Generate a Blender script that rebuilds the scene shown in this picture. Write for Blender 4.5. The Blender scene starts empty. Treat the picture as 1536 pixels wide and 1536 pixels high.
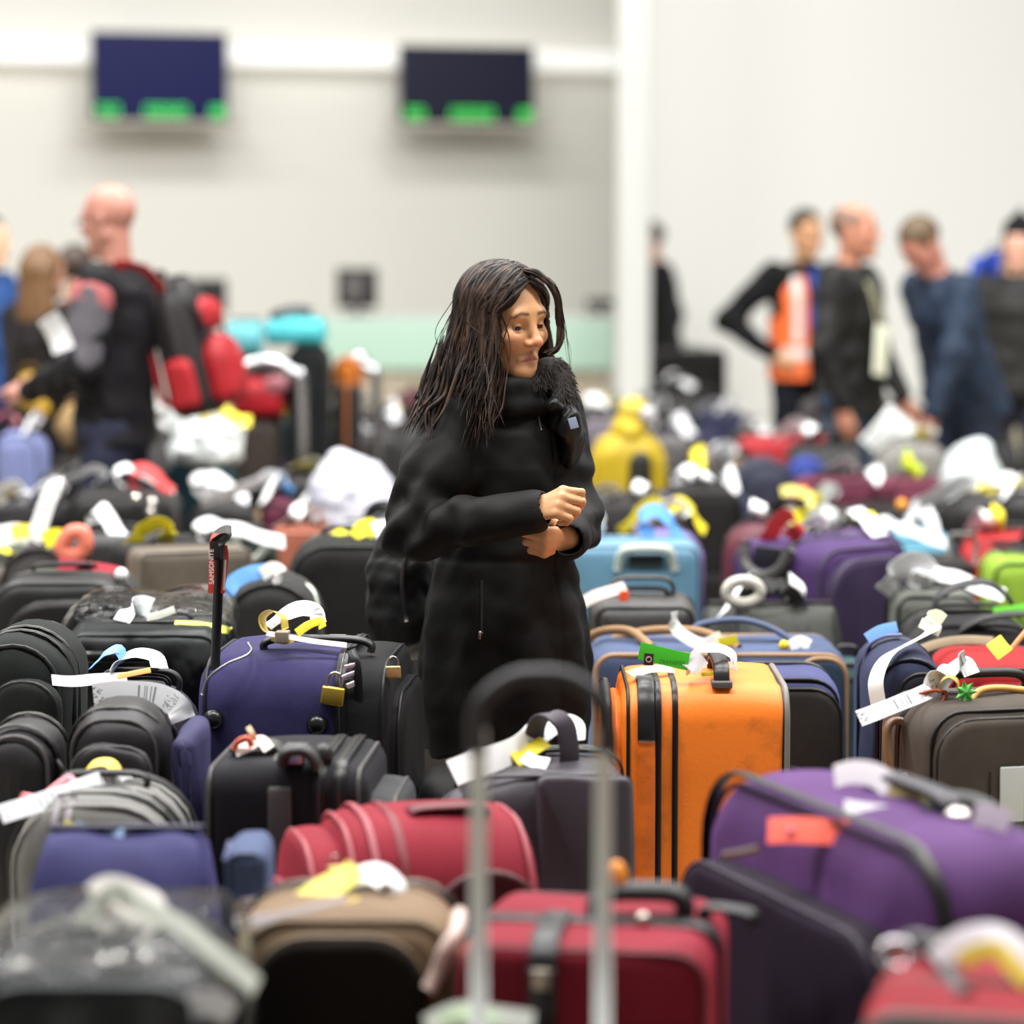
import bpy, math, random
import numpy as np
from mathutils import Vector, Matrix, noise, Euler

SC = bpy.context.scene
COL = SC.collection
R = math.radians
rnd = random.Random(7)

# ------------------------------------------------------------------ camera geometry
F = 4320.0            # focal length in pixels of the 1536 px frame
CH = 1.62             # camera height
PITCH = math.atan(412 / F)

def at(px, py, Y):
    """world point at depth Y that lies on the viewing ray of a pixel"""
    ct, st = math.cos(PITCH), math.sin(PITCH)
    a, b = (px - 768) / F, (768 - py) / F
    dx, dy, dz = a, ct + b * st, -st + b * ct
    t = Y / dy
    return Vector((dx * t, Y, CH + dz * t))

# ------------------------------------------------------------------ materials
def lin(c):
    return tuple(((v / 255) / 12.92 if v / 255 <= 0.04045 else ((v / 255 + 0.055) / 1.055) ** 2.4) for v in c)

_mats = {}
def mat(name, rgb, rough=0.7, kind='plain', metal=0.0, scale=1.0, bump=0.25, spec=0.5, sheen=0.0, emit=0.0):
    key = (name, tuple(rgb), rough, kind, metal, scale, bump, spec, sheen, emit)
    if key in _mats:
        return _mats[key]
    m = bpy.data.materials.new(name)
    m.use_nodes = True
    nt = m.node_tree
    N, L = nt.nodes, nt.links
    b = N['Principled BSDF']
    c = (*lin(rgb), 1)
    b.inputs['Base Color'].default_value = c
    b.inputs['Roughness'].default_value = rough
    b.inputs['Metallic'].default_value = metal
    b.inputs['Specular IOR Level'].default_value = spec
    if sheen:
        b.inputs['Sheen Weight'].default_value = sheen
        b.inputs['Sheen Roughness'].default_value = 0.35
        b.inputs['Sheen Tint'].default_value = (*[min(1, v * 1.6 + .02) for v in c[:3]], 1)
    if emit:
        b.inputs['Emission Color'].default_value = c
        b.inputs['Emission Strength'].default_value = emit
    if kind in ('fabric', 'nylon', 'worn', 'leather'):
        tc = N.new('ShaderNodeTexCoord')
        n1 = N.new('ShaderNodeTexNoise')
        n1.inputs['Scale'].default_value = {'fabric': 9, 'nylon': 5, 'worn': 7, 'leather': 14}[kind] * scale
        n1.inputs['Detail'].default_value = 5
        L.new(tc.outputs['Object'], n1.inputs['Vector'])
        rp = N.new('ShaderNodeValToRGB')
        lo = {'fabric': 0.82, 'nylon': 0.85, 'worn': 0.5, 'leather': 0.75}[kind]
        rp.color_ramp.elements[0].position = 0.36 if kind != 'worn' else 0.28
        rp.color_ramp.elements[1].position = 0.62 if kind != 'worn' else 0.44
        rp.color_ramp.elements[0].color = (c[0] * lo, c[1] * lo, c[2] * lo, 1)
        rp.color_ramp.elements[1].color = (min(1, c[0] * 1.06), min(1, c[1] * 1.06), min(1, c[2] * 1.06), 1)
        L.new(n1.outputs['Fac'], rp.inputs['Fac'])
        L.new(rp.outputs['Color'], b.inputs['Base Color'])
        n2 = N.new('ShaderNodeTexNoise')
        n2.inputs['Scale'].default_value = {'fabric': 420, 'nylon': 60, 'worn': 150, 'leather': 220}[kind] * scale
        n2.inputs['Detail'].default_value = 2
        L.new(tc.outputs['Object'], n2.inputs['Vector'])
        bp = N.new('ShaderNodeBump')
        bp.inputs['Strength'].default_value = bump
        bp.inputs['Distance'].default_value = 0.002
        L.new(n2.outputs['Fac'], bp.inputs['Height'])
        L.new(bp.outputs['Normal'], b.inputs['Normal'])
    _mats[key] = m
    return m

def deep(c, k=.80):
    k = .64 if max(c) < 66 else k
    return tuple(round(v * k, 1) for v in c)
def fab(rgb, rough=0.75, **k):
    return mat('woven_fabric', deep(rgb), rough, 'fabric', sheen=0.7, spec=.15, **k)
def nyl(rgb, rough=0.42, **k):
    return mat('nylon_cloth', deep(rgb), rough, 'nylon', sheen=.5, spec=.28, **k)
def plas(rgb, rough=0.35):
    return mat('plastic', rgb, rough, spec=.4)
def metal(rgb, rough=0.3):
    return mat('metal', rgb, rough, metal=1.0)

def tag_paper():
    if 'tagp' in _mats: return _mats['tagp']
    m = bpy.data.materials.new('printed_tag_paper'); m.use_nodes = True
    nt = m.node_tree; N, L = nt.nodes, nt.links
    b = N['Principled BSDF']; b.inputs['Roughness'].default_value = 0.55
    uv = N.new('ShaderNodeUVMap')
    sx = N.new('ShaderNodeSeparateXYZ'); L.new(uv.outputs['UV'], sx.inputs['Vector'])
    def mth(op, a, v, o=None):
        n = N.new('ShaderNodeMath'); n.operation = op
        if hasattr(a, 'links'): L.new(a, n.inputs[0])
        else: n.inputs[0].default_value = a
        if hasattr(v, 'links'): L.new(v, n.inputs[1])
        else: n.inputs[1].default_value = v
        return n.outputs[0]
    u, v = sx.outputs['X'], sx.outputs['Y']
    # bar code blocks every 15 cm: thin dark bars across the strip
    period = mth('MODULO', mth('ADD', u, 10.0), 0.15)
    inblock = mth('MULTIPLY', mth('GREATER_THAN', period, 0.03), mth('LESS_THAN', period, 0.075))
    inv = mth('MULTIPLY', mth('GREATER_THAN', v, 0.16), mth('LESS_THAN', v, 0.84))
    cmb = N.new('ShaderNodeCombineXYZ'); L.new(mth('MULTIPLY', u, 420.0), cmb.inputs['X'])
    nz = N.new('ShaderNodeTexWhiteNoise'); nz.noise_dimensions = '1D'
    L.new(mth('FLOOR', mth('MULTIPLY', u, 480.0), 0), nz.inputs['W'])
    bars = mth('GREATER_THAN', nz.outputs['Value'], 0.55)
    fac = mth('MULTIPLY', mth('MULTIPLY', inblock, inv), bars)
    # rows of small print next to it
    txt = mth('MULTIPLY', mth('GREATER_THAN', period, 0.095), mth('LESS_THAN', period, 0.12))
    nz2 = N.new('ShaderNodeTexWhiteNoise'); nz2.noise_dimensions = '2D'
    cb = N.new('ShaderNodeCombineXYZ')
    L.new(mth('FLOOR', mth('MULTIPLY', u, 260.0), 0), cb.inputs['X'])
    L.new(mth('FLOOR', mth('MULTIPLY', v, 24.0), 0), cb.inputs['Y'])
    L.new(cb.outputs[0], nz2.inputs['Vector'])
    t2 = mth('MULTIPLY', mth('MULTIPLY', txt, inv), mth('GREATER_THAN', nz2.outputs['Value'], 0.7))
    fac = mth('MULTIPLY', mth('MAXIMUM', fac, t2), 0.75)
    mx = N.new('ShaderNodeMix'); mx.data_type = 'RGBA'
    L.new(fac, mx.inputs[0])
    mx.inputs[6].default_value = (0.86, 0.86, 0.87, 1); mx.inputs[7].default_value = (0.08, 0.08, 0.1, 1)
    L.new(mx.outputs[2], b.inputs['Base Color'])
    _mats['tagp'] = m
    return m
def paper(rgb=(240, 240, 240)):
    return mat('paper', rgb, 0.55)
YEL, WHT, GRN, BLU, RED = (240, 222, 40), (242, 242, 242), (70, 205, 60), (95, 160, 225), (215, 60, 60)

def film():
    if 'film' in _mats: return _mats['film']
    m = bpy.data.materials.new('clear_plastic_film'); m.use_nodes = True
    nt = m.node_tree; N, L = nt.nodes, nt.links
    out = N['Material Output']; N.remove(N['Principled BSDF'])
    tr = N.new('ShaderNodeBsdfTransparent'); tr.inputs['Color'].default_value = (.93, .95, .95, 1)
    gl = N.new('ShaderNodeBsdfGlossy'); gl.inputs['Roughness'].default_value = 0.12; gl.inputs['Color'].default_value = (.7, .7, .7, 1)
    df = N.new('ShaderNodeBsdfTranslucent'); df.inputs['Color'].default_value = (.85, .87, .88, 1)
    dd = N.new('ShaderNodeBsdfDiffuse'); dd.inputs['Color'].default_value = (.85, .87, .88, 1)
    tc = N.new('ShaderNodeTexCoord'); n2 = N.new('ShaderNodeTexNoise')
    n2.inputs['Scale'].default_value = 14; n2.inputs['Detail'].default_value = 3
    L.new(tc.outputs['Object'], n2.inputs['Vector'])
    bp = N.new('ShaderNodeBump'); bp.inputs['Strength'].default_value = 0.8; bp.inputs['Distance'].default_value = 0.02
    L.new(n2.outputs['Fac'], bp.inputs['Height']); L.new(bp.outputs['Normal'], gl.inputs['Normal'])
    fr = N.new('ShaderNodeFresnel'); fr.inputs['IOR'].default_value = 1.22; L.new(bp.outputs['Normal'], fr.inputs['Normal'])
    a0 = N.new('ShaderNodeAddShader'); 
    m0 = N.new('ShaderNodeMixShader'); m0.inputs[0].default_value = 0.5; L.new(df.outputs[0], m0.inputs[1]); L.new(dd.outputs[0], m0.inputs[2])
    rp = N.new('ShaderNodeMapRange'); rp.inputs['From Min'].default_value = .5; rp.inputs['From Max'].default_value = .75
    rp.inputs['To Min'].default_value = .0; rp.inputs['To Max'].default_value = .05
    L.new(n2.outputs['Fac'], rp.inputs['Value'])
    m1 = N.new('ShaderNodeMixShader'); L.new(rp.outputs[0], m1.inputs[0]); L.new(tr.outputs[0], m1.inputs[1]); L.new(m0.outputs[0], m1.inputs[2])
    m2 = N.new('ShaderNodeMixShader'); L.new(fr.outputs[0], m2.inputs[0]); L.new(m1.outputs[0], m2.inputs[1]); L.new(gl.outputs[0], m2.inputs[2])
    N.remove(a0)
    L.new(m2.outputs[0], out.inputs['Surface'])
    _mats['film'] = m
    return m

# ------------------------------------------------------------------ objects
def mk(name, verts, faces, m, parent=None, smooth=True, uv=None, sharp=None):
    me = bpy.data.meshes.new(name)
    me.from_pydata([tuple(v) for v in verts], [], faces)
    if smooth:
        me.polygons.foreach_set('use_smooth', [True] * len(me.polygons))
        if sharp: me.set_sharp_from_angle(angle=R(sharp))
    if uv is not None:
        l = me.uv_layers.new(name='UVMap')
        idx = np.empty(len(me.loops), dtype=np.int32); me.loops.foreach_get('vertex_index', idx)
        l.data.foreach_set('uv', np.asarray(uv, dtype=np.float32)[idx].ravel())
    me.update()
    o = bpy.data.objects.new(name, me)
    COL.objects.link(o)
    if m is not None: me.materials.append(m)
    if parent is not None: o.parent = parent
    return o

def root(name, label, cat, loc=(0, 0, 0), rz=0, group=None, rx=0, ry=0):
    o = bpy.data.objects.new(name, None)
    COL.objects.link(o)
    o.empty_display_size = 0.1
    o.location = loc; o.rotation_euler = (R(rx), R(ry), R(rz))
    o['label'] = label; o['category'] = cat
    if group: o['group'] = group
    return o

def tagp(o, label, cat, group=None):
    o['label'] = label; o['category'] = cat
    if group: o['group'] = group
    return o

def struct(o):
    o['kind'] = 'structure'
    return o

class G:
    """collects geometry of one mesh"""
    def __init__(s): s.v, s.f, s.uv = [], [], []
    def add(s, v, f, uv=None):
        n = len(s.v); s.v += [tuple(x) for x in v]; s.f += [tuple(i + n for i in q) for q in f]
        s.uv += list(uv) if uv is not None else [(0, 0)] * len(v)
        return s
    def box(s, c, h, bev=0.0, rot=None):
        c = Vector(c)
        if bev <= 0:
            v = [Vector((x * h[0], y * h[1], z * h[2])) for x in (-1, 1) for y in (-1, 1) for z in (-1, 1)]
            f = [(0, 1, 3, 2), (4, 6, 7, 5), (0, 4, 5, 1), (2, 3, 7, 6), (0, 2, 6, 4), (1, 5, 7, 3)]
        else:
            v, f = rbox(h, bev, 3)
        if rot is not None: v = [rot @ Vector(x) for x in v]
        return s.add([c + Vector(x) for x in v], f)
    def cyl(s, a, b, ra, rb=None, n=16):
        rb = ra if rb is None else rb
        a, b = Vector(a), Vector(b)
        return s.add(*sweep([a, a, b, b], circ=(0.0001, ra, rb, 0.0001), n=n, raw=True))
    def sph(s, c, r, n=16, m=10, sc=(1, 1, 1)):
        v = [(c[0], c[1], c[2] + r * sc[2])]; f = []
        for i in range(1, m):
            t = math.pi * i / m
            for j in range(n):
                p = 2 * math.pi * j / n
                v.append((c[0] + r * sc[0] * math.sin(t) * math.cos(p), c[1] + r * sc[1] * math.sin(t) * math.sin(p), c[2] + r * sc[2] * math.cos(t)))
        v.append((c[0], c[1], c[2] - r * sc[2]))
        for j in range(n): f.append((0, 1 + j, 1 + (j + 1) % n))
        for i in range(m - 2):
            for j in range(n):
                a = 1 + i * n
                f.append((a + j, a + n + j, a + n + (j + 1) % n, a + (j + 1) % n))
        a = 1 + (m - 2) * n
        for j in range(n): f.append((a + j, len(v) - 1, a + (j + 1) % n))
        return s.add(v, f)
    def mk(s, name, m, parent=None, smooth=True, sharp=None):
        return mk(name, s.v, s.f, m, parent, smooth, s.uv, sharp)

def rbox(h, r, n=3):
    r = min(r, min(h) * 0.98)
    V, Fc, idx = [], [], {}
    cs = []
    for k in range(3):
        a = h[k] - r
        cs.append([-h[k] + r - r * math.cos(math.pi / 2 * i / n) if False else -a - r * (1 - i / n) for i in range(n)] + [-a, a] + [a + r * (i + 1) / n for i in range(n)])
    def put(p):
        key = tuple(round(x, 6) for x in p)
        if key in idx: return idx[key]
        q = [max(-(h[k] - r), min(h[k] - r, p[k])) for k in range(3)]
        d = Vector(p) - Vector(q)
        if d.length > 1e-9: d.normalize()
        idx[key] = len(V); V.append(Vector(q) + d * r)
        return idx[key]
    for ax in range(3):
        a1, a2 = (ax + 1) % 3, (ax + 2) % 3
        for sg in (-1, 1):
            for i in range(len(cs[a1]) - 1):
                for j in range(len(cs[a2]) - 1):
                    q = []
                    for (ii, jj) in ((i, j), (i + 1, j), (i + 1, j + 1), (i, j + 1)):
                        p = [0, 0, 0]; p[ax] = sg * h[ax]; p[a1] = cs[a1][ii]; p[a2] = cs[a2][jj]
                        q.append(put(p))
                    if sg < 0: q.reverse()
                    Fc.append(tuple(q))
    return V, Fc

def crom(pts, n=8, closed=False):
    P = [Vector(p) for p in pts]
    if not closed: P = [P[0] * 2 - P[1]] + P + [P[-1] * 2 - P[-2]]
    else: P = [P[-1]] + P + P[:2]
    out = []
    for i in range(1, len(P) - 2):
        p0, p1, p2, p3 = P[i - 1:i + 3]
        for k in range(n):
            t = k / n
            out.append(0.5 * ((2 * p1) + (p2 - p0) * t + (2 * p0 - 5 * p1 + 4 * p2 - p3) * t * t + (3 * p1 - p0 - 3 * p2 + p3) * t ** 3))
    if not closed: out.append(P[-2].copy())
    return out

def sweep(pts, wv=(0, 0, 1), w=0.02, t=0.02, n=8, closed=False, circ=None, raw=False, box=False, taper=None, wvs=None):
    """sweeps an oval (or boxy) section w x t along a path; circ gives radii along the path"""
    P = [Vector(p) for p in pts]; m = len(P)
    V, Fc, UV = [], [], []
    wv = Vector(wv); run = 0.0; prev = None
    if box:
        prof = [(-.5, -.32), (-.5, .32), (-.42, .5), (.42, .5), (.5, .32), (.5, -.32), (.42, -.5), (-.42, -.5)]; n = 8
    else:
        prof = [(math.cos(2 * math.pi * j / n) / 2, math.sin(2 * math.pi * j / n) / 2) for j in range(n)]
    for i in range(m):
        if raw: T = (P[-1] - P[0])
        elif closed: T = P[(i + 1) % m] - P[i - 1]
        else: T = P[min(i + 1, m - 1)] - P[max(i - 1, 0)]
        T = T.normalized() if T.length > 1e-9 else Vector((0, 0, 1))
        wq = Vector(wvs[i]) if wvs is not None else wv
        S = wq - T * T.dot(wq)
        if S.length < 1e-4:
            S = prev if prev is not None else T.orthogonal()
            S = S - T * T.dot(S)
        S.normalize(); prev = S
        Nn = T.cross(S)
        if i: run += (P[i] - P[i - 1]).length
        k = 1.0 if taper is None else taper[i]
        for (a, b) in prof:
            if circ is not None: V.append(P[i] + (S * a + Nn * b) * 2 * circ[i])
            else: V.append(P[i] + S * a * w * k + Nn * b * t * k)
            UV.append((run, a + .5))
    q = len(prof)
    for i in range(m if closed else m - 1):
        a, b = i * q, ((i + 1) % m) * q
        for j in range(q):
            Fc.append((a + j, b + j, b + (j + 1) % q, a + (j + 1) % q))
    if not closed:
        Fc.append(tuple(range(q - 1, -1, -1))); Fc.append(tuple((m - 1) * q + j for j in range(q)))
    if raw and circ is not None: return V, Fc
    return V, Fc, UV

def strip(name, pts, w, m, parent, wv=(1, 0, 0), t=0.0012, n=6, label=None, wvs=None, closed=False):
    o = mk(name, *sweep(crom(pts, n, closed), wv, w, t, box=True, wvs=None if wvs is None else crom(wvs, n), closed=closed)[:2], m, parent, True)
    me = o.data
    V, Fc, UV = sweep(crom(pts, n, closed), wv, w, t, box=True, wvs=None if wvs is None else crom(wvs, n), closed=closed)
    l = me.uv_layers.new(name='UVMap')
    idx = np.empty(len(me.loops), dtype=np.int32); me.loops.foreach_get('vertex_index', idx)
    l.data.foreach_set('uv', np.asarray(UV, dtype=np.float32)[idx].ravel())
    me.set_sharp_from_angle(angle=R(50))
    if label: o['label'] = label
    return o

def tube(pts, r, n=8, closed=False, sm=6):
    P = crom(pts, sm, closed) if sm else [Vector(p) for p in pts]
    return sweep(P, (0.3, 0.2, 1), 2 * r, 2 * r, n, closed)

# ------------------------------------------------------------------ signed distance bodies
class SDF:
    def __init__(s): s.ops = []; s.post = None
    def cap(s, a, b, ra, rb=None, k=0.02, sub=False):
        s.ops.append(('c', np.array(a, float), np.array(b, float), ra, ra if rb is None else rb, k, sub)); return s
    def ell(s, c, r, rot=None, k=0.02, sub=False):
        s.ops.append(('e', np.array(c, float), np.array(rot if rot is not None else np.eye(3), float), np.array(r, float), None, k, sub)); return s
    def fn(s, f, k=0.0, sub=False):
        s.ops.append(('f', f, None, None, None, k, sub)); return s
    def loft(s, rows, rot=None, org=(0, 0, 0), k=0.03, z0=None, z1=None):
        A = np.array(rows, float)   # z, cx, cy, rx, ry
        Rm = np.array(rot if rot is not None else np.eye(3), float); O = np.array(org, float)
        def f(P):
            q = (P - O) @ Rm
            z = np.clip(q[:, 2], A[0, 0], A[-1, 0])
            cx, cy, rx, ry = (np.interp(z, A[:, 0], A[:, i]) for i in (1, 2, 3, 4))
            d = (np.sqrt(((q[:, 0] - cx) / rx) ** 2 + ((q[:, 1] - cy) / ry) ** 2) - 1) * np.minimum(rx, ry)
            dz = np.maximum(A[0, 0] - q[:, 2], q[:, 2] - A[-1, 0])
            return np.maximum(d, dz)
        return s.fn(f, k)
    def __call__(s, P):
        d = None
        for op in s.ops:
            kd, k, sub = op[0], op[5], op[6]
            if kd == 'c':
                a, b = op[1], op[2]; ba = b - a; pa = P - a
                h = np.clip(pa @ ba / max(ba @ ba, 1e-12), 0, 1)
                e = np.linalg.norm(pa - h[:, None] * ba, axis=1) - (op[3] + (op[4] - op[3]) * h)
            elif kd == 'e':
                q = (P - op[1]) @ op[2]
                k0 = np.linalg.norm(q / op[3], axis=1); k1 = np.linalg.norm(q / op[3] ** 2, axis=1)
                e = k0 * (k0 - 1) / np.maximum(k1, 1e-9)
            else:
                e = op[1](P)
            if d is None: d = e; continue
            if sub:
                if k > 0:
                    h = np.maximum(k - np.abs(-d - e), 0) / k; d = -(np.minimum(-d, e) - h * h * k / 4)
                else: d = np.maximum(d, -e)
            else:
                if k > 0:
                    h = np.maximum(k - np.abs(d - e), 0) / k; d = np.minimum(d, e) - h * h * k / 4
                else: d = np.minimum(d, e)
        if s.post is not None: d = s.post(P, d)
        return d
    def mesh(s, lo, hi, h, slack=2.2):
        lo = np.array(lo, float); hi = np.array(hi, float)
        st = 4
        nc = np.ceil((hi - lo) / (h * st)).astype(int) + 1
        n = nc * st
        g = [lo[i] + h * st * (np.arange(nc[i]) + .5) for i in range(3)]
        C = np.stack(np.meshgrid(*g, indexing='ij'), -1).reshape(-1, 3)
        dc = np.concatenate([s(C[i:i + 300000]) for i in range(0, len(C), 300000)])
        act = np.abs(dc) < h * st * slack
        V = np.repeat(np.repeat(np.repeat(dc.reshape(nc), st, 0), st, 1), st, 2)
        ai = np.argwhere(act.reshape(nc))
        off = np.stack(np.meshgrid(*[np.arange(st)] * 3, indexing='ij'), -1).reshape(-1, 3)
        fi = (ai[:, None, :] * st + off[None]).reshape(-1, 3)
        FP = lo + (fi + .5) * h
        fv = np.concatenate([s(FP[i:i + 300000]) for i in range(0, len(FP), 300000)])
        V[fi[:, 0], fi[:, 1], fi[:, 2]] = fv
        return nets(V, lo + .5 * h, h)

def nets(V, lo, h):
    ins = V < 0
    c = np.zeros(np.array(V.shape) - 1, np.int8)
    for dx in (0, 1):
        for dy in (0, 1):
            for dz in (0, 1):
                c += ins[dx:V.shape[0] - 1 + dx, dy:V.shape[1] - 1 + dy, dz:V.shape[2] - 1 + dz]
    cells = np.argwhere((c > 0) & (c < 8))
    idx = -np.ones(c.shape, np.int64)
    idx[cells[:, 0], cells[:, 1], cells[:, 2]] = np.arange(len(cells))
    corner = np.array([(x, y, z) for x in (0, 1) for y in (0, 1) for z in (0, 1)])
    vals = np.stack([V[cells[:, 0] + o[0], cells[:, 1] + o[1], cells[:, 2] + o[2]] for o in corner], 1)
    acc = np.zeros((len(cells), 3)); cnt = np.zeros(len(cells))
    for i in range(8):
        for j in range(i + 1, 8):
            if np.abs(corner[i] - corner[j]).sum() != 1: continue
            a, b = vals[:, i], vals[:, j]
            m = (a < 0) != (b < 0)
            t = np.where(m, a / np.where(m, a - b, 1), 0)
            acc += np.where(m[:, None], corner[i] + t[:, None] * (corner[j] - corner[i]), 0); cnt += m
    verts = lo + (cells + acc / cnt[:, None]) * h
    faces = []
    for ax in range(3):
        u, v = (ax + 1) % 3, (ax + 2) % 3
        sl0 = [slice(None)] * 3; sl1 = [slice(None)] * 3
        sl0[ax] = slice(0, -1); sl1[ax] = slice(1, None)
        a, b = ins[tuple(sl0)], ins[tuple(sl1)]
        e = np.argwhere(a != b)
        sg = a[e[:, 0], e[:, 1], e[:, 2]]
        ok = (e[:, u] > 0) & (e[:, v] > 0) & (e[:, u] < V.shape[u] - 1) & (e[:, v] < V.shape[v] - 1)
        e, sg = e[ok], sg[ok]
        q = []
        for (du, dv) in ((-1, -1), (0, -1), (0, 0), (-1, 0)):
            k = e.copy(); k[:, u] += du; k[:, v] += dv
            q.append(idx[k[:, 0], k[:, 1], k[:, 2]])
        q = np.stack(q, 1)
        q[~sg] = q[~sg][:, ::-1]
        q = q[(q >= 0).all(1)]
        faces.append(q)
    return verts, np.concatenate(faces)

def npmesh(name, vf, m, parent, smooth=True, col=None):
    v, f = vf
    me = bpy.data.meshes.new(name)
    me.vertices.add(len(v)); me.vertices.foreach_set('co', np.asarray(v, np.float32).ravel())
    me.loops.add(len(f) * 4); me.loops.foreach_set('vertex_index', np.asarray(f, np.int32).ravel())
    me.polygons.add(len(f)); me.polygons.foreach_set('loop_start', np.arange(0, len(f) * 4, 4, dtype=np.int32))
    me.polygons.foreach_set('use_smooth', np.ones(len(f), bool))
    me.update(calc_edges=True); me.validate()
    if col is not None:
        a = me.color_attributes.new('Tint', 'FLOAT_COLOR', 'POINT')
        a.data.foreach_set('color', np.concatenate([col, np.ones((len(v), 1))], 1).astype(np.float32).ravel())
    o = bpy.data.objects.new(name, me); COL.objects.link(o)
    if m is not None: me.materials.append(m)
    if parent is not None: o.parent = parent
    return o

def rotm(rz=0, rx=0, ry=0):
    return np.array(Euler((R(rx), R(ry), R(rz)), 'XYZ').to_matrix())
# ------------------------------------------------------------------ people
def add_head(S, c, Rm, s=1.0, female=False, ears=True, jaw=1.0):
    c = np.array(c, float); Rm = np.array(Rm, float)
    T = lambda *q: c + Rm @ (np.array(q) * s)
    E = lambda q, r, k, rot=None, sub=False: S.ell(T(*q), np.array(r) * s, Rm if rot is None else Rm @ rot, k * s, sub)
    Cp = lambda a, b, ra, rb, k, sub=False: S.cap(T(*a), T(*b), ra * s, rb * s, k * s, sub)
    E((0, .012, .036), (.075, .095, .086), .02)
    E((0, -.028, -.022), (.060 * jaw, .060, .082), .03)
    for g in (-1, 1):
        Cp((g * .056 * jaw, .008, -.05), (g * .020 * jaw, -.062, -.098), .017, .015, .03)   # jaw line
        E((g * .041, -.061, -.022), (.021, .018, .017), .025)                                # cheek
    E((0, -.070, -.098), (.022, .020, .018), .03)                                            # chin
    Cp((-.036, -.074, .030), (.036, -.074, .030), .011, .011, .02)                           # brow
    for g in (-1, 1):
        E((g * .0325, -.098, .002), (.020, .0245, .0145), .012, None, True)                    # eye socket
    Cp((0, -.084, .014), (0, -.106, -.026), .0075, .0105, .012)                              # nose
    E((0, -.107, -.029), (.0115, .012, .0105), .008)
    for g in (-1, 1):
        E((g * .0125, -.096, -.033), (.0085, .011, .008), .007)
        E((g * .0065, -.104, -.0405), (.004, .006, .003), .003, None, True)                  # nostril
    Cp((-.023, -.0755, -.0685), (0, -.0885, -.0620), .0020, .0048, .012); Cp((.023, -.0755, -.0685), (0, -.0885, -.0620), .0020, .0048, .012)
    Cp((-.019, -.0765, -.0735), (0, -.0860, -.0750), .0028, .0056, .012); Cp((.019, -.0765, -.0735), (0, -.0860, -.0750), .0028, .0056, .012)
    Cp((-.026, -.0795, -.0755), (0, -.0940, -.0680), .0011, .0016, .003, True); Cp((.026, -.0795, -.0755), (0, -.0940, -.0680), .0011, .0016, .003, True)
    for g in (-1, 1):                                                                        # eyelids
        ec = T(g * .0315, -.0695, .003)
        up, lo, fw = Rm @ np.array((0, -.30, .954)), Rm @ np.array((0, -.34, -.94)), None
        def lid(P, ec=ec, n=up, rr=.0139 * s, o=.0048 * s):
            q = P - ec
            return np.maximum(np.linalg.norm(q, axis=1) - rr, o - q @ n)
        def lid2(P, ec=ec, n=lo, rr=.0137 * s, o=.0080 * s):
            q = P - ec
            return np.maximum(np.linalg.norm(q, axis=1) - rr, o - q @ n)
        S.fn(lid, .002 * s); S.fn(lid2, .002 * s)
    if ears:
        for g in (-1, 1):
            E((g * .077, .012, -.004), (.008, .019, .031), .008, rotm(g * -18, -12))
            E((g * .084, .010, .000), (.005, .010, .018), .005, rotm(g * -18, -12), True)

def head_tint(P, c, Rm, s, base, lips=(165, 95, 85), brow=(60, 45, 35), blush=(200, 110, 90), stubble=0.0):
    q = (P - np.array(c)) @ np.array(Rm) / s
    x, y, z = np.abs(q[:, 0]), q[:, 1], q[:, 2]
    sm = lambda a, b, v: np.clip((v - a) / (b - a), 0, 1)
    C = np.tile(np.array(lin(base)), (len(P), 1))
    def mix(C, col, f): return C * (1 - f[:, None]) + np.array(lin(col))[None] * f[:, None]
    front = 1 - sm(-.07, -.055, y)
    nose = np.exp(-(((q[:, 0]) / .016) ** 2 + ((z + .03) / .014) ** 2)) * (y < -.08)
    C = mix(C, blush, nose * .5)
    chk = np.exp(-(((x - .042) / .018) ** 2 + ((z + .028) / .016) ** 2)) * (y < -.03)
    C = mix(C, blush, chk * .25)
    lz = -.0715 + .0045 * np.cos(np.minimum(x, .024) / .024 * 1.57)
    lip = (1 - sm(.017, .025, x)) * (1 - sm(.0065, .0105, np.abs(z - lz + .0005))) * (y < -.078)
    C = mix(C, lips, lip * .75)
    bz = .0315 + .0025 * np.clip((x - .012) / .020, 0, 1) - .010 * np.clip((x - .030) / .020, 0, 1) ** 1.5
    bw = sm(.009, .014, x) * (1 - sm(.046, .052, x)) * (1 - sm(.0022, .0050, np.abs(z - bz))) * (y < -.05)
    C = mix(C, brow, bw * .85)
    if stubble:
        st = (1 - sm(-.05, -.03, z)) * (y < .0) * (1 - lip) * (z > -.125)
        C = mix(C, (95, 80, 70), st * stubble)
    return C

def eyes(parent, c, Rm, s=1.0, iris=(45, 28, 18), gaze=(0, -1, -.12)):
    c = np.array(c, float); Rm = np.array(Rm, float)
    for g in (-1, 1):
        ec = c + Rm @ (np.array((g * .0315, -.0695, .003)) * s)
        gd = Rm @ np.array(gaze, float); gd /= np.linalg.norm(gd)
        b = G().sph((0, 0, 0), .0127 * s, 24, 16)
        o = b.mk('eye', mat('eye_white', (150, 136, 124), .25), parent)
        o.data.materials.append(mat('iris', iris, .2)); o.data.materials.append(mat('pupil', (8, 7, 6), .1))
        q = Vector((0, 0, 1)).rotation_difference(Vector(gd))
        o.data.transform(q.to_matrix().to_4x4()); o.location = ec
        for p in o.data.polygons:
            d = p.center.normalized().dot(Vector(gd))
            p.material_index = 2 if d > .94 else (1 if d > .80 else 0)

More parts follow.
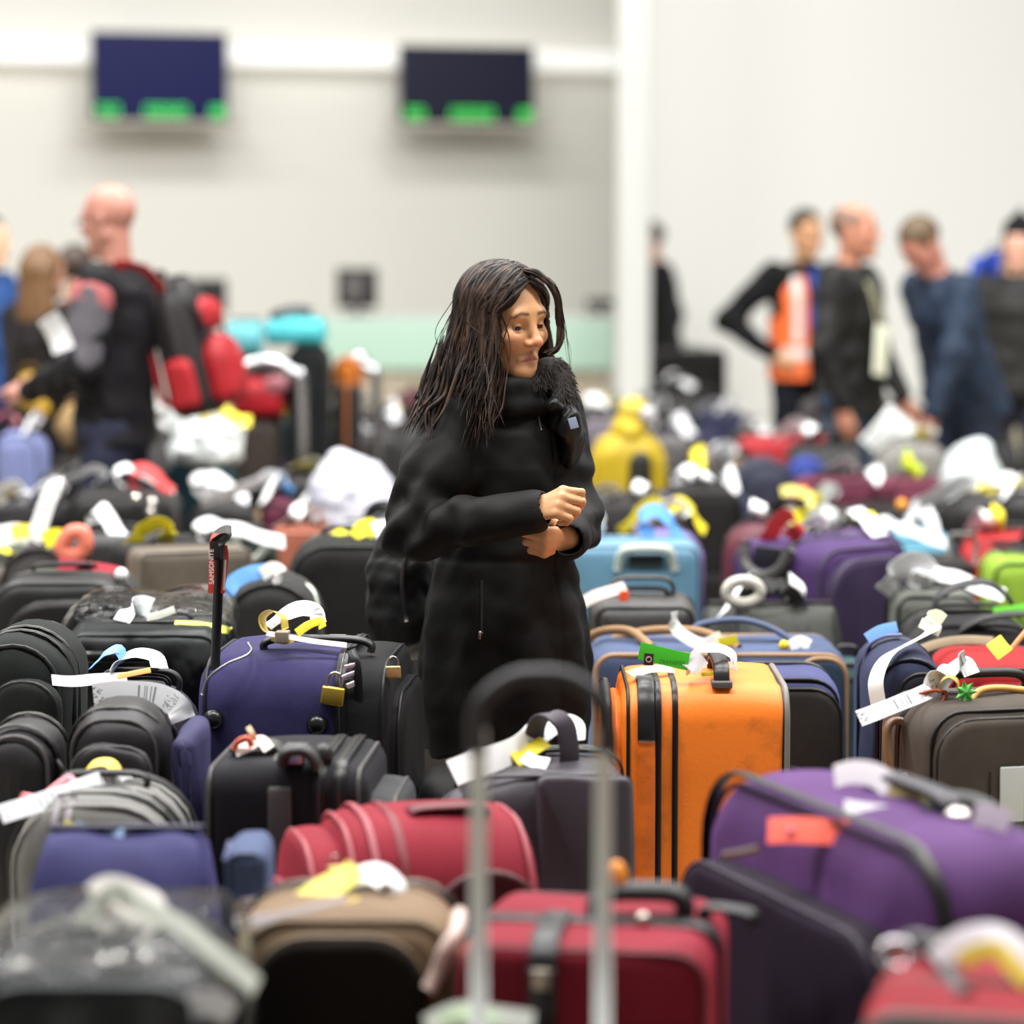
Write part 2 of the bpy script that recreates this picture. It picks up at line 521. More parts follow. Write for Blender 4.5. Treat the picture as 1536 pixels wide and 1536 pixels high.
def hand_caps(S, W, d, n, sgn, curl, s=1.0, thumb=0.4, k=.004):
    """W wrist, d towards the fingers, n the way the palm faces, sgn: side of the thumb (+1: d x n)"""
    W = np.array(W, float); d = np.array(d, float); d /= np.linalg.norm(d)
    n = np.array(n, float); n -= d * (n @ d); n /= np.linalg.norm(n)
    t = np.cross(d, n) * sgn
    offs = (.030, .0105, -.0095, -.028); mets = (.088, .090, .085, .078)
    segs = ((.043, .026, .020), (.047, .030, .021), (.043, .028, .021), (.033, .021, .018))
    for i in range(4):
        b = W + (d * .012 + t * offs[i] * .55) * s
        K = W + (d * mets[i] + t * offs[i] + n * (-.004 if i in (1, 2) else 0)) * s
        S.cap(b, K, .0125 * s, .0105 * s, .014 * s)
    for i in range(4):
        K = W + (d * mets[i] + t * offs[i]) * s
        a = 0; p = K
        cr = curl[i] if isinstance(curl[0], (tuple, list)) else curl
        for j in range(3):
            a += cr[j]
            v = d * math.cos(a) + n * math.sin(a) + t * (.04 * (1.5 - i) if j == 0 else 0)
            q = p + v * segs[i][j] * s
            r0, r1 = ((.0098, .0088), (.0088, .0080), (.0080, .0068))[j]
            S.cap(p, q, r0 * s, r1 * s, k * s if j else .007 * s)
            p = q
    p = W + (d * .022 + t * .024 + n * .006) * s
    S.cap(W + (d * .01 + t * .012) * s, p, .014 * s, .0135 * s, .014 * s)
    for v, l, r0, r1 in ((d * .70 + t * (.75 - .6 * thumb) + n * (.25 + .5 * thumb), .042, .013, .0105),
                         (d * .90 + t * (.15 - .75 * thumb) + n * (.25 + .4 * thumb), .031, .0105, .0095),
                         (d * .95 - t * (.75 * thumb) + n * (.2 + .2 * thumb), .026, .0095, .0078)):
        v = v / np.linalg.norm(v)
        q = p + v * l * s
        S.cap(p, q, r0 * s, r1 * s, .006 * s); p = q

def skin_mat():
    if 'skin' in _mats: return _mats['skin']
    m = bpy.data.materials.new('skin'); m.use_nodes = True
    N, L = m.node_tree.nodes, m.node_tree.links
    b = N['Principled BSDF']; a = N.new('ShaderNodeAttribute'); a.attribute_name = 'Tint'
    L.new(a.outputs['Color'], b.inputs['Base Color'])
    b.inputs['Roughness'].default_value = .48
    b.inputs['Subsurface Weight'].default_value = .12
    b.inputs['Subsurface Radius'].default_value = (.012, .005, .003)
    b.inputs['Subsurface Scale'].default_value = .6
    _mats['skin'] = m
    return m

def wob(P, f, seed=0.0):
    """cheap smooth noise -1..1"""
    x, y, z = P[:, 0] * f + seed, P[:, 1] * f + seed * 1.7, P[:, 2] * f - seed
    return (np.sin(x * 1.3 + 1.7 * np.sin(y * .9 + .6 * z)) + np.sin(y * 1.5 + 1.4 * np.sin(z * 1.1 - x * .7)) + np.sin(z * 1.7 + 1.5 * np.sin(x * .8 + y))) / 3

def person(label, loc, rz, H=1.75, skin=(205, 150, 125), jacket=((30, 29, 28), .75, 'fab'), trousers=(45, 60, 85), hair=None, hairkind='short',
           lean=0, head=(0, 0, 0), arms=None, hem=.86, coatopen=None, seed=1, shoes=(30, 28, 28), res=.0065, curl=(.35, .55, .4), vest=None, hat=None, shirt=None, sleeve=None, fem=False, stubble=0, bulk=1.0, glasses=False):
    """arms: ((elbow, wrist, handdir, palm) for his right (-x), the same for his left (+x)) in a 1.75 m body facing -y"""
    rt = root('person', label, 'person', loc, rz)
    s = H / 1.75
    piv = np.array((0, 0, .95)); Lm = rotm(0, lean)
    up = lambda p: piv + Lm @ (np.array(p, float) - piv)
    hc = up((0, -.015, 1.632)); hr = Lm @ rotm(head[0], head[1], head[2])
    if arms is None: arms = (None, None)
    A = []
    for g, a in ((-1, arms[0]), (1, arms[1])):
        sh = up((g * .178, .01, 1.415))
        if a is None:
            a = ((g * .245, .04, 1.13), (g * .25, -.05, .885), (0, -.25, -1), (-g, 0, -.2))
            a = (up(a[0]), up(a[1]), Lm @ np.array(a[2], float), Lm @ np.array(a[3], float))
        A.append((g, sh, np.array(a[0], float), np.array(a[1], float), np.array(a[2], float), np.array(a[3], float)))
    legs = [(g, np.array((g * .09, .0, .90)), np.array((g * .105, -.015, .50)), np.array((g * .115, .03, .10))) for g in (-1, 1)]
    # ---- the body, one skin
    S = SDF()
    add_head(S, hc, hr, 1.0, jaw=.94 if fem else 1.0)
    S.cap(hc + hr @ np.array((0, .02, -.06)), up((0, .015, 1.42)), .050, .056, .03)
    S.ell(up((0, .005, 1.30)), (.135, .085, .17), Lm, .05)
    S.cap(up((-.13, .01, 1.40)), up((.13, .01, 1.40)), .05, .05, .05)
    S.cap(up((0, 0, 1.25)), (0, .0, .95), .105, .11, .06)
    for g, a, b, c in legs:
        S.cap(a, b, .072, .048, .04); S.cap(b, c, .048, .035, .02); S.cap(c, c + np.array((g * .01, -.15, -.06)), .035, .03, .03)
    for g, sh, el, wr, hd, pn in A:
        S.cap(sh, el, .042, .034, .03); S.cap(el, wr, .034, .024, .015)
        hand_caps(S, wr, hd, pn, -g if False else g, curl, 1.0)
    allp = [hc + np.array((0, 0, .14))] + [x for q in A for x in (q[2], q[3], q[3] + q[4] / np.linalg.norm(q[4]) * .2)] + [c + np.array((0, -.2, -.1)) for _, a, b, c in legs]
    lo = np.min(allp, 0) - .16; hi = np.max(allp, 0) + .16
    lo[2] = 0; lo[0] = min(lo[0], -.3); hi[0] = max(hi[0], .3); hi[1] = max(hi[1], .25); lo[1] = min(lo[1], -.25)
    v, f = S.mesh(lo, hi, res)
    tint = head_tint(v, hc, hr, 1.0, skin, brow=(70, 52, 40), stubble=stubble)
    body = npmesh('body', (v * s, f), skin_mat(), rt, col=tint)
    eyes(rt, hc * s, hr, s, gaze=(0, -1, -.1))
    # ---- jacket
    J = SDF()
    zt = lambda z: z
    J.loft([(hem - .95, 0, 0, .185 * bulk, .145 * bulk), (0.05, 0, .0, .175 * bulk, .135 * bulk), (.18, 0, 0, .18 * bulk, .13 * bulk), (.36, 0, .005, .195 * bulk, .135 * bulk), (.44, 0, .01, .18, .115), (.50, 0, .015, .10, .085), (.535, 0, .015, .075, .075)], Lm, piv, k=.03)
    for g, sh, el, wr, hd, pn in A:
        J.cap(sh, el, .075 * bulk, .060 * bulk, .06)
        e2 = wr + (el - wr) * .06
        J.cap(el, e2, .060 * bulk, .044, .04)
    def hollow(P, hc=hc, c0=up((0, .01, 1.49)), ax=Lm @ np.array((0, -.35, 1.))):
        q = P - c0
        ax = ax / np.linalg.norm(ax)
        r = np.linalg.norm(q - np.outer(q @ ax, ax), axis=1) - .058
        return np.maximum(r, -(q @ ax + .05))
    J.fn(hollow, .006, True)
    J.post = lambda P, d: d + .006 * wob(P, 28, seed) + .004 * wob(P * np.array((1, 1, .45)), 60, seed + 3)
    jl, jh = lo.copy(), hi.copy(); jl[2] = hem - .35
    vj, fj = J.mesh(jl, jh, res * 1.1)
    jm = (nyl if jacket[2] == 'nyl' else fab)(jacket[0], jacket[1])
    npmesh('jacket', (vj * s, fj), jm, rt)
    if sleeve:
        g, sh, el, wr, hd, pn = A[1]
        E_ = SDF().cap(sh + (el - sh) * .16, el, .079, .066, .03)
        E_.post = lambda P, d: d + .005 * wob(P, 30, 9)
        lo_ = np.min([sh, el, wr], 0) - .12; hi_ = np.max([sh, el, wr], 0) + .12
        ve, fe = E_.mesh(lo_, hi_, .008); npmesh('sleeve', (ve * s, fe), fab(sleeve), rt)
        E_ = SDF().cap(sh + (el - sh) * .14, sh + (el - sh) * .20, .081, .080, .01)
        ve, fe = E_.mesh(lo_, hi_, .008); npmesh('sleeve_band', (ve * s, fe), fab((214, 120, 120)), rt)
    # ---- trousers, shoes
    P_ = SDF()
    P_.ell((0, .005, .93), (.165, .115, .12), None, .03)
    for g, a, b, c in legs:
        P_.cap(a, b, .092, .072, .05); P_.cap(b, c + np.array((0, 0, .0)), .072, .062, .04)
    P_.post = lambda P, d: np.maximum(d + .005 * wob(P, 30, seed + 5), .085 - P[:, 2])
    vp, fp = P_.mesh((-.32, -.22, .06), (.32, .22, 1.08), .009)
    npmesh('trousers', (vp * s, fp), fab(trousers), rt)
    for g, a, b, c in legs:
        H_ = SDF(); H_.cap(c + np.array((0, .02, -.035)), c + np.array((g * .015, -.15, -.06)), .05, .042, .02); H_.cap(c, c + np.array((0, 0, -.02)), .058, .055, .03)
        H_.post = lambda P, d: np.maximum(d, .004 - P[:, 2])
        vs, fs = H_.mesh(c + np.array((-.1, -.25, -.11)), c + np.array((.1, .13, .08)), .009)
        npmesh('shoe', (vs * s, fs), plas(shoes, .5), rt)
    # ---- hair
    T = lambda *q: hc + hr @ np.array(q)
    if hair:
        Hs = SDF()
        Hs.ell(T(0, .018, .040), (.083, .099, .093) if hairkind != 'thin' else (.0785, .0985, .086), hr, 0)
        if hairkind == 'long':
            Hs.cap(T(-.05, .05, 0), T(-.06, .06, -.22), .045, .05, .05); Hs.cap(T(.05, .05, 0), T(.06, .06, -.22), .045, .05, .05); Hs.cap(T(0, .08, 0), T(0, .09, -.2), .05, .05, .05)
        def cut(P):
            q = (P - hc) @ hr
            y, z, x = q[:, 1], q[:, 2], np.abs(q[:, 0])
            if hairkind == 'long': return np.maximum(np.maximum(y + .030, z - .088 - (y + .08) * .3), x - .066 + .0 * z)   # keeps the face open
            zl = np.interp(y, (-.09, -.055, -.02, .01, .05, .09), (.072, .070, .012, -.012, -.045, -.07))   # hairline from forehead over the ears to the nape
            return z - zl
        Hs.fn(lambda P: cut(P), .004, True)
        if hairkind == 'thin': Hs.ell(T(0, -.01, .105), (.062, .085, .045), hr, .006, True)
        Hs.post = lambda P, d: d + .0025 * wob(P, 110, seed)
        q = T(0, 0, 0)
        vh, fh = Hs.mesh(q - .34 if hairkind == 'long' else q - .16, q + .18, .006)
        npmesh('hair', (vh * s, fh), mat('hair', hair, .55, 'nylon', scale=3), rt)
    if hat:
        Hs = SDF(); Hs.ell(T(0, .015, .05), (.089, .106, .105), hr, 0)
        Hs.fn(lambda P: ((P - hc) @ hr)[:, 2] - .030 + .25 * ((P - hc) @ hr)[:, 1], .004, True)
        Hs.cap(T(0, .01, .155), T(0, .012, .165), .02, .018, .02)
        vh, fh = Hs.mesh(T(0, 0, .06) - .2, T(0, 0, .06) + .2, .006)
        npmesh('knit_hat', (vh * s, fh), fab(hat), rt)
    if vest:
        V_ = SDF()
        V_.loft([(-.08, 0, 0, .200, .158), (0.05, 0, .0, .192, .15), (.18, 0, 0, .196, .146), (.36, 0, .005, .205, .148), (.46, 0, .01, .17, .122)], Lm, piv)
        def arm(P):
            return np.minimum(*[np.linalg.norm((P - sh) - np.outer((P - sh) @ u, u), axis=1) - .085 for sh, u in [(A[0][1], np.array((1., 0, 0))), (A[1][1], np.array((1., 0, 0)))]]) if False else np.minimum(np.linalg.norm((P - A[0][1])[:, :2] * 1.0, axis=1) - .08 + 1e3 * (P[:, 2] < 1.2), np.linalg.norm((P - A[1][1])[:, :2], axis=1) - .08 + 1e3 * (P[:, 2] < 1.2))
        V_.fn(arm, .01, True)
        V_.fn(lambda P: np.maximum(np.abs(((P - piv) @ Lm)[:, 0]) - .05, ((P - piv) @ Lm)[:, 1] + .0), .004, True)
        V_.fn(hollow, .006, True)
        vv, fv = V_.mesh((-.3, -.3, .8), (.3, .3, 1.55), .007)
        o = npmesh('safety_vest', (vv * s, fv), mat('fluorescent_vest', vest, .6, 'fabric'), rt)
        o.data.materials.append(mat('reflective_band', (205, 200, 195), .3, 'plain'))
        for p in o.data.polygons:
            z = p.center.z / s; x = abs(p.center.x / s)
            if .98 < z < 1.035 or (1.06 < z < 1.50 and .085 < x < .125 and p.center.y < 0): p.material_index = 1
    if shirt:
        V_ = SDF(); V_.ell(up((0, -.112, 1.24)), (.045, .03, .22), Lm @ rotm(0, -4), 0)
        vv, fv = V_.mesh(up((0, -.1, 1.24)) - .26, up((0, -.1, 1.24)) + .26, .008)
        npmesh('shirt', (vv * s, fv), fab(shirt), rt)
    if glasses:
        g_ = G()
        for g in (-1, 1):
            g_.add(*tube([T(g * .033 + .02 * math.cos(a), -.098, .002 + .016 * math.sin(a)) * s for a in np.linspace(0, 6.28, 13)[:-1]], .002 * s, 6, True, 2)[:2])
            g_.add(*tube([T(g * .053, -.096, .008) * s, T(g * .078, -.05, .008) * s, T(g * .082, .015, .006) * s], .002 * s, 6)[:2])
        g_.add(*tube([T(-.013, -.1, .004) * s, T(0, -.104, .008) * s, T(.013, -.1, .004) * s], .002 * s, 6)[:2])
        g_.mk('eyeglasses', plas((20, 20, 22)), rt)
    return rt
# ------------------------------------------------------------------ the woman in the black coat
WX, WY = -.02, 6.30
def hair_mat():
    m = bpy.data.materials.new('dark_hair'); m.use_nodes = True
    N, L = m.node_tree.nodes, m.node_tree.links
    b = N['Principled BSDF']; b.inputs['Roughness'].default_value = .50; b.inputs['Specular IOR Level'].default_value = .22
    tc = N.new('ShaderNodeTexCoord'); mp = N.new('ShaderNodeMapping'); mp.inputs['Scale'].default_value = (60, 60, 9)
    n = N.new('ShaderNodeTexNoise'); n.inputs['Scale'].default_value = 1.0; n.inputs['Detail'].default_value = 4
    rp = N.new('ShaderNodeValToRGB')
    rp.color_ramp.elements[0].color = (*lin((24, 18, 16)), 1); rp.color_ramp.elements[1].color = (*lin((86, 64, 52)), 1)
    rp.color_ramp.elements[0].position = .42; rp.color_ramp.elements[1].position = .78
    L.new(tc.outputs['Object'], mp.inputs['Vector']); L.new(mp.outputs[0], n.inputs['Vector']); L.new(n.outputs['Fac'], rp.inputs['Fac']); L.new(rp.outputs[0], b.inputs['Base Color'])
    return m

def woman():
    rt = root('person', 'person with long dark hair in a black hooded coat, hands clasped, standing among the bags', 'person', (WX, WY, 0))
    K = WY / F
    X = lambda px: (px - 768) * K - WX
    Z = lambda py: CH - (py - 356) * K
    hyaw, hpit = 40, 5
    hr = rotm(hyaw) @ rotm(0, hpit) @ rotm(0, 0, -3)
    hs = .985
    hc = np.array((X(760), 0.0, Z(485)))
    f = np.array((math.sin(R(40)), -math.cos(R(40)), 0)); rgt = np.array((-math.cos(R(40)), -math.sin(R(40)), 0))
    bc = np.array((X(757), .04, 0))            # body axis
    up = np.array((0, 0, 1.))
    br = rotm(40)
    shR = bc + rgt * .150 + up * 1.225; shL = bc - rgt * .150 + up * 1.225
    elR = np.array((X(622), -.16, Z(785))); wrR = np.array((X(806), -.275, Z(748)))
    elL = np.array((X(862), .02, Z(783))); wrL = np.array((X(851), -.20, Z(794)))
    # ---------------- body
    S = SDF()
    add_head(S, hc, hr, hs, True, ears=True, jaw=.93)
    T = lambda *q: hc + hr @ (np.array(q) * hs)
    S.cap(T(0, .02, -.06), bc + up * 1.22, .046, .052, .03)
    S.ell(bc + up * 1.10, (.12, .08, .16), br, .05)
    S.cap(bc + rgt * .11 + up * 1.21, bc - rgt * .11 + up * 1.21, .045, .045, .05)
    S.cap(bc + up * 1.08, bc + up * .82, .085, .10, .06)
    for g in (-1, 1):
        a = bc + rgt * g * .075 + up * .80
        b = a + f * .01 - up * .36; c = a - up * .72
        S.cap(a, b, .07, .045, .04); S.cap(b, c, .045, .032, .02); S.cap(c, c + f * .13 - up * .045, .032, .026, .03)
    for sh, el, wr in ((shR, elR, wrR), (shL, elL, wrL)):
        S.cap(sh, el, .036, .031, .03); S.cap(el, wr, .031, .023, .015)
    fist = ((1.15, 1.5, .9), (1.2, 1.5, .9), (1.25, 1.5, .9), (1.25, 1.5, .9))
    # right hand above: back of the hand up and outward, fingers closed round the left fingers
    hdR = np.array((.70, -.60, .30)); hdL = np.array((-.66, -.72, -.06))
    fa0 = (wrR - elR) / np.linalg.norm(wrR - elR); fb0 = (wrL - elL) / np.linalg.norm(wrL - elL)
    hand_caps(S, wrR - fa0 * .012, hdR, (.30, .75, -.55), 1, ((.85, 1.45, .9), (1.0, 1.5, .9), (1.1, 1.5, .9), (1.15, 1.5, .9)), .92, .6, .0025)
    hand_caps(S, wrL - fb0 * .012, hdL, (-.55, .72, .30), -1, ((.95, 1.45, .9), (1.0, 1.5, .9), (1.05, 1.5, .9), (1.1, 1.5, .9)), .92, .6, .0025)
    v, fc = S.mesh((-.36, -.42, 0), (.32, .24, 1.66), .0032, 1.8)
    tint = head_tint(v, hc, hr, hs, (206, 152, 106), lips=(168, 100, 92), brow=(52, 36, 28), blush=(208, 116, 100))
    npmesh('body', (v, fc), skin_mat(), rt, col=tint)
    eyes(rt, hc, hr, hs, gaze=(-.24, -1, -.12))
    # ---------------- coat
    C = SDF()
    cy = lambda x0, x1: (X((x0 + x1) / 2) - bc[0])
    rows = []
    for py, x0, x1, ry in ((1135, 636, 882, .165), (1060, 628, 889, .165), (1000, 627, 888, .162), (950, 632, 884, .158), (900, 640, 874, .150), (850, 650, 862, .140), (810, 655, 856, .136), (760, 650, 858, .138), (700, 645, 866, .138), (650, 654, 856, .125), (620, 690, 838, .105), (602, 722, 822, .085), (585, 735, 812, .070)):
        rows.append((Z(py), X((x0 + x1) / 2), bc[1], (x1 - x0) / 2 * K, ry))
    C.loft(rows)
    C.cap(shR, shR + (elR - shR) * .5, .068, .066, .05); C.cap(shR + (elR - shR) * .5, elR, .066, .062, .05)
    C.cap(elR, wrR - (wrR - elR) * .04, .060, .047, .03)
    C.cap(shL, elL, .066, .060, .05)
    C.cap(elL, wrL, .058, .046, .03)
    for el, wr in ((elR, wrR), (elL, wrL)):        # cuff openings
        u = (wr - el) / np.linalg.norm(wr - el)
        def hole(P, a=wr, u=u):
            q = P - a; h = q @ u
            return np.maximum(np.linalg.norm(q - np.outer(h, u), axis=1) - .032, -(h + .030))
        C.fn(hole, .004, True)
    nb = bc + f * .015
    def neck(P):
        q = P - (nb + up * 1.27)
        return np.maximum(np.linalg.norm(q[:, :2], axis=1) - .058, -(q[:, 2] + .03))
    C.fn(neck, .006, True)
    ua = (elR - shR) / np.linalg.norm(elR - shR); fa = (wrR - elR) / np.linalg.norm(wrR - elR)
    def folds(P, d):
        d = d + .0035 * wob(P, 24, 2) + .002 * wob(P, 55, 5)
        # creases gathering at the near elbow, along the near forearm and the far sleeve
        q = P - elR
        h = q @ fa; w = np.exp(-((np.linalg.norm(q, axis=1)) / .13) ** 2)
        d = d + .010 * w * np.sin(95 * (q @ (ua * .6 + fa * .8)) + 3 * wob(P, 14, 1))
        near = np.exp(-(np.linalg.norm(q - np.outer(h, fa), axis=1) / .075) ** 2) * (h > 0) * np.clip((.17 - h) / .05, 0, 1)
        d = d + .0065 * near * np.sin(70 * h + 2.6 * wob(P, 18, 4) + 30 * q[:, 2])
        q2 = P - elL
        d = d + .008 * np.exp(-(np.linalg.norm(q2, axis=1) / .14) ** 2) * np.sin(80 * q2[:, 2] + 30 * q2[:, 0] + 2 * wob(P, 15, 8))
        # long hanging folds of the skirt
        ang = np.arctan2(P[:, 1] - bc[1], P[:, 0] - bc[0])
        sk = np.clip((1.0 - P[:, 2]) / .3, 0, 1)
        d = d + .0065 * sk * np.sin(9 * ang + 5 * P[:, 2] + 1.4 * wob(P, 7, 3))
        # front fly seam
        fr = bc + f * .0
        lx = (P - bc) @ np.array((math.cos(R(40)), math.sin(R(40)), 0)); ly = (P - bc) @ f
        d = d + .004 * np.exp(-((lx - .022) / .004) ** 2) * (ly > 0.05) * (P[:, 2] < 1.25)
        d = d + .003 * np.exp(-((P[:, 2] - Z(836)) / .010) ** 2) * (P[:, 1] < .3)
        return d
    C.post = folds
    v, fc = C.mesh((-.36, -.40, .45), (.32, .30, 1.36), .0046)
    coat = npmesh('coat', (v, fc), mat('coat_cloth', (17, 16, 15), .66, 'fabric', spec=.2, sheen=.05, bump=.35), rt)
    # collar: two turned up leaves round the throat
    cl = SDF()
    ring = [bc + f * .02 + np.array((.085 * math.cos(a), .085 * math.sin(a), 0)) for a in np.linspace(0, 2 * math.pi, 17)[:-1]]
    for i in range(16):
        a, b = ring[i], ring[(i + 1) % 16]
        hi = .030 + .012 * max(0, ((a - bc) @ f) / .1)
        cl.cap(a + up * (1.250 + hi * .2), b + up * (1.250 + hi * .2), .024, .024, .02)
        cl.cap(a * 1.0 + up * (1.256 + hi), b + up * (1.256 + hi), .017, .017, .025)
    cl.post = lambda P, d: d + .004 * wob(P, 45, 2)
    v, fc = cl.mesh(bc + np.array((-.17, -.17, 1.21)), bc + np.array((.17, .17, 1.40)), .0045)
    npmesh('collar', (v, fc), mat('coat_cloth', (17, 16, 15), .66, 'fabric', spec=.2, sheen=.05, bump=.35), rt)
    # hood thrown over the far shoulder: shiny lining
    hd = SDF()
    for px, py, y, r, tl in ((850, 628, -.050, (.032, .052, .040), 25), (858, 664, -.040, (.026, .048, .050), 10), (838, 606, -.058, (.030, .040, .022), 10)):
        hd.ell((X(px), y, Z(py)), r, rotm(0, 0, tl), .03)
    hd.post = lambda P, d: d + .008 * wob(P * np.array((1.2, 1, .7)), 60, 3) + .005 * np.abs(wob(P * np.array((1, 1, .6)), 95, 1))
    v, fc = hd.mesh((X(770), -.24, Z(760)), (X(910), .06, Z(540)), .0042)
    o = npmesh('hood', (v, fc), nyl((20, 20, 20), .42), rt)
    lab = G().box((0, 0, 0), (.010, .0015, .012), .001)
    l = lab.mk('sewn_label', mat('label_cloth', (120, 128, 150), .5), rt); l.location = (X(858), -.135, Z(628)); l.rotation_euler = (R(-14), R(-12), R(25))
    # fur trim of the hood
    rr = random.Random(5)
    fur = G()
    for i in range(4200):
        t = rr.random()
        pts = [np.array((X(a), y, Z(b))) for a, b, y in ((806, 572, -.045), (818, 553, -.03), (832, 551, -.01), (842, 572, -.03), (844, 598, -.06))]
        seg = min(3, int(t * 4)); u = t * 4 - seg
        c = pts[seg] * (1 - u) + pts[seg + 1] * u
        dv = Vector((rr.gauss(0, 1), rr.gauss(0, 1), rr.gauss(0, 1))).normalized()
        p0 = Vector(c) + dv * .018; p1 = p0 + (dv + Vector((.3, -.2, -.3))) * rr.uniform(.006, .014)
        p2 = p1 + (dv * .5 + Vector((.2, -.2, -.9))) * .008
        fur.add(*sweep([p0, p1, p2], circ=(.0010, .0007, .0002), n=4)[:2])
    fur.mk('fur_trim', mat('brown_fur', (46, 38, 32), .8), rt)
    core = SDF()
    for i in range(4): core.cap(pts[i], pts[i + 1], .022, .022, .02)
    v, fc = core.mesh((X(770), -.2, Z(640)), (X(870), -.04, Z(525)), .005)
    npmesh('fur_backing', (v, fc), mat('brown_fur', (30, 25, 22), .8), rt)
    # zips
    def ontop(px, py, off=.004):
        """point on the coat seen at a pixel, found by marching along Y"""
        P = np.array([(X(px) , y, Z(py)) for y in np.linspace(-.40, .25, 261)])
        d = C(P); i = np.argmax(d < 0)
        return P[i] - np.array((0, off, 0))
    z = G(); z.add(*sweep(crom([ontop(723, y, .001) for y in (862, 880, 900, 920, 942)], 5), (1, 0, 0), .006, .004, box=True)[:2])
    z.mk('pocket_zip', metal((70, 68, 66), .4), rt)
    z = G().cyl(ontop(721, 938), ontop(720, 950), .003, .004); z.mk('zip_puller', metal((150, 145, 140), .3), rt)
    z = G(); z.add(*sweep(crom([ontop(803 + i * 2.2, 598 + i * 11, .002) for i in range(5)], 4), (1, 0, 0), .005, .004, box=True)[:2])
    z.mk('front_zip', metal((110, 108, 104), .35), rt)
    for (a, b) in ((837, 618), (838, 630)):
        G().sph(ontop(a, b, .05), .005, 10, 8).mk('snap_button', metal((140, 138, 130), .25), rt)
    # leggings and boots
    for g in (-1, 1):
        a = bc + rgt * g * .075 + up * .80
        b = a + f * .01 - up * .36; c = a - up * .72
        L_ = SDF().cap(a, b, .082, .058, .02).cap(b, c + up * .22, .058, .047, .02)
        v, fc = L_.mesh(c + np.array((-.14, -.14, .15)), a + np.array((.12, .12, .1)), .008)
        npmesh('legging', (v, fc), fab((24, 23, 23)), rt)
        B_ = SDF().cap(c + up * .25, c, .056, .048, .02).cap(c - up * .03, c + f * .14 - up * .045, .045, .036, .03)
        B_.post = lambda P, d: np.maximum(d, .004 - P[:, 2])
        v, fc = B_.mesh(c + np.array((-.12, -.25, -.1)), c + np.array((.25, .15, .32)), .008)
        npmesh('boot', (v, fc), plas((26, 24, 23), .4), rt)
    # ---------------- hair
    hm = hair_mat()
    rr = random.Random(11)
    cap = SDF()
    cap.ell(T(0, .018, .040), np.array((.088, .108, .094)) * hs, hr, 0)
    cap.cap(T(-.060, .035, -.01), T(-.068, .03, -.165), .032, .046, .04)
    cap.cap(T(.058, .045, .0), T(.06, .06, -.14), .036, .04, .04)
    cap.cap(T(0, .075, .0), T(-.025, .11, -.185), .06, .062, .05)
    def face(P):
        q = (P - hc) @ hr / hs
        x, y, z = q[:, 0], q[:, 1], q[:, 2]
        wid = np.where(x < 0, .058 - .18 * np.clip(z - .03, 0, 1), .060 - .1 * np.clip(z - .03, 0, 1))
        top = .104 - 1.1 * np.clip(np.abs(x - .006) - .0, 0, 1)
        return np.maximum(np.maximum(np.abs(x) - wid, z - top), y + .012 + .2 * np.abs(x) - .25 * np.clip(z - .05, 0, 1))
    cap.fn(face, .008, True)
    cap.post = lambda P, d: d + .0035 * wob(P * np.array((1, 1, .22)), 120, 2)
    v, fc = cap.mesh(hc + np.array((-.26, -.22, -.34)), hc + np.array((.22, .24, .19)), .0042)
    hair = npmesh('hair', (v, fc), hm, rt)
    locks = G()
    RE = np.array((.0895, .111, .096))
    def lock(t, phi, zend, side, r, out, curl=0.0, lift=1.0, thin=False):
        """t: place along the parting (0 forehead, 1 crown); phi: where it leaves the head (deg from the face, + her right)"""
        a = R(phi)
        tp = R(-52 + 110 * t)            # parting point on the crown ellipsoid
        p0 = np.array((.008, math.sin(tp), math.cos(tp)))
        p3 = np.array((-math.sin(a), -math.cos(a), -.12))
        pts = []
        for u in (0, .2, .42, .66, .9):
            q = p0 * (1 - u) + p3 * u
            q = q / np.linalg.norm(q)
            pts.append(T(*(np.array((0, .018, .040)) + q * RE * lift)))
        e = pts[-1]
        dirh = hr @ np.array((-math.sin(a), -math.cos(a), 0))
        n = 7; wv_ = rr.gauss(0, .006); ph_ = rr.uniform(0, 6)
        for i in range(1, n + 1):
            w = i / n
            o = dirh * (out * w * w) + np.array((rr.gauss(0, .004), rr.gauss(0, .004), 0)) * w
            side_ = np.array((-.5, .2, 0)) * curl * math.sin(w * 3.0) + (hr @ np.array((math.cos(a), -math.sin(a), 0))) * wv_ * math.sin(w * 6 + ph_)
            pts.append(np.array((e[0], e[1], e[2] * (1 - w) + zend * w)) + o + side_)
        P = crom(pts, 4)
        m = len(P); rad = []
        for i in range(m):
            u = i / (m - 1)
            k = min(1, .45 + u * 3) * (1 + .45 * max(0, u - .45)) * (1 if u < .88 else max(.08, 1 - ((u - .88) / .12) ** 1.5 * .92))
            rad.append(r * k)
        locks.add(*sweep(P, (0, 0, 1), circ=rad, n=6)[:2])
    for i in range(330):      # near side and back
        t = rr.random(); phi = 52 + 128 * (rr.random() ** .85)
        t = min(1, max(0, .15 + .7 * (phi - 50) / 130 + rr.gauss(0, .12)))
        zz = Z(rr.uniform(585, 655)) if phi > 70 else Z(rr.uniform(590, 622))
        lock(t, phi, zz, -1, rr.uniform(.0036, .0075), rr.uniform(.0, .045) + .05 * (phi > 100), rr.gauss(.0, .012), rr.uniform(.985, 1.05))
    for i in range(50):
        phi = rr.uniform(150, 215); t = min(1, max(0, .8 + rr.gauss(0, .1)))
        lock(t, phi, Z(rr.uniform(590, 665)), -1, rr.uniform(.005, .008), rr.uniform(.04, .13), rr.gauss(.005, .015), rr.uniform(.99, 1.05))
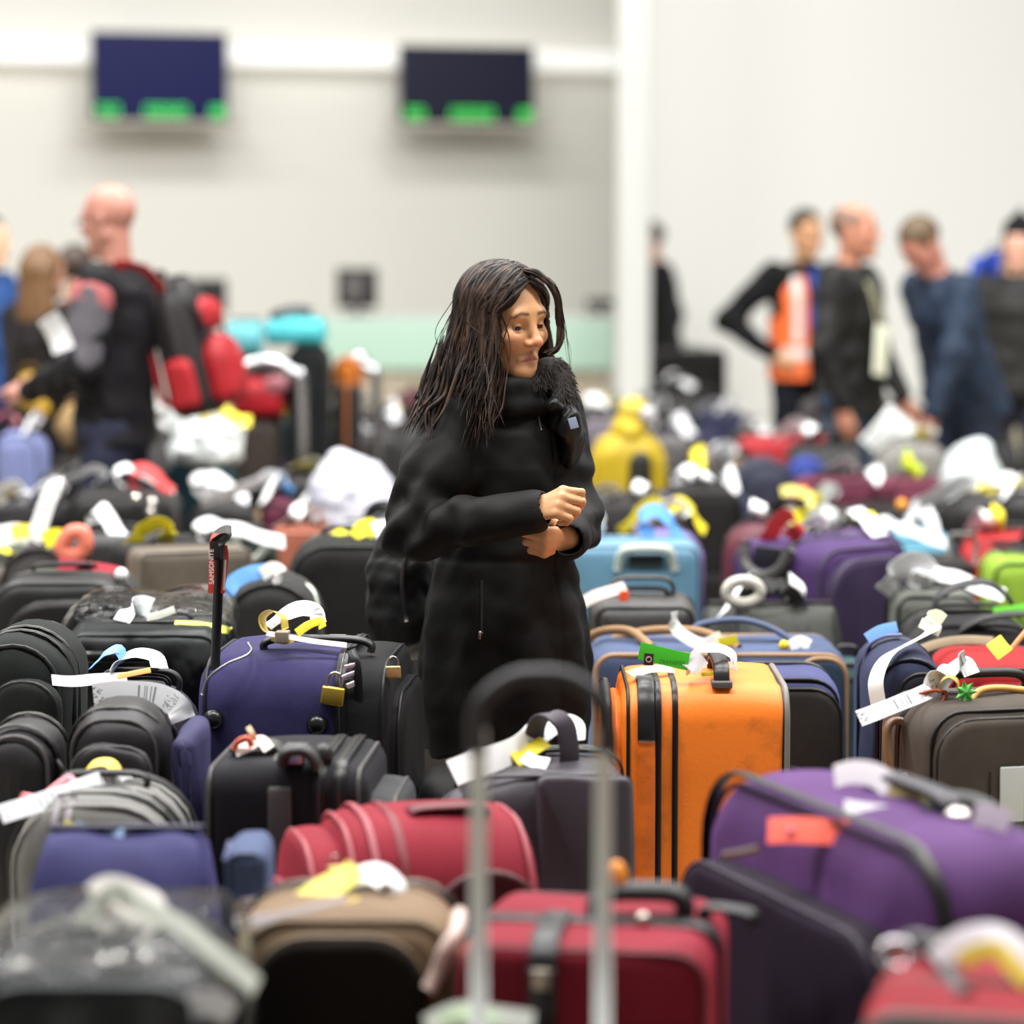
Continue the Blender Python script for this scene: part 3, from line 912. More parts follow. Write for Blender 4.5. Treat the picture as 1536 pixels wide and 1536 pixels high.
    for i in range(45):      # far side
        phi = -rr.uniform(60, 150)
        lock(min(1, max(0, .1 + .5 * (abs(phi) - 60) / 90 + rr.gauss(0, .08))), phi, Z(rr.uniform(560, 620)), 1, rr.uniform(.004, .007), rr.uniform(-.01, .03), 0, rr.uniform(.985, 1.04))
    # fine strands over the mass
    for i in range(520):
        phi = 48 + 150 * rr.random(); t = min(1, max(0, .15 + .7 * (phi - 50) / 130 + rr.gauss(0, .2)))
        lock(t, phi, Z(rr.uniform(575, 668)), -1, rr.uniform(.0008, .0016), rr.uniform(.0, .09), rr.gauss(0, .02), rr.uniform(1.0, 1.075))
    # the lock that swings out on the far side of the face and curls back under the chin
    for i in range(16):
        j = lambda s_=.0035: np.array((rr.gauss(0, s_), rr.gauss(0, s_), rr.gauss(0, s_)))
        pts = [np.array((X(a), y, Z(b))) + j() for a, b, y in ((772, 406, -.03), (806, 408, -.06), (832, 440, -.05), (839, 475, -.04), (840, 505, -.04), (834, 520, -.045), (818, 528, -.05))]
        P = crom(pts, 5); m = len(P)
        locks.add(*sweep(P, (0, 0, 1), circ=[.0042 * min(1, .1 + 4 * k / m) * (1 if k < m * .7 else max(.1, 1 - (k / m - .7) * 3)) for k in range(m)], n=6)[:2])
    for i in range(5):
        j = lambda s_=.004: np.array((rr.gauss(0, s_), rr.gauss(0, s_), rr.gauss(0, s_)))
        pts = [np.array((X(a), y, Z(b))) + j() for a, b, y in ((785, 404, -.04), (826, 430, -.05), (843, 475, -.04), (852, 520, -.03), (858, 560 + 8 * i, -.03))]
        P = crom(pts, 5); m = len(P)
        locks.add(*sweep(P, (0, 0, 1), circ=[.0014 * max(.15, 1 - k / m) for k in range(m)], n=5)[:2])
    # fly-away strands at the back
    for pts in (((690, 440), (672, 480), (656, 510), (660, 535)), ((680, 450), (655, 490), (657, 515), (672, 524)), ((668, 560), (640, 580), (622, 600), (613, 625)), ((664, 570), (630, 588), (618, 612), (617, 640)), ((672, 555), (650, 575), (626, 590), (612, 612)), ((700, 480), (735, 505), (755, 495), (768, 470))):
        P = crom([np.array((X(a), -.02 if pts[0] != (700, 480) else -.125, Z(b))) for a, b in pts], 6); m = len(P)
        locks.add(*sweep(P, (0, 0, 1), circ=[.0011 * max(.3, 1 - .6 * k / m) for k in range(m)], n=5)[:2])
    # wisps of hair lying back over the shoulder
    for i in range(60):
        x0 = rr.uniform(640, 690)
        pts = [(x0 + rr.gauss(20, 4), rr.uniform(500, 540)), (x0 + rr.gauss(4, 5), rr.uniform(560, 585)), (x0 - rr.uniform(2, 22), rr.uniform(600, 622)), (x0 - rr.uniform(8, 34), rr.uniform(628, 650))]
        yy = rr.uniform(-.10, .03)
        P = crom([np.array((X(a), yy - .02 * k, Z(b))) for k, (a, b) in enumerate(pts)], 6); m = len(P)
        rd = rr.choice((.0012, .004, .0055))
        locks.add(*sweep(P, (0, 0, 1), circ=[rd * min(1, .1 + 3.5 * k / m) * max(.12, 1 - .9 * max(0, k / m - .5) * 2) for k in range(m)], n=5)[:2])
    locks.mk('hair_locks', hm, hair)
    return rt, C
# ------------------------------------------------------------------ luggage
BLACK, CHAR, DKGREY = (34, 32, 31), (52, 49, 50), (78, 75, 76)

def rr_ring(w, h, rt, rb, z0, nc=6, ns=4):
    rt = max(.003, min(rt, w / 2 - .001, h / 2 - .001)); rb = max(.003, min(rb, w / 2 - .001, h / 2 - .001))
    P = []
    cs = [((w / 2 - rb), z0 + rb, rb, -90), ((w / 2 - rt), z0 + h - rt, rt, 0), (-(w / 2 - rt), z0 + h - rt, rt, 90), (-(w / 2 - rb), z0 + rb, rb, 180)]
    for i, (cx, cz, r, a0) in enumerate(cs):
        arc = [(cx + r * math.cos(R(a0 + 90 * k / nc)), cz + r * math.sin(R(a0 + 90 * k / nc))) for k in range(nc + 1)]
        P += arc
        nx, nz, nr, na = cs[(i + 1) % 4]
        q = (nx + nr * math.cos(R(na)), nz + nr * math.sin(R(na)))
        P += [(arc[-1][0] + (q[0] - arc[-1][0]) * k / (ns + 1), arc[-1][1] + (q[1] - arc[-1][1]) * k / (ns + 1)) for k in range(1, ns + 1)]
    return P

def softbox(W, T, H, rt=.06, rb=.04, r=.03, bf=.012, bb=.006, bs=.008, wr=.004, seed=0.0, z0=0.0, y0=0.0, fr=6, sag=0.0, nc=6, ns=4, cap=(.05, .4, .75, .93), rows=5):
    """rounded box: profile in XZ with corner radii rt / rb, depth T along y with edge radius r; bulges and wrinkles"""
    rings = []
    zc = z0 + H / 2
    for sgn, b in ((-1, bf), (1, bb)):
        L = []
        base = rr_ring(W - 2 * r, H - 2 * r, rt - r, rb - r, z0 + r, nc, ns)
        for s in cap:
            L.append(([(x * s, zc + (z - zc) * s) for x, z in base], y0 + sgn * (T / 2 + b * (1 - s ** 2.2))))
        for k in range(6):
            a = R(90 * k / 5); i = r * (1 - math.sin(a))
            L.append((rr_ring(W - 2 * i, H - 2 * i, rt - i, rb - i, z0 + i, nc, ns), y0 + sgn * (T / 2 - r * (1 - math.cos(a)))))
        if sgn < 0:
            rings += L
            for k in range(1, rows + 1):
                t = -1 + 2 * k / (rows + 1); i = -bs * (1 - t * t)
                rings.append((rr_ring(W - 2 * i, H - 2 * i, rt - i, rb - i, z0 + i, nc, ns), y0 + t * (T / 2 - r)))
        else: rings += L[::-1]
    V = []
    for P, y in rings:
        for x, z in P:
            p = Vector((x, y, z))
            if wr:
                q = p * fr + Vector((seed, seed * 2.3, -seed))
                p += noise.noise_vector(q) * wr + noise.noise_vector(q * 2.7) * wr * .5
            if sag and z > z0:
                u = (z - z0) / H
                p.z -= sag * u * u * (1 + noise.noise(Vector((x * 5 + seed, y * 5, seed)))) * (abs(2 * x / W) ** 2 + .2)
            if p.z < .002: p.z = .002
            V.append(p)
    n = len(rings[0][0]); m = len(rings)
    Fc = [tuple(range(n))]
    for i in range(m - 1):
        for j in range(n):
            Fc.append((i * n + j, (i + 1) * n + j, (i + 1) * n + (j + 1) % n, i * n + (j + 1) % n))
    Fc.append(tuple((m - 1) * n + j for j in range(n - 1, -1, -1)))
    return V, Fc

def ringpath(W, H, rt, rb, z0, y, off=0.0):
    return [Vector((x, y, z)) for x, z in rr_ring(W + 2 * off, H + 2 * off, rt + off, rb + off, z0 - off)]

def band(name, W, H, rt, rb, y, w, t, m, parent, z0=0.0, off=0.0, arc=None):
    """a flat band running round the profile at depth y (zip tape, piping, strap)"""
    P = [p for p in ringpath(W, H, rt, rb, z0, y, off)]
    for p in P: p.z = max(p.z, .006)
    return mk(name, *sweep(P, (0, 1, 0), w, t, closed=True, box=(t < w * .6))[:2], m, parent)

def grip(name, parent, c, ln, hgt, m, along=(1, 0, 0), up=(0, 0, 1), w=.028, t=.012, flat=False):
    c, a, u = Vector(c), Vector(along).normalized(), Vector(up).normalized()
    P = [c - a * ln / 2 - u * .004, c - a * ln / 2 + u * hgt * .55, c - a * ln * .36 + u * hgt, c + u * (hgt * 1.08), c + a * ln * .36 + u * hgt, c + a * ln / 2 + u * hgt * .55, c + a * ln / 2 - u * .004]
    wv = a.cross(u)
    return mk(name, *sweep(crom(P, 5), wv, w, t, n=10, box=flat)[:2], m, parent)

def wheel(parent, c, r=.025, axis=(1, 0, 0), w=.022):
    c, a = Vector(c), Vector(axis)
    g = G(); n = 18
    g.add(*sweep([c - a * w / 2, c - a * w / 2, c - a * w * .3, c + a * w * .3, c + a * w / 2, c + a * w / 2], circ=(.0005, r * .85, r, r, r * .85, .0005), n=n, raw=True))
    return g.mk('wheel', plas((22, 22, 22), .4), parent, sharp=40)

def tag(parent, base, az, L=.28, drop=.06, w=.045, kind='white', tw=25, loop=.045, rise=.05, z_end=None, sag=.0, name='baggage_tag'):
    """airline paper tag looped through a handle, its tail lying out along azimuth az (deg, 0 = +x)"""
    b = Vector(base); d = Vector((math.cos(R(az)), math.sin(R(az)), 0)); pz = Vector((0, 0, 1)); s = Vector((-d.y, d.x, 0))
    wv = s * math.cos(R(tw)) + pz * math.sin(R(tw))
    m1 = tag_paper() if kind in ('white', 'whiteyellow', 'whitegreen') else paper({'yellow': YEL, 'green': GRN, 'blue': BLU, 'red': RED, 'plain': WHT, 'orange': (250, 110, 70), 'neon': (215, 235, 50), 'pink': (240, 150, 160)}[kind])
    pts = [b - pz * .01, b - d * loop * .7 + pz * rise * .5, b - d * loop * .45 + pz * rise * 1.15, b + d * loop * .3 + pz * rise * 1.35, b + d * loop * 1.1 + pz * rise * .8,
           b + d * (loop + L * .3) + pz * (.015 - sag), b + d * (loop + L * .62) + pz * (-drop * .35 - sag * .5), b + d * (loop + L) - pz * drop]
    o = strip(name, pts, w, m1, parent, wv)
    if kind in ('whiteyellow', 'whitegreen'):
        q = [b + pz * .0 + s * .004, b + d * loop * .6 + pz * rise * .45 + s * .006, b + d * (loop + L * .10) + pz * .028 + s * .008, b + d * (loop + L * .34) + pz * .012 + s * .012]
        strip('tag_stub', q, w * .96, paper(YEL if kind == 'whiteyellow' else GRN), parent, wv)
    return o

def suitcase(label, loc, rz, W, T, H, col, trim=None, kind='fab', rough=.75, rt=.06, r=.03, pockets=(), zips=(.0,), piping=None, handle=True, side=(), feet=(), wheels=True,
             post=None, tags=(), group=None, name='suitcase', wr=.003, bulge=.012, cat='suitcase', tilt=0, sag=0, lean=0, zc=None, bands=(), zpull=0, ribs=0, sidecol=None, pipew=.009, quick=False, z=0, cs=1.0, back=None, scale=1.0):
    """front = -y. pockets: (x0, x1, z0, z1, depth[, colour]) in fractions of W, H on the front"""
    rt_ = root(name, label, cat, (loc[0], loc[1], z), rz, group, rx=lean, ry=tilt)
    mm = {'fab': fab, 'nyl': nyl, 'plas': plas, 'lea': lambda c, rough: mat('leather', c, rough, 'leather'), 'worn': lambda c, rough: mat('worn_cloth', c, rough, 'worn')}[kind](col, rough)
    tr = nyl(trim or BLACK, .4)
    sd = rnd.uniform(0, 50)
    lift = .03 if wheels else .004
    Hb = H - lift
    body = mk('body', *softbox(W, T, Hb, rt, min(rt, .04), r, bulge, bulge * .6, .006, wr, sd, lift, sag=sag, **(dict(nc=4, ns=2, cap=(.05, .6, .9), rows=3) if quick else {})), mm, rt_)
    if ribs:
        rb = G()
        for i in range(ribs):
            x = -W / 2 + W * (i + 1) / (ribs + 1)
            for yy in (-1, 1):
                rb.box((x, yy * (T / 2 + bulge * .7), lift + Hb / 2), (W / (ribs + 1) * .28, .006, Hb / 2 - rt * .8), .005)
        rb.mk('shell_rib', mm, rt_)
    pm = piping if piping is not None else (trim or BLACK)
    if piping is not False and not quick:
        for y in (-T / 2 + r * .35, T / 2 - r * .35):
            band('piping', W, Hb, rt, min(rt, .04), y, pipew, pipew, nyl(pm, .4), rt_, lift, -r * .18)
    for zy in zips:
        band('zipper', W, Hb, rt, min(rt, .04), zy * T, .022, .004, nyl((26, 26, 27), .38), rt_, lift, .0055)
        if not quick:
            band('zipper_teeth', W, Hb, rt, min(rt, .04), zy * T, .006, .006, metal((80, 78, 74), .35), rt_, lift, .0065)
    for b in bands:    # (y0 fraction, width, colour)
        band('trim_band', W, Hb, rt, min(rt, .04), b[0] * T, b[1], .004, nyl(b[2], .5), rt_, lift, .006)
    yf = -T / 2
    for p in pockets:
        x0, x1, z0, z1, dp = p[:5]
        pc = p[5] if len(p) > 5 else None
        pw, ph = (x1 - x0) * W, (z1 - z0) * Hb
        cx = (x0 + x1 - 1) / 2 * W
        pmat = mm if pc is None else ({'fab': fab, 'nyl': nyl}.get(kind, fab))(pc, rough)
        prt = min(p[6] if len(p) > 6 else .07, pw * .45)
        V, Fc = softbox(pw, dp * 2, ph, prt, .03, min(.022, dp * .9), .010, 0, .003, wr, sd + 3, lift + z0 * Hb, yf - bulge * .55, nc=5, ns=2)
        pk = mk('pocket', [v + Vector((cx, 0, 0)) for v in V], Fc, pmat, rt_)
        if piping is not False:
            q = [v + Vector((cx, 0, 0)) for v in ringpath(pw, ph, prt, .03, lift + z0 * Hb, yf - bulge * .55 - dp + .012, -.003)]
            mk('pocket_piping', *sweep(q, (0, 1, 0), pipew, pipew, closed=True)[:2], nyl(pm, .4), pk)
        yf -= dp * .75 if x1 - x0 > .6 else 0
    if handle:
        grip('handle', rt_, (0, T * .0, H + .003), min(.18, W * .5), .020, tr, w=.03, t=.012)
    for sx in side:
        grip('side_handle', rt_, (sx * (W / 2 + .006), 0, lift + Hb * .55), .2, .03, tr, along=(0, 0, 1), up=(sx, 0, 0), w=.03, t=.014)
    for f in feet:     # (side, y fraction, z fraction, r)
        g = G().sph((f[0] * (W / 2 + f[3] * .2), f[1] * T, lift + f[2] * Hb), f[3], 20, 14, (.9, 1, 1)); g.mk('foot', plas((20, 20, 21), .28), rt_)
    if wheels and not quick:
        for sx in (-1, 1):
            wheel(rt_, (sx * (W / 2 - .05), T / 2 - .015, .027), .026)
            G().box((sx * (W / 2 - .05), -T / 2 + .05, .017), (.02, .012, .0165), .004).mk('stand_foot', plas((22, 22, 22)), rt_)
    elif wheels:
        G().box((0, 0, .017), (W * .42, T * .4, .0165), .004).mk('stand_foot', plas((22, 22, 22)), rt_)
    if post:           # (x half gap, height above, colour, y, grip colour)
        ph = G(); hg, up_, pc, py, gc = post
        hm = metal(pc, .35) if sum(pc) > 200 else plas(pc, .3)
        for sx in (-1, 1):
            G().add(*sweep([(sx * hg, py, H - .05), (sx * hg, py, H + up_)], (1, 0, 0), .016, .012, n=10)[:2]).mk('trolley_tube', hm, rt_)
    return rt_

def duffel(label, loc, rz, L, D, H, col, trim=None, kind='nyl', rough=.5, tags=(), group=None, straps=True, wr=.008, name='duffel_bag', z=0, quick=False, pocket=None, ends=None, strapcol=None, cat='bag', sag=0.0, flat=.25, zipc=None):
    rt = root(name, label, cat, (loc[0], loc[1], z), rz, group)
    mm = {'fab': fab, 'nyl': nyl, 'worn': lambda c, r_: mat('worn_cloth', c, r_, 'worn'), 'lea': lambda c, r_: mat('leather', c, r_, 'leather')}[kind](col, rough)
    tr = nyl(strapcol or trim or BLACK, .5)
    sd = rnd.uniform(0, 60)
    n = 20 if quick else 32; m = 16 if quick else 30
    V = []; Fc = []
    def sec(a, s, x):
        e = .62 if math.sin(a) < 0 else .85
        c, s_ = math.cos(a), math.sin(a)
        y = math.copysign(abs(c) ** e, c) * D / 2 * s
        zz = H / 2 + math.copysign(abs(s_) ** e, s_) * H / 2 * s
        return Vector((x, y, zz))
    for i in range(m + 1):
        u = -1 + 2 * i / m
        e = max(0, (abs(u) - .80) / .20)
        s = math.sqrt(max(0, 1 - .92 * e ** 2.6))
        x = u * L / 2
        for j in range(n):
            p = sec(2 * math.pi * j / n, s, x)
            q = p * 7 + Vector((sd, -sd, sd * .5))
            p += noise.noise_vector(q) * wr + noise.noise_vector(q * 2.5) * wr * .6
            if sag: p.z -= sag * max(0, p.z / H) * (abs(u) ** 1.5 + .25 * noise.noise(Vector((u * 3, sd, 0))))
            p.z = max(.003, p.z)
            V.append(p)
    for i in range(m):
        for j in range(n): Fc.append((i * n + j, i * n + (j + 1) % n, (i + 1) * n + (j + 1) % n, (i + 1) * n + j))
    Fc.append(tuple(range(n - 1, -1, -1))); Fc.append(tuple(m * n + j for j in range(n)))
    mk('body', V, Fc, mm, rt)
    top = H * (1 - .0) + .006 - sag * .1
    z_ = [(u * L * .42, 0, top - sag * abs(u) ** 1.5 + .002) for u in np.linspace(-1, 1, 12)]
    mk('zipper', *sweep(z_, (0, 1, 0), .024, .008, box=True)[:2], nyl(zipc or (25, 25, 26), .35), rt)
    if straps:
        for sy in (-1, 1):
            P = []
            for x in (-.2, .2):
                pts = [sec(a, 1.012, x * L) + Vector((0, sy * .004, 0)) for a in [(-math.pi / 2 + .25) * 1 + k * (math.pi * .84) / 9 for k in range(10)]]
                if sy < 0: pts = [Vector((p.x, -p.y, p.z)) for p in pts]
                P.append(pts)
            arch = [Vector((x * L, sy * D * .16, top + .012 + .035 * math.cos(x / .2 * 1.3))) for x in (-.15, -.07, .07, .15)]
            path = P[0] + arch + P[1][::-1]
            mk('carry_strap', *sweep(crom(path, 2), (1, 0, 0), .034, .006, box=True, wvs=None)[:2], tr, rt)
    if ends:
        for sx in (-1, 1):
            g = [sec(2 * math.pi * j / 32, .90, sx * L * .455) for j in range(32)]
            mk('end_piping', *sweep(g, (1, 0, 0), .012, .012, closed=True)[:2], nyl(ends, .4), rt)
    if pocket:
        V, Fc = softbox(L * pocket[0], .05, H * pocket[1], .05, .03, .02, .012, 0, .003, wr * .6, sd, H * .1, -D / 2 - .01, nc=4, ns=2)
        mk('pocket', V, Fc, mm if len(pocket) < 3 else nyl(pocket[2], .5), rt)
    return rt

def backpack(label, loc, rz, W, T, H, col, col2, z=0, group=None, kind='nyl', trim=None, lean=0, name='backpack', tilt=0, cat='backpack', sdp=.09):
    rt = root(name, label, cat, (loc[0], loc[1], z), rz, group, rx=lean, ry=tilt)
    m1, m2, m3 = nyl(col, .55), nyl(col2, .55), nyl(trim or BLACK, .5)
    sd = rnd.uniform(0, 30)
    mk('body', *softbox(W, T, H, W * .42, .06, .06, .02, .005, .015, .007, sd, sag=.0), m1, rt)
    V, Fc = softbox(W * .78, .11, H * .48, .09, .04, .04, .02, 0, .008, .006, sd, H * .06, -T / 2 - .03); mk('front_pocket', V, Fc, m2, rt)
    V, Fc = softbox(W * .62, .06, H * .22, .07, .03, .025, .012, 0, .006, .005, sd + 2, H * .60, -T / 2 - .02); mk('upper_pocket', V, Fc, m2, rt)
    for sx in (-1, 1):
        V, Fc = softbox(T * .6, .07, H * .36, .04, .03, .03, .012, 0, .005, .005, sd + 4, H * .06, 0)
        mk('side_pocket', [Vector((sx * (W / 2 + .02) + v.y * sx, v.x, v.z)) for v in V], Fc, m2, rt)
        P = [(sx * W * .22, T / 2 - .01, H * .93), (sx * W * .24, T / 2 + sdp * .66, H * .92), (sx * W * .27, T / 2 + sdp, H * .7), (sx * W * .32, T / 2 + sdp * .75, H * .45), (sx * W * .40, T / 2 + .01, H * .16), (sx * W * .42, T / 2 - .03, H * .12)]
        mk('shoulder_strap', *sweep(crom(P, 6), (1, 0, 0), .055, .014, box=True)[:2], m2, rt)
        mk('compression_strap', *sweep(crom([(sx * W * .36, -T / 2 - .03, H * .55), (sx * W * .40, -T / 2 - .015, H * .75), (sx * W * .36, -.02, H * .95)], 5), (1, 0, .2), .028, .006, box=True)[:2], m3, rt)
    grip('haul_loop', rt, (0, T / 2 - .04, H), .09, .04, m3, w=.025, t=.008)
    mk('zipper', *sweep([v * 1.0 + Vector((0, 0, 0)) for v in ringpath(W * .96, H * .97, W * .40, .06, .01, -T * .18, .015)][6:26], (0, 1, 0), .02, .006, box=True)[:2], nyl((25, 25, 26), .35), rt)
    return rt

def wrap(parent, W, T, H, z0=0.0, seed=1.0, name='plastic_wrap', puff=.02, wr=.014, twist=True):
    """loose clear film round a bag"""
    mk(name, *softbox(W + 2 * puff, T + 2 * puff, H + puff, .07, .04, .04, .02, .02, .012, wr, seed, z0, fr=11), film(), parent)

def spot(x0, x1, yt, Y, D):
    """front top edge seen from pixel x0 to x1 at height row yt, depth Y -> centre, width, height"""
    a, b = at(x0, yt, Y), at(x1, yt, Y)
    return ((a.x + b.x) / 2, Y + D / 2), b.x - a.x, a.z

def padlock(parent, c, rot=(0, 0, 0), s=1.0, col=(226, 196, 84)):
    b = G().box((0, 0, 0), (.019 * s, .006 * s, .015 * s), .003 * s).mk('padlock', metal(col, .32), parent)
    b.location = c; b.rotation_euler = tuple(R(a) for a in rot)
    b['label'] = 'brass padlock'
    P = [(-.012 * s, 0, .012 * s), (-.012 * s, 0, .026 * s), (-.008 * s, 0, .035 * s), (0, 0, .039 * s), (.008 * s, 0, .035 * s), (.012 * s, 0, .026 * s), (.012 * s, 0, .012 * s)]
    mk('shackle', *tube(P, .0026 * s)[:2], metal((170, 165, 160), .25), b)
    return b

def text(name, s, size, m, parent, loc, rot, ext=.0006, align='CENTER'):
    cu = bpy.data.curves.new(name, 'FONT'); cu.body = s; cu.size = size; cu.extrude = ext; cu.align_x = align; cu.align_y = 'CENTER'
    t = bpy.data.objects.new(name, cu); COL.objects.link(t)
    dg = bpy.context.evaluated_depsgraph_get()
    me = bpy.data.meshes.new_from_object(t.evaluated_get(dg))
    COL.objects.unlink(t); bpy.data.objects.remove(t)
    o = bpy.data.objects.new(name, me); COL.objects.link(o)
    me.materials.clear(); me.materials.append(m)
    o.parent = parent; o.location = loc; o.rotation_euler = tuple(R(a) for a in rot)
    return o
# ------------------------------------------------------------------ the hall
def wallpt(px, py, off=0.0):
    """point on the left back wall (it runs slightly away to the right), off metres in front of it"""
    k = at(px, py, 1.0)
    t = (22.03 - off * 1.037) / (1 - .2754 * k.x)
    return at(px, py, t)
WANG = math.atan(.2754)

def hall():
    floor_m = mat('terrazzo_floor', (176, 168, 150), .35, 'leather', bump=.02)
    struct(G().box((0, 11, -.05), (14, 15, .05)).mk('floor', floor_m, smooth=False))
    wm = mat('painted_wall', (238, 236, 228), .6)
    a = Vector((-12, 22.03 + .2754 * -12, 0)); b = Vector((1.3, 22.03 + .2754 * 1.3, 0))
    c = (a + b) / 2; h = (b - a).length / 2
    w = G().box((0, .1, 3.4), (h, .1, 3.4)).mk('wall_back', wm, smooth=False); w.location = c; w.rotation_euler.z = WANG; struct(w)
    struct(G().box((6.9, 20.1, 3.4), (6.1, .1, 3.4)).mk('wall_right', mat('painted_wall', (242, 242, 237), .6), smooth=False))
    p0, p1 = at(926, 400, 18.6), at(976, 400, 18.6)
    struct(G().box(((p0.x + p1.x) / 2, 18.7, 3.4), ((p1.x - p0.x) / 2, .1, 3.4), .02).mk('column_white', mat('painted_wall', (226, 227, 222), .6)))
    # horizontal panel joint of the wall cladding
    def wallbox(name, x0, x1, y0, y1, off, dep, m, bev=.01, parent=None, label=None, cat=None, group=None):
        A, B = wallpt(x0, y0, off), wallpt(x1, y0, off)
        Zt, Zb = wallpt((x0 + x1) / 2, y0, off).z, wallpt((x0 + x1) / 2, y1, off).z
        g = G().box((0, 0, 0), (((B - A).xy.length) / 2, dep / 2, (Zt - Zb) / 2), bev)
        o = g.mk(name, m, parent)
        o.location = ((A.x + B.x) / 2, (A.y + B.y) / 2, (Zt + Zb) / 2); o.rotation_euler.z = WANG
        if label: tagp(o, label, cat, group)
        return o
    # the bright rail that carries the screens
    r = wallbox('wall_light_rail', -60, 944, 71, 101, .14, .16, mat('lit_diffuser', (255, 254, 250), .5, emit=.45), .03,
                label='long white glowing rail along the back wall that runs behind both screens', cat='light')
    bl = mat('screen_frame', (30, 29, 30), .5)
    for nm, x0, x1, y0, y1, scol, lab, grp in (('left', 137, 341, 48, 181, (27, 29, 78), 'wall screen above the bald man, dark blue picture with green figures along the bottom', ((142, 178, 2), (214, 280, 4), (314, 336, 2))),
                                          ('right', 601, 801, 68, 185, (30, 31, 50), 'wall screen above the woman, nearly black picture with green figures along the bottom', ((606, 636, 2), (674, 740, 4), (776, 798, 2)))):
        A, B = wallpt(x0, y0, .42), wallpt(x1, y0, .42); Zb = wallpt((x0 + x1) / 2, y1, .42).z
        hw, hz = (B - A).xy.length / 2, (wallpt((x0 + x1) / 2, y0, .42).z - Zb) / 2
        s = root('flight_screen', lab, 'screen', ((A.x + B.x) / 2, (A.y + B.y) / 2, Zb + hz)); s.rotation_euler.z = WANG
        G().box((0, .04, 0), (hw, .045, hz), .008).mk('casing', bl, s)
        G().box((0, -.008, .004), (hw - .012, .004, hz - .014), .001).mk('display', mat('display', scol, .55, emit=.16, spec=.2), s)
        G().box((0, .135, 0), (.12, .055, .1), .01).mk('wall_bracket', plas((60, 60, 60)), s)
        for (a0, a1, n) in grp:
            d = G()
            xa = (a0 - x0) / (x1 - x0) * 2 * hw - hw; xb = (a1 - x0) / (x1 - x0) * 2 * hw - hw
            for k in range(n):
                x = xa + (xb - xa) * (k + .5) / n; q = (xb - xa) / n * .3
                d.box((x - q, -.014, -hz + .067), (.006, .002, .035)); d.box((x + q, -.014, -hz + .067), (.006, .002, .035)); d.box((x, -.014, -hz + .036), (q, .002, .006)); d.box((x, -.014, -hz + .098), (q, .002, .006))
            d.mk('green_figures', mat('green_glow', (70, 225, 90), .5, emit=1.1), s, smooth=False)
        G().box((0, -.02, -hz - .02), (hw + .09, .14, .014), .006).mk('ledge', mat('ledge', (200, 192, 180), .6), s)
    # counter with pale green glass front
    Yc = 19.4
    x0, x1 = at(486, 480, Yc).x, at(921, 480, Yc).x
    zt, zg = at(700, 480, Yc).z, at(700, 556, Yc).z
    ct = root('check_in_counter', 'long check-in counter with a pale green front behind the woman', 'counter', ((x0 + x1) / 2, Yc, 0))
    hw = (x1 - x0) / 2
    G().box((0, .3, (zt + zg) / 2), (hw, .3, (zt - zg) / 2), .015).mk('green_panel', mat('pale_green_glass', (196, 226, 208), .15, spec=.6), ct)
    G().box((0, .32, zt + .012), (hw + .02, .32, .014), .006).mk('counter_top', mat('counter_top', (214, 220, 212), .4), ct)
    G().box((0, .34, zg / 2), (hw - .02, .28, zg / 2 - .002), .01).mk('base', mat('counter_base', (196, 182, 160), .6, 'leather', bump=.05), ct)
    def deskscreen(x0, x1, y0, y1, lab, pic):
        A, B = at(x0, y0, Yc + .3), at(x1, y1, Yc + .3)
        s = root('desk_monitor', lab, 'screen', ((A.x + B.x) / 2, Yc + .3, zt + .028))
        hz = (A.z - zt - .07) / 2
        G().box((0, 0, .045 + hz), ((B.x - A.x) / 2, .03, hz), .01).mk('casing', plas((38, 37, 38), .45), s)
        G().box((0, .03, .03), (.02, .015, .03), .004).mk('neck', plas((38, 37, 38), .45), s)
        G().box((0, .02, .006), (.1, .08, .0055), .003).mk('stand', plas((38, 37, 38), .45), s)
        if pic: G().box((-.02, -.032, .05 + hz), ((B.x - A.x) * .2, .003, hz * .6), .002).mk('rear_cover', plas((105, 100, 98), .5), s)
    deskscreen(505, 566, 403, 476, 'black desk monitor with a grey centre on the pale green counter', True)
    deskscreen(880, 920, 448, 476, 'small black desk monitor at the column end of the pale green counter', True)
    # a kiosk behind the backpack
    A, B = at(285, 418, 18.2), at(340, 470, 18.2)
    k = root('information_kiosk', 'black screen on a post showing behind the red backpack', 'kiosk', ((A.x + B.x) / 2, 18.2, 0))
    G().box((0, 0, (A.z + B.z) / 2), ((B.x - A.x) / 2, .04, (A.z - B.z) / 2), .012).mk('display', plas((34, 33, 33), .4), k)
    G().box((0, .02, B.z / 2), (.04, .03, B.z / 2 - .005), .006).mk('post', plas((70, 70, 70)), k); G().box((0, 0, .011), (.2, .18, .01), .006).mk('foot_plate', plas((70, 70, 70)), k)
    # baggage carousel at the right
    Yk = 15.4
    x0 = at(1428, 640, Yk).x
    zt, zl = at(1480, 600, Yk).z, at(1480, 634, Yk).z
    c = root('baggage_carousel', 'beige sided baggage carousel behind the man in the navy jacket', 'carousel', (x0 + 1.6, Yk, 0))
    G().box((0, .6, zl / 2), (1.6, .6, zl / 2 - .002), .03).mk('side_panel', mat('carousel_panel', (178, 170, 148), .5, 'leather', bump=.03), c)
    G().box((.0, .55, (zl + zt) / 2), (1.4, .5, (zt - zl) / 2), .03).mk('rim', mat('brushed_rim', (226, 214, 200), .35), c)
    G().box((.0, .6, zt + .004), (1.2, .36, .004)).mk('belt', plas((40, 40, 40), .7), c)

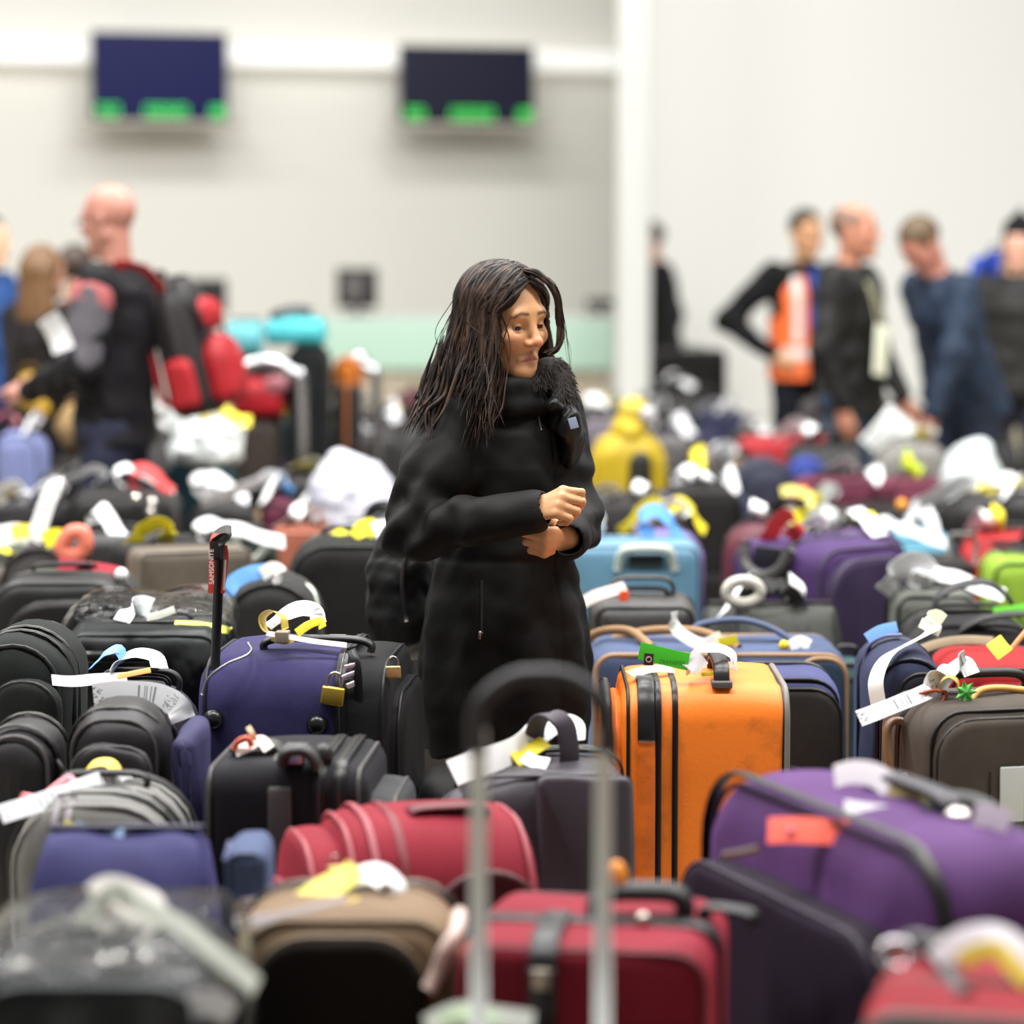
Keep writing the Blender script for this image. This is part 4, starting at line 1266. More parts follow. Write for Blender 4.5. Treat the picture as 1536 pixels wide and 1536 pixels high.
def lights():
    w = bpy.data.worlds.new('hall_light'); SC.world = w; w.use_nodes = True
    w.node_tree.nodes['Background'].inputs[0].default_value = (1.0, .99, .97, 1); w.node_tree.nodes['Background'].inputs[1].default_value = WORLD
    def area(name, loc, sx, sy, e, rot=(0, 0, 0), col=(1, .995, .98)):
        l = bpy.data.lights.new(name, 'AREA'); l.shape = 'RECTANGLE'; l.size = sx; l.size_y = sy; l.energy = e; l.color = col
        o = bpy.data.objects.new(name, l); COL.objects.link(o); o.location = loc; o.rotation_euler = tuple(R(a) for a in rot)
    for y in (4.9, 8.3, 11.7):
        for x in (-4.2, -.6, 3.0):
            area('ceiling_lamp', (x + (.4 if y > 8 else 0), y, 5.6), 2.6, .5, LAMP)
    # unseen fill lights, added only to brighten the back walls
    for x, y, e in ((-7., 14.2, 1.), (-3.2, 15.0, 1.15), (.0, 16.2, 1.45), (3.4, 13.6, .45), (7., 13.6, .5)):
        area('wall_fill_light', (x, y, 6.0), 2.6, .6, WALL_FILL * e, (62, 0, 0))

def camera():
    cd = bpy.data.cameras.new('camera'); c = bpy.data.objects.new('camera', cd); COL.objects.link(c)
    c.location = (0, 0, CH); c.rotation_euler = (math.pi / 2 - PITCH, 0, 0)
    cd.sensor_width = 36; cd.sensor_fit = 'HORIZONTAL'; cd.lens = F / 1536 * 36; cd.clip_end = 200
    cd.dof.use_dof = True; cd.dof.focus_distance = 6.05; cd.dof.aperture_fstop = cd.lens / 1000 / .062
    SC.camera = c
    SC.view_settings.view_transform = 'Standard'; SC.view_settings.look = 'None'; SC.view_settings.gamma = 1
    SC.view_settings.use_curve_mapping = False; SC.view_settings.exposure = EXPO
# ------------------------------------------------------------------ the bags, near ones first
FOOT = []          # taken floor space (x0, x1, y0, y1)
def reg(c, W, T, rz):
    a = R(rz); hx = abs(math.cos(a)) * W / 2 + abs(math.sin(a)) * T / 2; hy = abs(math.sin(a)) * W / 2 + abs(math.cos(a)) * T / 2
    FOOT.append((c[0] - hx, c[0] + hx, c[1] - hy - .05, c[1] + hy + .01))

def S0(label, x0, x1, yt, Y, D, col, rz=0, fn=suitcase, **k):
    c, w, h = spot(x0, x1, yt, Y, D); reg(c, w, D, rz)
    o = fn(label, c, rz, w, D, h, col, **k); o['_h'] = h; o['_w'] = w; o['_d'] = D
    return o
def S90(label, x0, x1, yt, Y, D, col, face=-1, dz=0, **k):
    c, w, h = spot(x0, x1, yt, Y, D); reg(c, w, D, 0)
    o = suitcase(label, c, 90 * face + dz, D, w, h, col, **k); o['_h'] = h; o['_w'] = D; o['_d'] = w
    return o
def D0(label, x0, x1, yt, Y, D, col, rz=0, **k):
    c, w, h = spot(x0, x1, yt, Y, D); reg(c, w, D, rz)
    o = duffel(label, c, rz, w, D, h, col, **k); o['_h'] = h; o['_w'] = w; o['_d'] = D
    return o
def loc_(o, px, py, Y):
    M = Matrix.Translation(o.location) @ o.rotation_euler.to_matrix().to_4x4()
    return M.inverted() @ at(px, py, Y)
def pstrip(o, name, pts, w, m, wv, label=None, t=.0014):
    """strip through image points given with their depth; wv in world axes"""
    M = o.rotation_euler.to_matrix().inverted()
    return strip(name, [loc_(o, *p) for p in pts], w, m, o, M @ Vector(wv), t, label=label)

def foreground():
    # ---- trolley suitcase nearest to the camera, only its pulled-out handle rises into the picture
    o = S0('suitcase nearest the camera with its grey two-tube trolley handle pulled up', 690, 940, 1668, 3.36, .34, (60, 58, 62), pockets=((.08, .92, .05, .85, .04),), zips=(.1, -.2), handle=False)
    yb = .34 / 2 - .03
    g = plas((36, 32, 35), .5); mt = mat('grey_tube', (226, 230, 226), .4)
    zt = at(800, 1092, 3.68).z; zh = at(810, 1016, 3.68).z
    xs = [loc_(o, px, 1092, 3.68).x for px in (718, 905)]
    for x in xs:
        mk('trolley_tube', *sweep([(x, yb, o['_h'] - .05), (x, yb, zt)], (1, 0, 0), .0225, .018, n=16)[:2], mt, o)
    xm = (xs[0] + xs[1]) / 2; hw = (xs[1] - xs[0]) / 2
    P = [(xs[0] - .002, yb, zt - .03), (xs[0] - .002, yb, zt + .02), (xs[0] + .012, yb, zh - .022), (xs[0] + .045, yb, zh), (xm, yb, zh + .004), (xs[1] - .045, yb, zh), (xs[1] - .012, yb, zh - .022), (xs[1] + .002, yb, zt + .02), (xs[1] + .002, yb, zt - .03)]
    mk('trolley_grip', *sweep(crom(P, 6), (0, 1, 0), .026, .024, n=12)[:2], g, o)
    pstrip(o, 'baggage_tag', [(640, 1540, 3.7), (690, 1520, 3.7), (740, 1526, 3.7), (800, 1534, 3.7)], .03, paper((214, 216, 208)), (0, .6, 1))
    pstrip(o, 'tag_stub', [(660, 1530, 3.68), (700, 1520, 3.68), (745, 1526, 3.68)], .014, paper((190, 216, 170)), (0, .6, 1))

    # ---- red suitcase with black strap behind the tubes
    c, w, h = spot(705, 1092, 1425, 3.98, .36)
    reg(c, w, .36, -9)
    o = suitcase('crimson suitcase with a black luggage strap right behind the grey trolley tubes', c, -9, w, .36, h, (158, 38, 56), trim=(60, 58, 56), rt=.05, r=.026, zips=(), pockets=(), piping=(96, 60, 62), pipew=.007, handle=False, wr=.005)
    band('luggage_strap', w, h - .03, .035, .035, -.03, .046, .004, nyl((52, 52, 54), .4), o, .03, .007)
    P = [(-.085, -.2, h - .0), (-.085, -.19, h - .012)]
    xx = loc_(o, 812, 1500, 3.97)
    b = G().box((xx.x, -.36 / 2 - .016, xx.z + .01), (.02, .006, .034), .004); b.mk('strap_buckle', plas((44, 44, 46), .3), o)
    G().box((xx.x, -.36 / 2 - .023, xx.z + .03), (.012, .003, .014), .002).mk('buckle_plate', metal((190, 178, 165), .35), o)
    mk('front_strap', *sweep(crom([(xx.x - .004, .0, h + .010), (xx.x - .002, -.12, h + .012), (xx.x, -.36 / 2 + .005, h + .000), (xx.x, -.36 / 2 - .016, h - .04), (xx.x, -.36 / 2 - .018, h - .2)], 5), (1, 0, 0), .040, .006, box=True)[:2], nyl((52, 52, 54), .4), o)
    hx = loc_(o, 958, 1350, 4.15).x
    grip('handle', o, (hx, .02, h + .004), .13, .034, plas((40, 38, 38), .5), along=(1, .15, 0), w=.05, t=.03)
    grip('handle', o, (hx + .13, .03, h + .002), .08, .014, plas((24, 24, 24), .5), along=(.9, -.4, 0), w=.04, t=.012)
    G().sph((hx - .035, .02, h + .055), .022, 14, 10, (.8, .8, 1.4)).mk('orange_ribbon', mat('ribbon', (245, 150, 40), .5), o)
    G().sph((hx + .012, -.05, h + .015), .011, 12, 8).mk('handle_stud', metal((190, 184, 172), .3), o)

    # ---- wrapped black bag bottom left
    o = S0('black bag in loose clear plastic wrap at the bottom left corner', -70, 325, 1482, 3.62, .42, (38, 38, 40), kind='nyl', rough=.35, zips=(-.1, .2), rt=.09, pockets=((.1, .9, .05, .8, .04),))
    wrap(o, o['_w'], .5, o['_h'], .02, 3.1, puff=.010, wr=.012)
    h = o['_h']
    pstrip(o, 'baggage_tag', [(120, 1385, 3.80), (165, 1340, 3.84), (200, 1352, 3.84), (262, 1385, 3.76), (322, 1430, 3.66), (385, 1480, 3.585)], .026, paper((228, 232, 218)), (.2, .3, 1))
    pstrip(o, 'baggage_tag', [(140, 1400, 3.82), (160, 1345, 3.86), (210, 1360, 3.86), (235, 1395, 3.80)], .06, paper((222, 216, 210)), (.3, .8, .9))
    for px, py in ((33, 1452), (155, 1445), (178, 1440), (218, 1440)):
        q = loc_(o, px, py, 3.70); G().sph(q, .0095, 12, 8).mk('glint_bead', metal((235, 230, 225), .12), o)  # chrome beads added to stand in for round highlights on the wrapped bag
    pstrip(o, 'baggage_tag', [(285, 1510, 3.575), (320, 1505, 3.575), (350, 1520, 3.575)], .035, paper((214, 214, 222)), (.1, 0, 1))

    # ---- khaki bag with dark panel
    o = S0('khaki bag with a big dark brown front panel and white and yellow tags', 352, 690, 1378, 4.12, .30, (150, 124, 98), trim=(112, 90, 70), rt=.075, r=.05, zips=(.2,), pockets=((.07, .86, .02, .965, .018, (40, 31, 26), .085),), wheels=False, handle=False, wr=.006, sag=.012, piping=(150, 128, 100))
    h = o['_h']
    pstrip(o, 'baggage_tag', [(505, 1360, 4.3), (520, 1325, 4.30), (560, 1310, 4.30), (588, 1330, 4.28), (585, 1352, 4.26)], .05, paper(WHT), (.2, 1, .5))
    pstrip(o, 'baggage_tag', [(352, 1384, 4.14), (400, 1380, 4.15), (460, 1368, 4.17), (520, 1352, 4.22)], .018, paper((236, 228, 232)), (0, .4, 1))
    pstrip(o, 'tag_stub', [(455, 1352, 4.26), (478, 1338, 4.27), (515, 1318, 4.29), (535, 1300, 4.3)], .05, paper((226, 214, 90)), (0, .9, .6))
    pstrip(o, 'tag_stub', [(490, 1375, 4.18), (520, 1366, 4.2), (545, 1355, 4.23)], .03, paper((222, 190, 40)), (0, .9, .5))
    mk('side_clasp', *tube([loc_(o, 690, 1370, 4.2), loc_(o, 684, 1400, 4.13), loc_(o, 668, 1425, 4.11), loc_(o, 655, 1460, 4.11), loc_(o, 640, 1485, 4.10)], .012)[:2], mat('strap_web', (205, 180, 170), .5), o)

    # ---- purple suitcase standing askew at the right
    th = -69; a = R(th)
    cx, cy, W, T, H = .585, 4.42, .80, .30, .745
    FOOT.append((.33, .85, 3.98, 4.86))
    o = suitcase('big purple suitcase turned askew with an orange sticker strip and white tags on top', (cx, cy), th, W, T, H, (106, 66, 126), trim=(58, 54, 60), rt=.13, r=.085, zips=(-.40,), pockets=((.07, .93, .05, .82, .05, (50, 34, 58), .1),), piping=(64, 52, 72), pipew=.009, handle=False, wr=.008, bulge=.02)  # shade on the front face is put into the darker pocket colour
    tl = lambda x, y, z: Vector((x, y, z))
    for q in ((-.14, .0), (.16, .0)):
        G().sph((q[0], .03, H + .008), .026, 14, 8, (1.3, .8, .5)).mk('handle_mount', metal((205, 196, 190), .3), o)
    grip('handle', o, (.03, .03, H + .006), .24, .024, plas((34, 26, 40), .45), w=.045, t=.018)
    pstrip(o, 'baggage_tag', [(1252, 1165, 4.52), (1280, 1158, 4.5), (1312, 1163, 4.47), (1335, 1180, 4.44)], .038, paper((246, 240, 244)), (.1, .4, 1))
    pstrip(o, 'orange_sticker', [(1152, 1246, 4.34), (1190, 1245, 4.33), (1235, 1247, 4.32), (1272, 1250, 4.31)], .045, paper((255, 96, 72)), (0, .7, .8))
    G().sph(loc_(o, 1186, 1247, 4.325), .006, 10, 8, (1, 1, 1)).mk('sticker_dot', plas((190, 120, 150)), o)
    pstrip(o, 'baggage_tag', [(1305, 1205, 4.36), (1304, 1225, 4.345), (1302, 1255, 4.32), (1298, 1290, 4.30)], .078, paper((250, 248, 252)), (1, .1, 0))
    pstrip(o, 'strap_end', [(1300, 1282, 4.31), (1298, 1310, 4.27), (1297, 1352, 4.23)], .055, nyl((38, 36, 38), .5), (1, .2, 0), t=.004)
    pstrip(o, 'tag_stub', [(1335, 1182, 4.44), (1365, 1192, 4.42), (1392, 1210, 4.40), (1400, 1232, 4.38)], .030, paper((200, 184, 110)), (.2, .5, 1))
    mk('twisted_strap', *tube([loc_(o, 1390, 1225, 4.32), loc_(o, 1430, 1205, 4.33), loc_(o, 1475, 1215, 4.30), loc_(o, 1500, 1235, 4.24)], .020)[:2], nyl((70, 74, 70), .5), o)
    pstrip(o, 'baggage_tag', [(1462, 1222, 4.22), (1490, 1225, 4.2), (1515, 1236, 4.18)], .035, paper((190, 176, 190)), (.2, .3, 1))
    pstrip(o, 'zip_puller', [(1085, 1284, 4.42), (1110, 1280, 4.38), (1138, 1274, 4.34)], .014, metal((225, 215, 205), .3), (0, 0, 1), t=.005)
    G().sph(loc_(o, 1378, 1237, 4.28), .009, 12, 8).mk('snap_button', metal((150, 140, 150), .3), o)

    # ---- red suitcase with grey trim, bottom right
    th = -13; W, T, H = .60, .42, .705
    c = (.745, 3.46); reg(c, W, T, th)
    o = suitcase('red suitcase with thick grey edging at the bottom right corner', c, th, W, T, H, (164, 38, 50), trim=(88, 86, 82), rt=.05, r=.03, zips=(-.1,), piping=(92, 88, 84), pipew=.024, handle=False, wr=.004)
    mk('chrome_ring', *tube([loc_(o, 1345, 1432, 3.56) + Vector((.022 * math.cos(q), .006 * math.sin(q), .016 * math.sin(q))) for q in np.linspace(0, 6.28, 13)[:-1]], .005, closed=True, sm=2)[:2], metal((225, 222, 226), .15), o)
    mk('handle', *tube([loc_(o, 1350, 1420, 3.58), loc_(o, 1380, 1412, 3.57), loc_(o, 1412, 1438, 3.54), loc_(o, 1430, 1480, 3.46), loc_(o, 1450, 1500, 3.40)], .014)[:2], plas((60, 56, 58), .4), o)
    pstrip(o, 'baggage_tag', [(1404, 1444, 3.50), (1440, 1412, 3.52), (1480, 1402, 3.52), (1520, 1418, 3.48), (1560, 1460, 3.44)], .032, paper((246, 240, 248)), (.2, .6, .9))
    pstrip(o, 'tag_stub', [(1440, 1440, 3.48), (1490, 1424, 3.48), (1520, 1450, 3.45), (1545, 1475, 3.42)], .022, paper((226, 198, 60)), (.2, .5, .9))

    # ---- navy bag bottom left
    o = D0('navy duffel bag lying in front of the grey holdall', 25, 312, 1282, 4.42, .34, (62, 60, 112), kind='fab', rough=.7, wr=.012, straps=False, trim=(78, 84, 128), pocket=(.8, .6), strapcol=(74, 74, 120), zipc=(40, 40, 70))
    pstrip(o, 'baggage_tag', [(110, 1245, 4.62), (135, 1252, 4.6), (160, 1258, 4.58), (185, 1256, 4.57)], .03, paper((160, 190, 225)), (0, .5, 1))
    o = S0('slate blue upright bag with a teal side beside the navy duffel', 338, 396, 1280, 4.46, .17, (92, 104, 140), kind='fab', zips=(), pockets=(), rt=.02, r=.02, wheels=False, handle=False, wr=.008, piping=(80, 92, 130), name='holdall', cat='bag')
    G().box((-o['_w'] / 2 - .004, -.0, o['_h'] * .42), (.004, .07, o['_h'] * .38), .003).mk('teal_side', nyl((56, 140, 170), .5), o)
    pstrip(o, 'carry_strap', [(338, 1276, 4.52), (350, 1278, 4.52), (372, 1279, 4.52), (396, 1284, 4.52)], .045, nyl((96, 98, 150), .5), (0, .8, .5), t=.004)
    pstrip(o, 'baggage_tag', [(350, 1362, 4.44), (378, 1355, 4.44), (420, 1352, 4.44)], .02, paper((236, 226, 236)), (0, 0, 1))

    # ---- grey holdall
    o = S0('light grey holdall with black bands under a long white and yellow tag', 8, 268, 1205, 4.98, .32, (150, 148, 144), trim=(60, 58, 58), kind='nyl', rt=.12, r=.05, zips=(-.3, .1), pockets=((.22, .86, .04, .86, .035, None, .09),), bands=((-.15, .03, (44, 42, 42)), (.3, .04, (50, 48, 46))), wheels=False, wr=.008, piping=(176, 172, 168), name='holdall', cat='bag')
    h = o['_h']
    for x in (75, 95):
        q = loc_(o, x, 1260, 4.96); mk('web_strap', *sweep(crom([(q.x, -.172, .1), (q.x, -.182, .35), (q.x + .004, -.175, h - .06), (q.x + .01, -.12, h + .008)], 6), (1, 0, 0), .012, .005, box=True)[:2], nyl((180, 172, 176), .5), o)
    pstrip(o, 'baggage_tag', [(0, 1222, 4.94), (55, 1205, 5.0), (105, 1188, 5.06), (150, 1172, 5.12), (185, 1172, 5.16), (215, 1196, 5.18)], .034, tag_paper(), (.1, .7, .8))
    pstrip(o, 'tag_stub', [(124, 1160, 5.2), (140, 1146, 5.2), (165, 1145, 5.2), (180, 1168, 5.18)], .03, paper((228, 200, 70)), (.3, 1, .4))
    pstrip(o, 'tag_stub', [(150, 1205, 5.1), (175, 1200, 5.12), (205, 1200, 5.14), (222, 1222, 5.12)], .028, paper((222, 196, 60)), (.3, 1, .4))
    pstrip(o, 'tag_stub', [(95, 1236, 4.94), (125, 1246, 4.94), (155, 1256, 4.94)], .016, paper((226, 212, 70)), (0, .3, 1))
    mk('pink_ribbon', *tube([loc_(o, 32, 1195, 5.04), loc_(o, 60, 1197, 5.06), loc_(o, 85, 1180, 5.08), loc_(o, 104, 1168, 5.1), loc_(o, 108, 1180, 5.08), loc_(o, 96, 1210, 5.04)], .008)[:2], mat('ribbon', (240, 130, 140), .5), o)

    # ---- black suitcase with a studded strap, centre left
    o = S90('black suitcase with a grey vertical strap and bulky handle before the blue suitcase', 308, 560, 1152, 5.12, .36, (46, 44, 50), face=1, dz=-4, trim=(72, 70, 70), rt=.05, r=.045, zips=(-.22, -.34), pockets=((.06, .94, .08, .90, .05, (74, 74, 76)),), kind='fab', piping=(92, 90, 88), handle=False, feet=((-1, .38, .44, .017),), wr=.003, pipew=.008)
    h = o['_h']
    xs_ = loc_(o, 420, 1200, 5.12)
    mk('vertical_strap', *sweep(crom([(.05, xs_.y, h + .004), (-.12, xs_.y, h + .006), (-.174, xs_.y, h - .03), (-.187, xs_.y, h - .1), (-.189, xs_.y, .12)], 5), (0, 1, 0), .042, .005, box=True)[:2], nyl((96, 92, 90), .5), o)
    hd = loc_(o, 442, 1135, 5.18)
    G().box((hd.x, hd.y, h + .012), (.04, .022, .012), .006).mk('handle_clamp', metal((196, 192, 190), .3), o)
    mk('handle', *sweep(crom([(hd.x - .05, hd.y + .016, h + .006), (hd.x - .055, hd.y + .008, h + .028), (hd.x - .05, hd.y - .022, h + .032), (hd.x - .045, hd.y - .04, h + .018), (hd.x - .04, hd.y - .048, h + .0)], 5), (1, 0, 0), .05, .022, n=12)[:2], plas((50, 48, 47), .5), o)
    G().sph((hd.x - .02, hd.y - .055, h + .016), .019, 14, 10, (1, 1, 1.2)).mk('handle_boss', plas((34, 33, 33), .4), o)
    mk('handle_rest', *sweep(crom([(-.05, .11, h + .006), (-.05, .1, h + .02), (-.05, .04, h + .02), (-.05, .02, h + .008)], 5), (1, 0, 0), .06, .012, box=True)[:2], plas((60, 60, 56), .5), o)
    pstrip(o, 'baggage_tag', [(352, 1128, 5.2), (372, 1120, 5.21), (390, 1110, 5.22), (404, 1124, 5.2)], .022, paper((240, 228, 214)), (.2, .7, .7))
    pstrip(o, 'baggage_tag', [(383, 1112, 5.22), (378, 1100, 5.22), (372, 1090, 5.23)], .01, paper((228, 190, 150)), (1, 0, .3))
    mk('red_ribbon', *tube([loc_(o, 350, 1124, 5.2), loc_(o, 358, 1112, 5.2), loc_(o, 372, 1108, 5.2), loc_(o, 378, 1120, 5.2)], .006)[:2], mat('ribbon', (196, 84, 56), .5), o)

    # ---- red bag lying on its back
    o = S90('crimson suitcase with stepped zip pockets between the black suitcase and the grey tote', 476, 780, 1250, 4.68, .40, (160, 40, 56), face=-1, dz=14, trim=(70, 20, 28), rt=.16, r=.05, zips=(), pockets=((.05, .95, .04, .95, .05, None, .14), (.1, .9, .05, .82, .04, None, .12)), bands=((-.2, .016, (140, 30, 44)), (-.34, .012, (190, 90, 100))), piping=(196, 96, 104), wheels=False, handle=False, wr=.005, kind='fab', bulge=.02)
    h = o['_h']; w = o['_d']
    V, Fc = softbox(.20, .024, h * .66, .095, .06, .011, .006, 0, 0, .002, 1.0, h * .24, 0)
    mk('end_panel', [Vector((.40 / 2 + .010 - v.y, v.x + w * .19, v.z)) for v in V], Fc, nyl((80, 22, 28), .5), o)
    grip('handle', o, (.05, w * .1, h + .002), .13, .012, nyl((120, 32, 44), .5), along=(0, 1, 0), w=.06, t=.012)
    pstrip(o, 'baggage_tag', [(520, 1230, 4.94), (550, 1226, 4.95), (590, 1222, 4.96), (615, 1215, 4.97)], .016, paper((230, 222, 220)), (.1, .5, 1))
    padlock(o, loc_(o, 503, 1308, 4.55), (0, 0, -80), .7, (220, 200, 130))

    # ---- dark grey tote with rolled white tag
    c, w, h = spot(688, 940, 1158, 5.22, .34); reg(c, w, .34, 6)
    o = suitcase('charcoal tote bag with a rolled white and yellow tag in front of the woman', c, 6, w, .34, h, (76, 70, 78), trim=(64, 60, 66), kind='nyl', rough=.5, rt=.05, r=.06, zips=(.1,), pockets=((.42, .98, .26, .98, .012, (88, 82, 90), .02),), piping=(120, 116, 120), pipew=.007, wheels=False, handle=False, wr=.012, name='tote_bag', cat='bag', sag=.02)
    V, Fc = duffel_end()
    g = mk('side_bulge', [Vector((-w / 2 - .01 + .07 * v[0], v[1] * .16, h * .48 + v[2] * h * .42)) for v in V], Fc, nyl((70, 64, 72), .5), o)
    G().box((w * .18, -.34 / 2 - .02, h * .42), (w * .3, .006, .028), .003).mk('base_band', nyl((82, 76, 84), .45), o)
    mk('carry_handle', *sweep(crom([(-.01, .0, h - .005), (-.015, -.02, h + .05), (.0, -.05, h + .085), (.035, -.06, h + .07), (.045, -.06, h + .02), (.045, -.055, h - .02)], 6), (1, .35, 0), .04, .006, box=True)[:2], nyl((84, 76, 86), .5), o)
    pstrip(o, 'baggage_tag', [(678, 1160, 5.20), (705, 1149, 5.23), (742, 1137, 5.28), (775, 1124, 5.33), (805, 1100, 5.38), (832, 1086, 5.40), (856, 1090, 5.39), (858, 1112, 5.36)], .05, paper((250, 250, 248)), (.45, .8, .75))
    pstrip(o, 'tag_stub', [(768, 1136, 5.31), (785, 1130, 5.33), (800, 1122, 5.34), (818, 1112, 5.35)], .045, paper((214, 196, 40)), (.3, .9, .5))
    pstrip(o, 'baggage_tag', [(786, 1134, 5.30), (800, 1142, 5.29), (822, 1146, 5.28)], .03, paper((246, 246, 244)), (.2, .8, .6))
    mk('top_zip', *sweep(crom([(-.02, .02, h + .004), (.05, .03, h + .006), (w / 2 - .02, .03, h - .0)], 6), (0, 1, 0), .03, .008, box=True)[:2], nyl((64, 66, 62), .4), o)

    S0('low black bag wedged between the blue suitcase and the charcoal tote', 632, 700, 1172, 5.74, .24, (40, 38, 38), kind='nyl', rt=.06, r=.05, zips=(), wheels=False, handle=False, wr=.012, name='soft_bag', cat='bag', piping=False)
    # ---- the blue suitcase
    o = S90('dark blue suitcase with two ball feet, brass padlock and raised black handle', 303, 543, 990, 5.74, .44, (64, 59, 108), face=1, dz=-5, trim=(30, 30, 32), rt=.10, r=.055, zips=(-.42,), pockets=((.01, .99, .02, .985, .065, (44, 44, 45), .1), (.06, .94, .05, .90, .045, (40, 40, 42), .1)), piping=(44, 42, 48), handle=False, feet=((-1, .375, .835, .0215), (-1, -.28, .825, .0215)), kind='fab', wr=.003, pipew=.008)
    h, w = o['_h'], o['_d']
    bm = plas((24, 23, 24), .35)
    p0 = loc_(o, 323, 990, 5.80); p1 = loc_(o, 331, 812, 5.80)
    for dx in (0, .10):
        mk('trolley_tube', *sweep([(p0.x + dx, p0.y + dx * .19, h - .1), (p0.x + dx, p0.y + dx * .19, h - .01), (p1.x + dx, p1.y + dx * .19, p1.z)], (1, 0, 0), .014, .020, n=10)[:2], bm, o)
    gq = loc_(o, 333, 808, 5.80)
    P = [Vector((gq.x - .03, gq.y, gq.z)), Vector((gq.x + .0, gq.y, gq.z)), Vector((gq.x + .10, gq.y + .02, gq.z)), Vector((gq.x + .13, gq.y + .025, gq.z))]
    mk('trolley_grip', *sweep(crom(P, 4), (0, -.9, .55), .046, .022, n=12)[:2], bm, o)
    G().box((gq.x - .01, gq.y + .008, gq.z - .02), (.02, .012, .02), .006).mk('grip_boss', bm, o)
    s = pstrip(o, 'name_strap', [(324, 800, 5.79), (319, 812, 5.78), (318, 840, 5.78), (317, 868, 5.78), (316, 890, 5.78)], .012, mat('red_strap', (196, 62, 48), .5), (1, -.2, 0), label='red strap with white lettering')
    q = loc_(o, 317.5, 850, 5.772)
    text('lettering', 'SAMSONITE', .0135, mat('white_print', (240, 232, 225), .5), s, q, (90, -90, -90 + 5 - 4))
    pstrip(o, 'luggage_label', [(338, 818, 5.79), (340, 835, 5.79), (337, 862, 5.79), (334, 890, 5.79)], .008, mat('red_strap', (176, 52, 40), .5), (1, 0, 0))
    pstrip(o, 'luggage_label', [(338, 840, 5.785), (337, 860, 5.785), (336, 885, 5.785)], .004, paper((200, 192, 186)), (1, 0, 0))
    # piping that sweeps over the upper corner
    mk('curved_piping', *tube([loc_(o, 303, 1042, 5.735), loc_(o, 312, 1018, 5.735), loc_(o, 340, 996, 5.735), loc_(o, 368, 984, 5.76), loc_(o, 377, 975, 5.8), loc_(o, 372, 965, 5.85)], .0028)[:2], metal((150, 146, 150), .4), o)
    # top handle with tags
    hb = loc_(o, 440, 950, 5.86)
    grip('handle', o, (hb.x, hb.y - .05, h + .004), .22, .022, plas((30, 29, 30), .4), along=(0, 1, 0), w=.03, t=.016)
    mk('tag_loop', *sweep(crom([loc_(o, 418, 956, 5.83), loc_(o, 398, 944, 5.83), loc_(o, 394, 926, 5.83), loc_(o, 408, 917, 5.83), loc_(o, 424, 926, 5.83), loc_(o, 428, 944, 5.83)], 8), (-.8, .3, .2), .030, .0016, box=True)[:2], paper((222, 196, 92)), o)
    pstrip(o, 'baggage_tag', [(402, 940, 5.85), (425, 924, 5.86), (450, 913, 5.88), (472, 916, 5.89), (478, 932, 5.88)], .045, tag_paper(), (.3, .9, .55))
    pstrip(o, 'tag_stub', [(445, 950, 5.80), (462, 938, 5.82), (480, 932, 5.82), (484, 942, 5.81)], .018, paper((236, 220, 50)), (.1, .5, 1))
    pstrip(o, 'tag_stub', [(408, 956, 5.81), (425, 962, 5.8), (440, 958, 5.8)], .014, paper((228, 210, 80)), (0, .3, 1))
    pstrip(o, 'address_label', [(400, 950, 5.81), (430, 955, 5.79), (470, 962, 5.79), (520, 968, 5.80)], .012, paper((236, 220, 226)), (0, .6, .8))
    G().box(loc_(o, 424, 955, 5.795), (.016, .014, .012), .003).mk('grey_clip', plas((140, 128, 110), .4), o)
    # padlock on the zip pulls
    pl = loc_(o, 499, 1044, 5.725)
    padlock(o, pl, (0, 8, -85 - 0), 1.22)
    for a_, b_ in (((517, 1002, 5.73), (533, 998, 5.735)), ((512, 1018, 5.725), (536, 1008, 5.735)), ((520, 1030, 5.725), (534, 1024, 5.735))):
        mk('zip_puller', *sweep(crom([loc_(o, *a_), (loc_(o, *a_) + loc_(o, *b_)) / 2, loc_(o, *b_)], 4), (0, 0, 1), .011, .004, box=True)[:2], metal((225, 215, 225), .25), o)
    mk('zip_track', *sweep(crom([loc_(o, 526, 972, 5.76), loc_(o, 535, 1000, 5.735), loc_(o, 538, 1050, 5.735), loc_(o, 536, 1076, 5.735)], 6), (0, 1, 0), .018, .006, box=True)[:2], nyl((26, 26, 30), .35), o)
    q = loc_(o, 590, 1008, 5.76); padlock(o, q, (0, 0, -80), .8, (214, 196, 130))
    G().box((.02, -w * .28, h + .008), (.05, .02, .006), .004).mk('locker', metal((190, 188, 180), .3), o)

    # ---- orange suitcase
    o = S90('bright orange suitcase with black zips and a green tag right of the woman', 934, 1186, 1034, 5.74, .42, (240, 122, 20), face=-1, trim=(36, 34, 34), kind='worn', rough=.55, rt=.07, r=.034, zips=(), pockets=((.07, .93, .12, .93, .028, None, .08),), piping=(42, 40, 40), pipew=.008, wheels=True, handle=False, wr=.005, bulge=.014)
    h, w = o['_h'], o['_d']
    def yfr(px): return (px - 1060) / 252
    for px in (988, 1013):
        band('zip_line', .42, h - .03, .07, .04, yfr(px) * w, .012, .006, nyl((30, 29, 30), .35), o, .03, .005)
    P = [(.05, yfr(970) * w, h + .006), (.15, yfr(970) * w, h + .005), (.198, yfr(970) * w, h - .026), (.214, yfr(970) * w, h - .07), (.2155, yfr(970) * w, h - .105)]
    mk('black_sleeve', *sweep(crom(P, 6), (0, 1, 0), .036, .008, box=True)[:2], nyl((44, 42, 42), .35), o)
    P = [(.214, yfr(970) * w, h - .10), (.2155, yfr(970) * w, h - .2), (.215, yfr(970) * w, .08)]
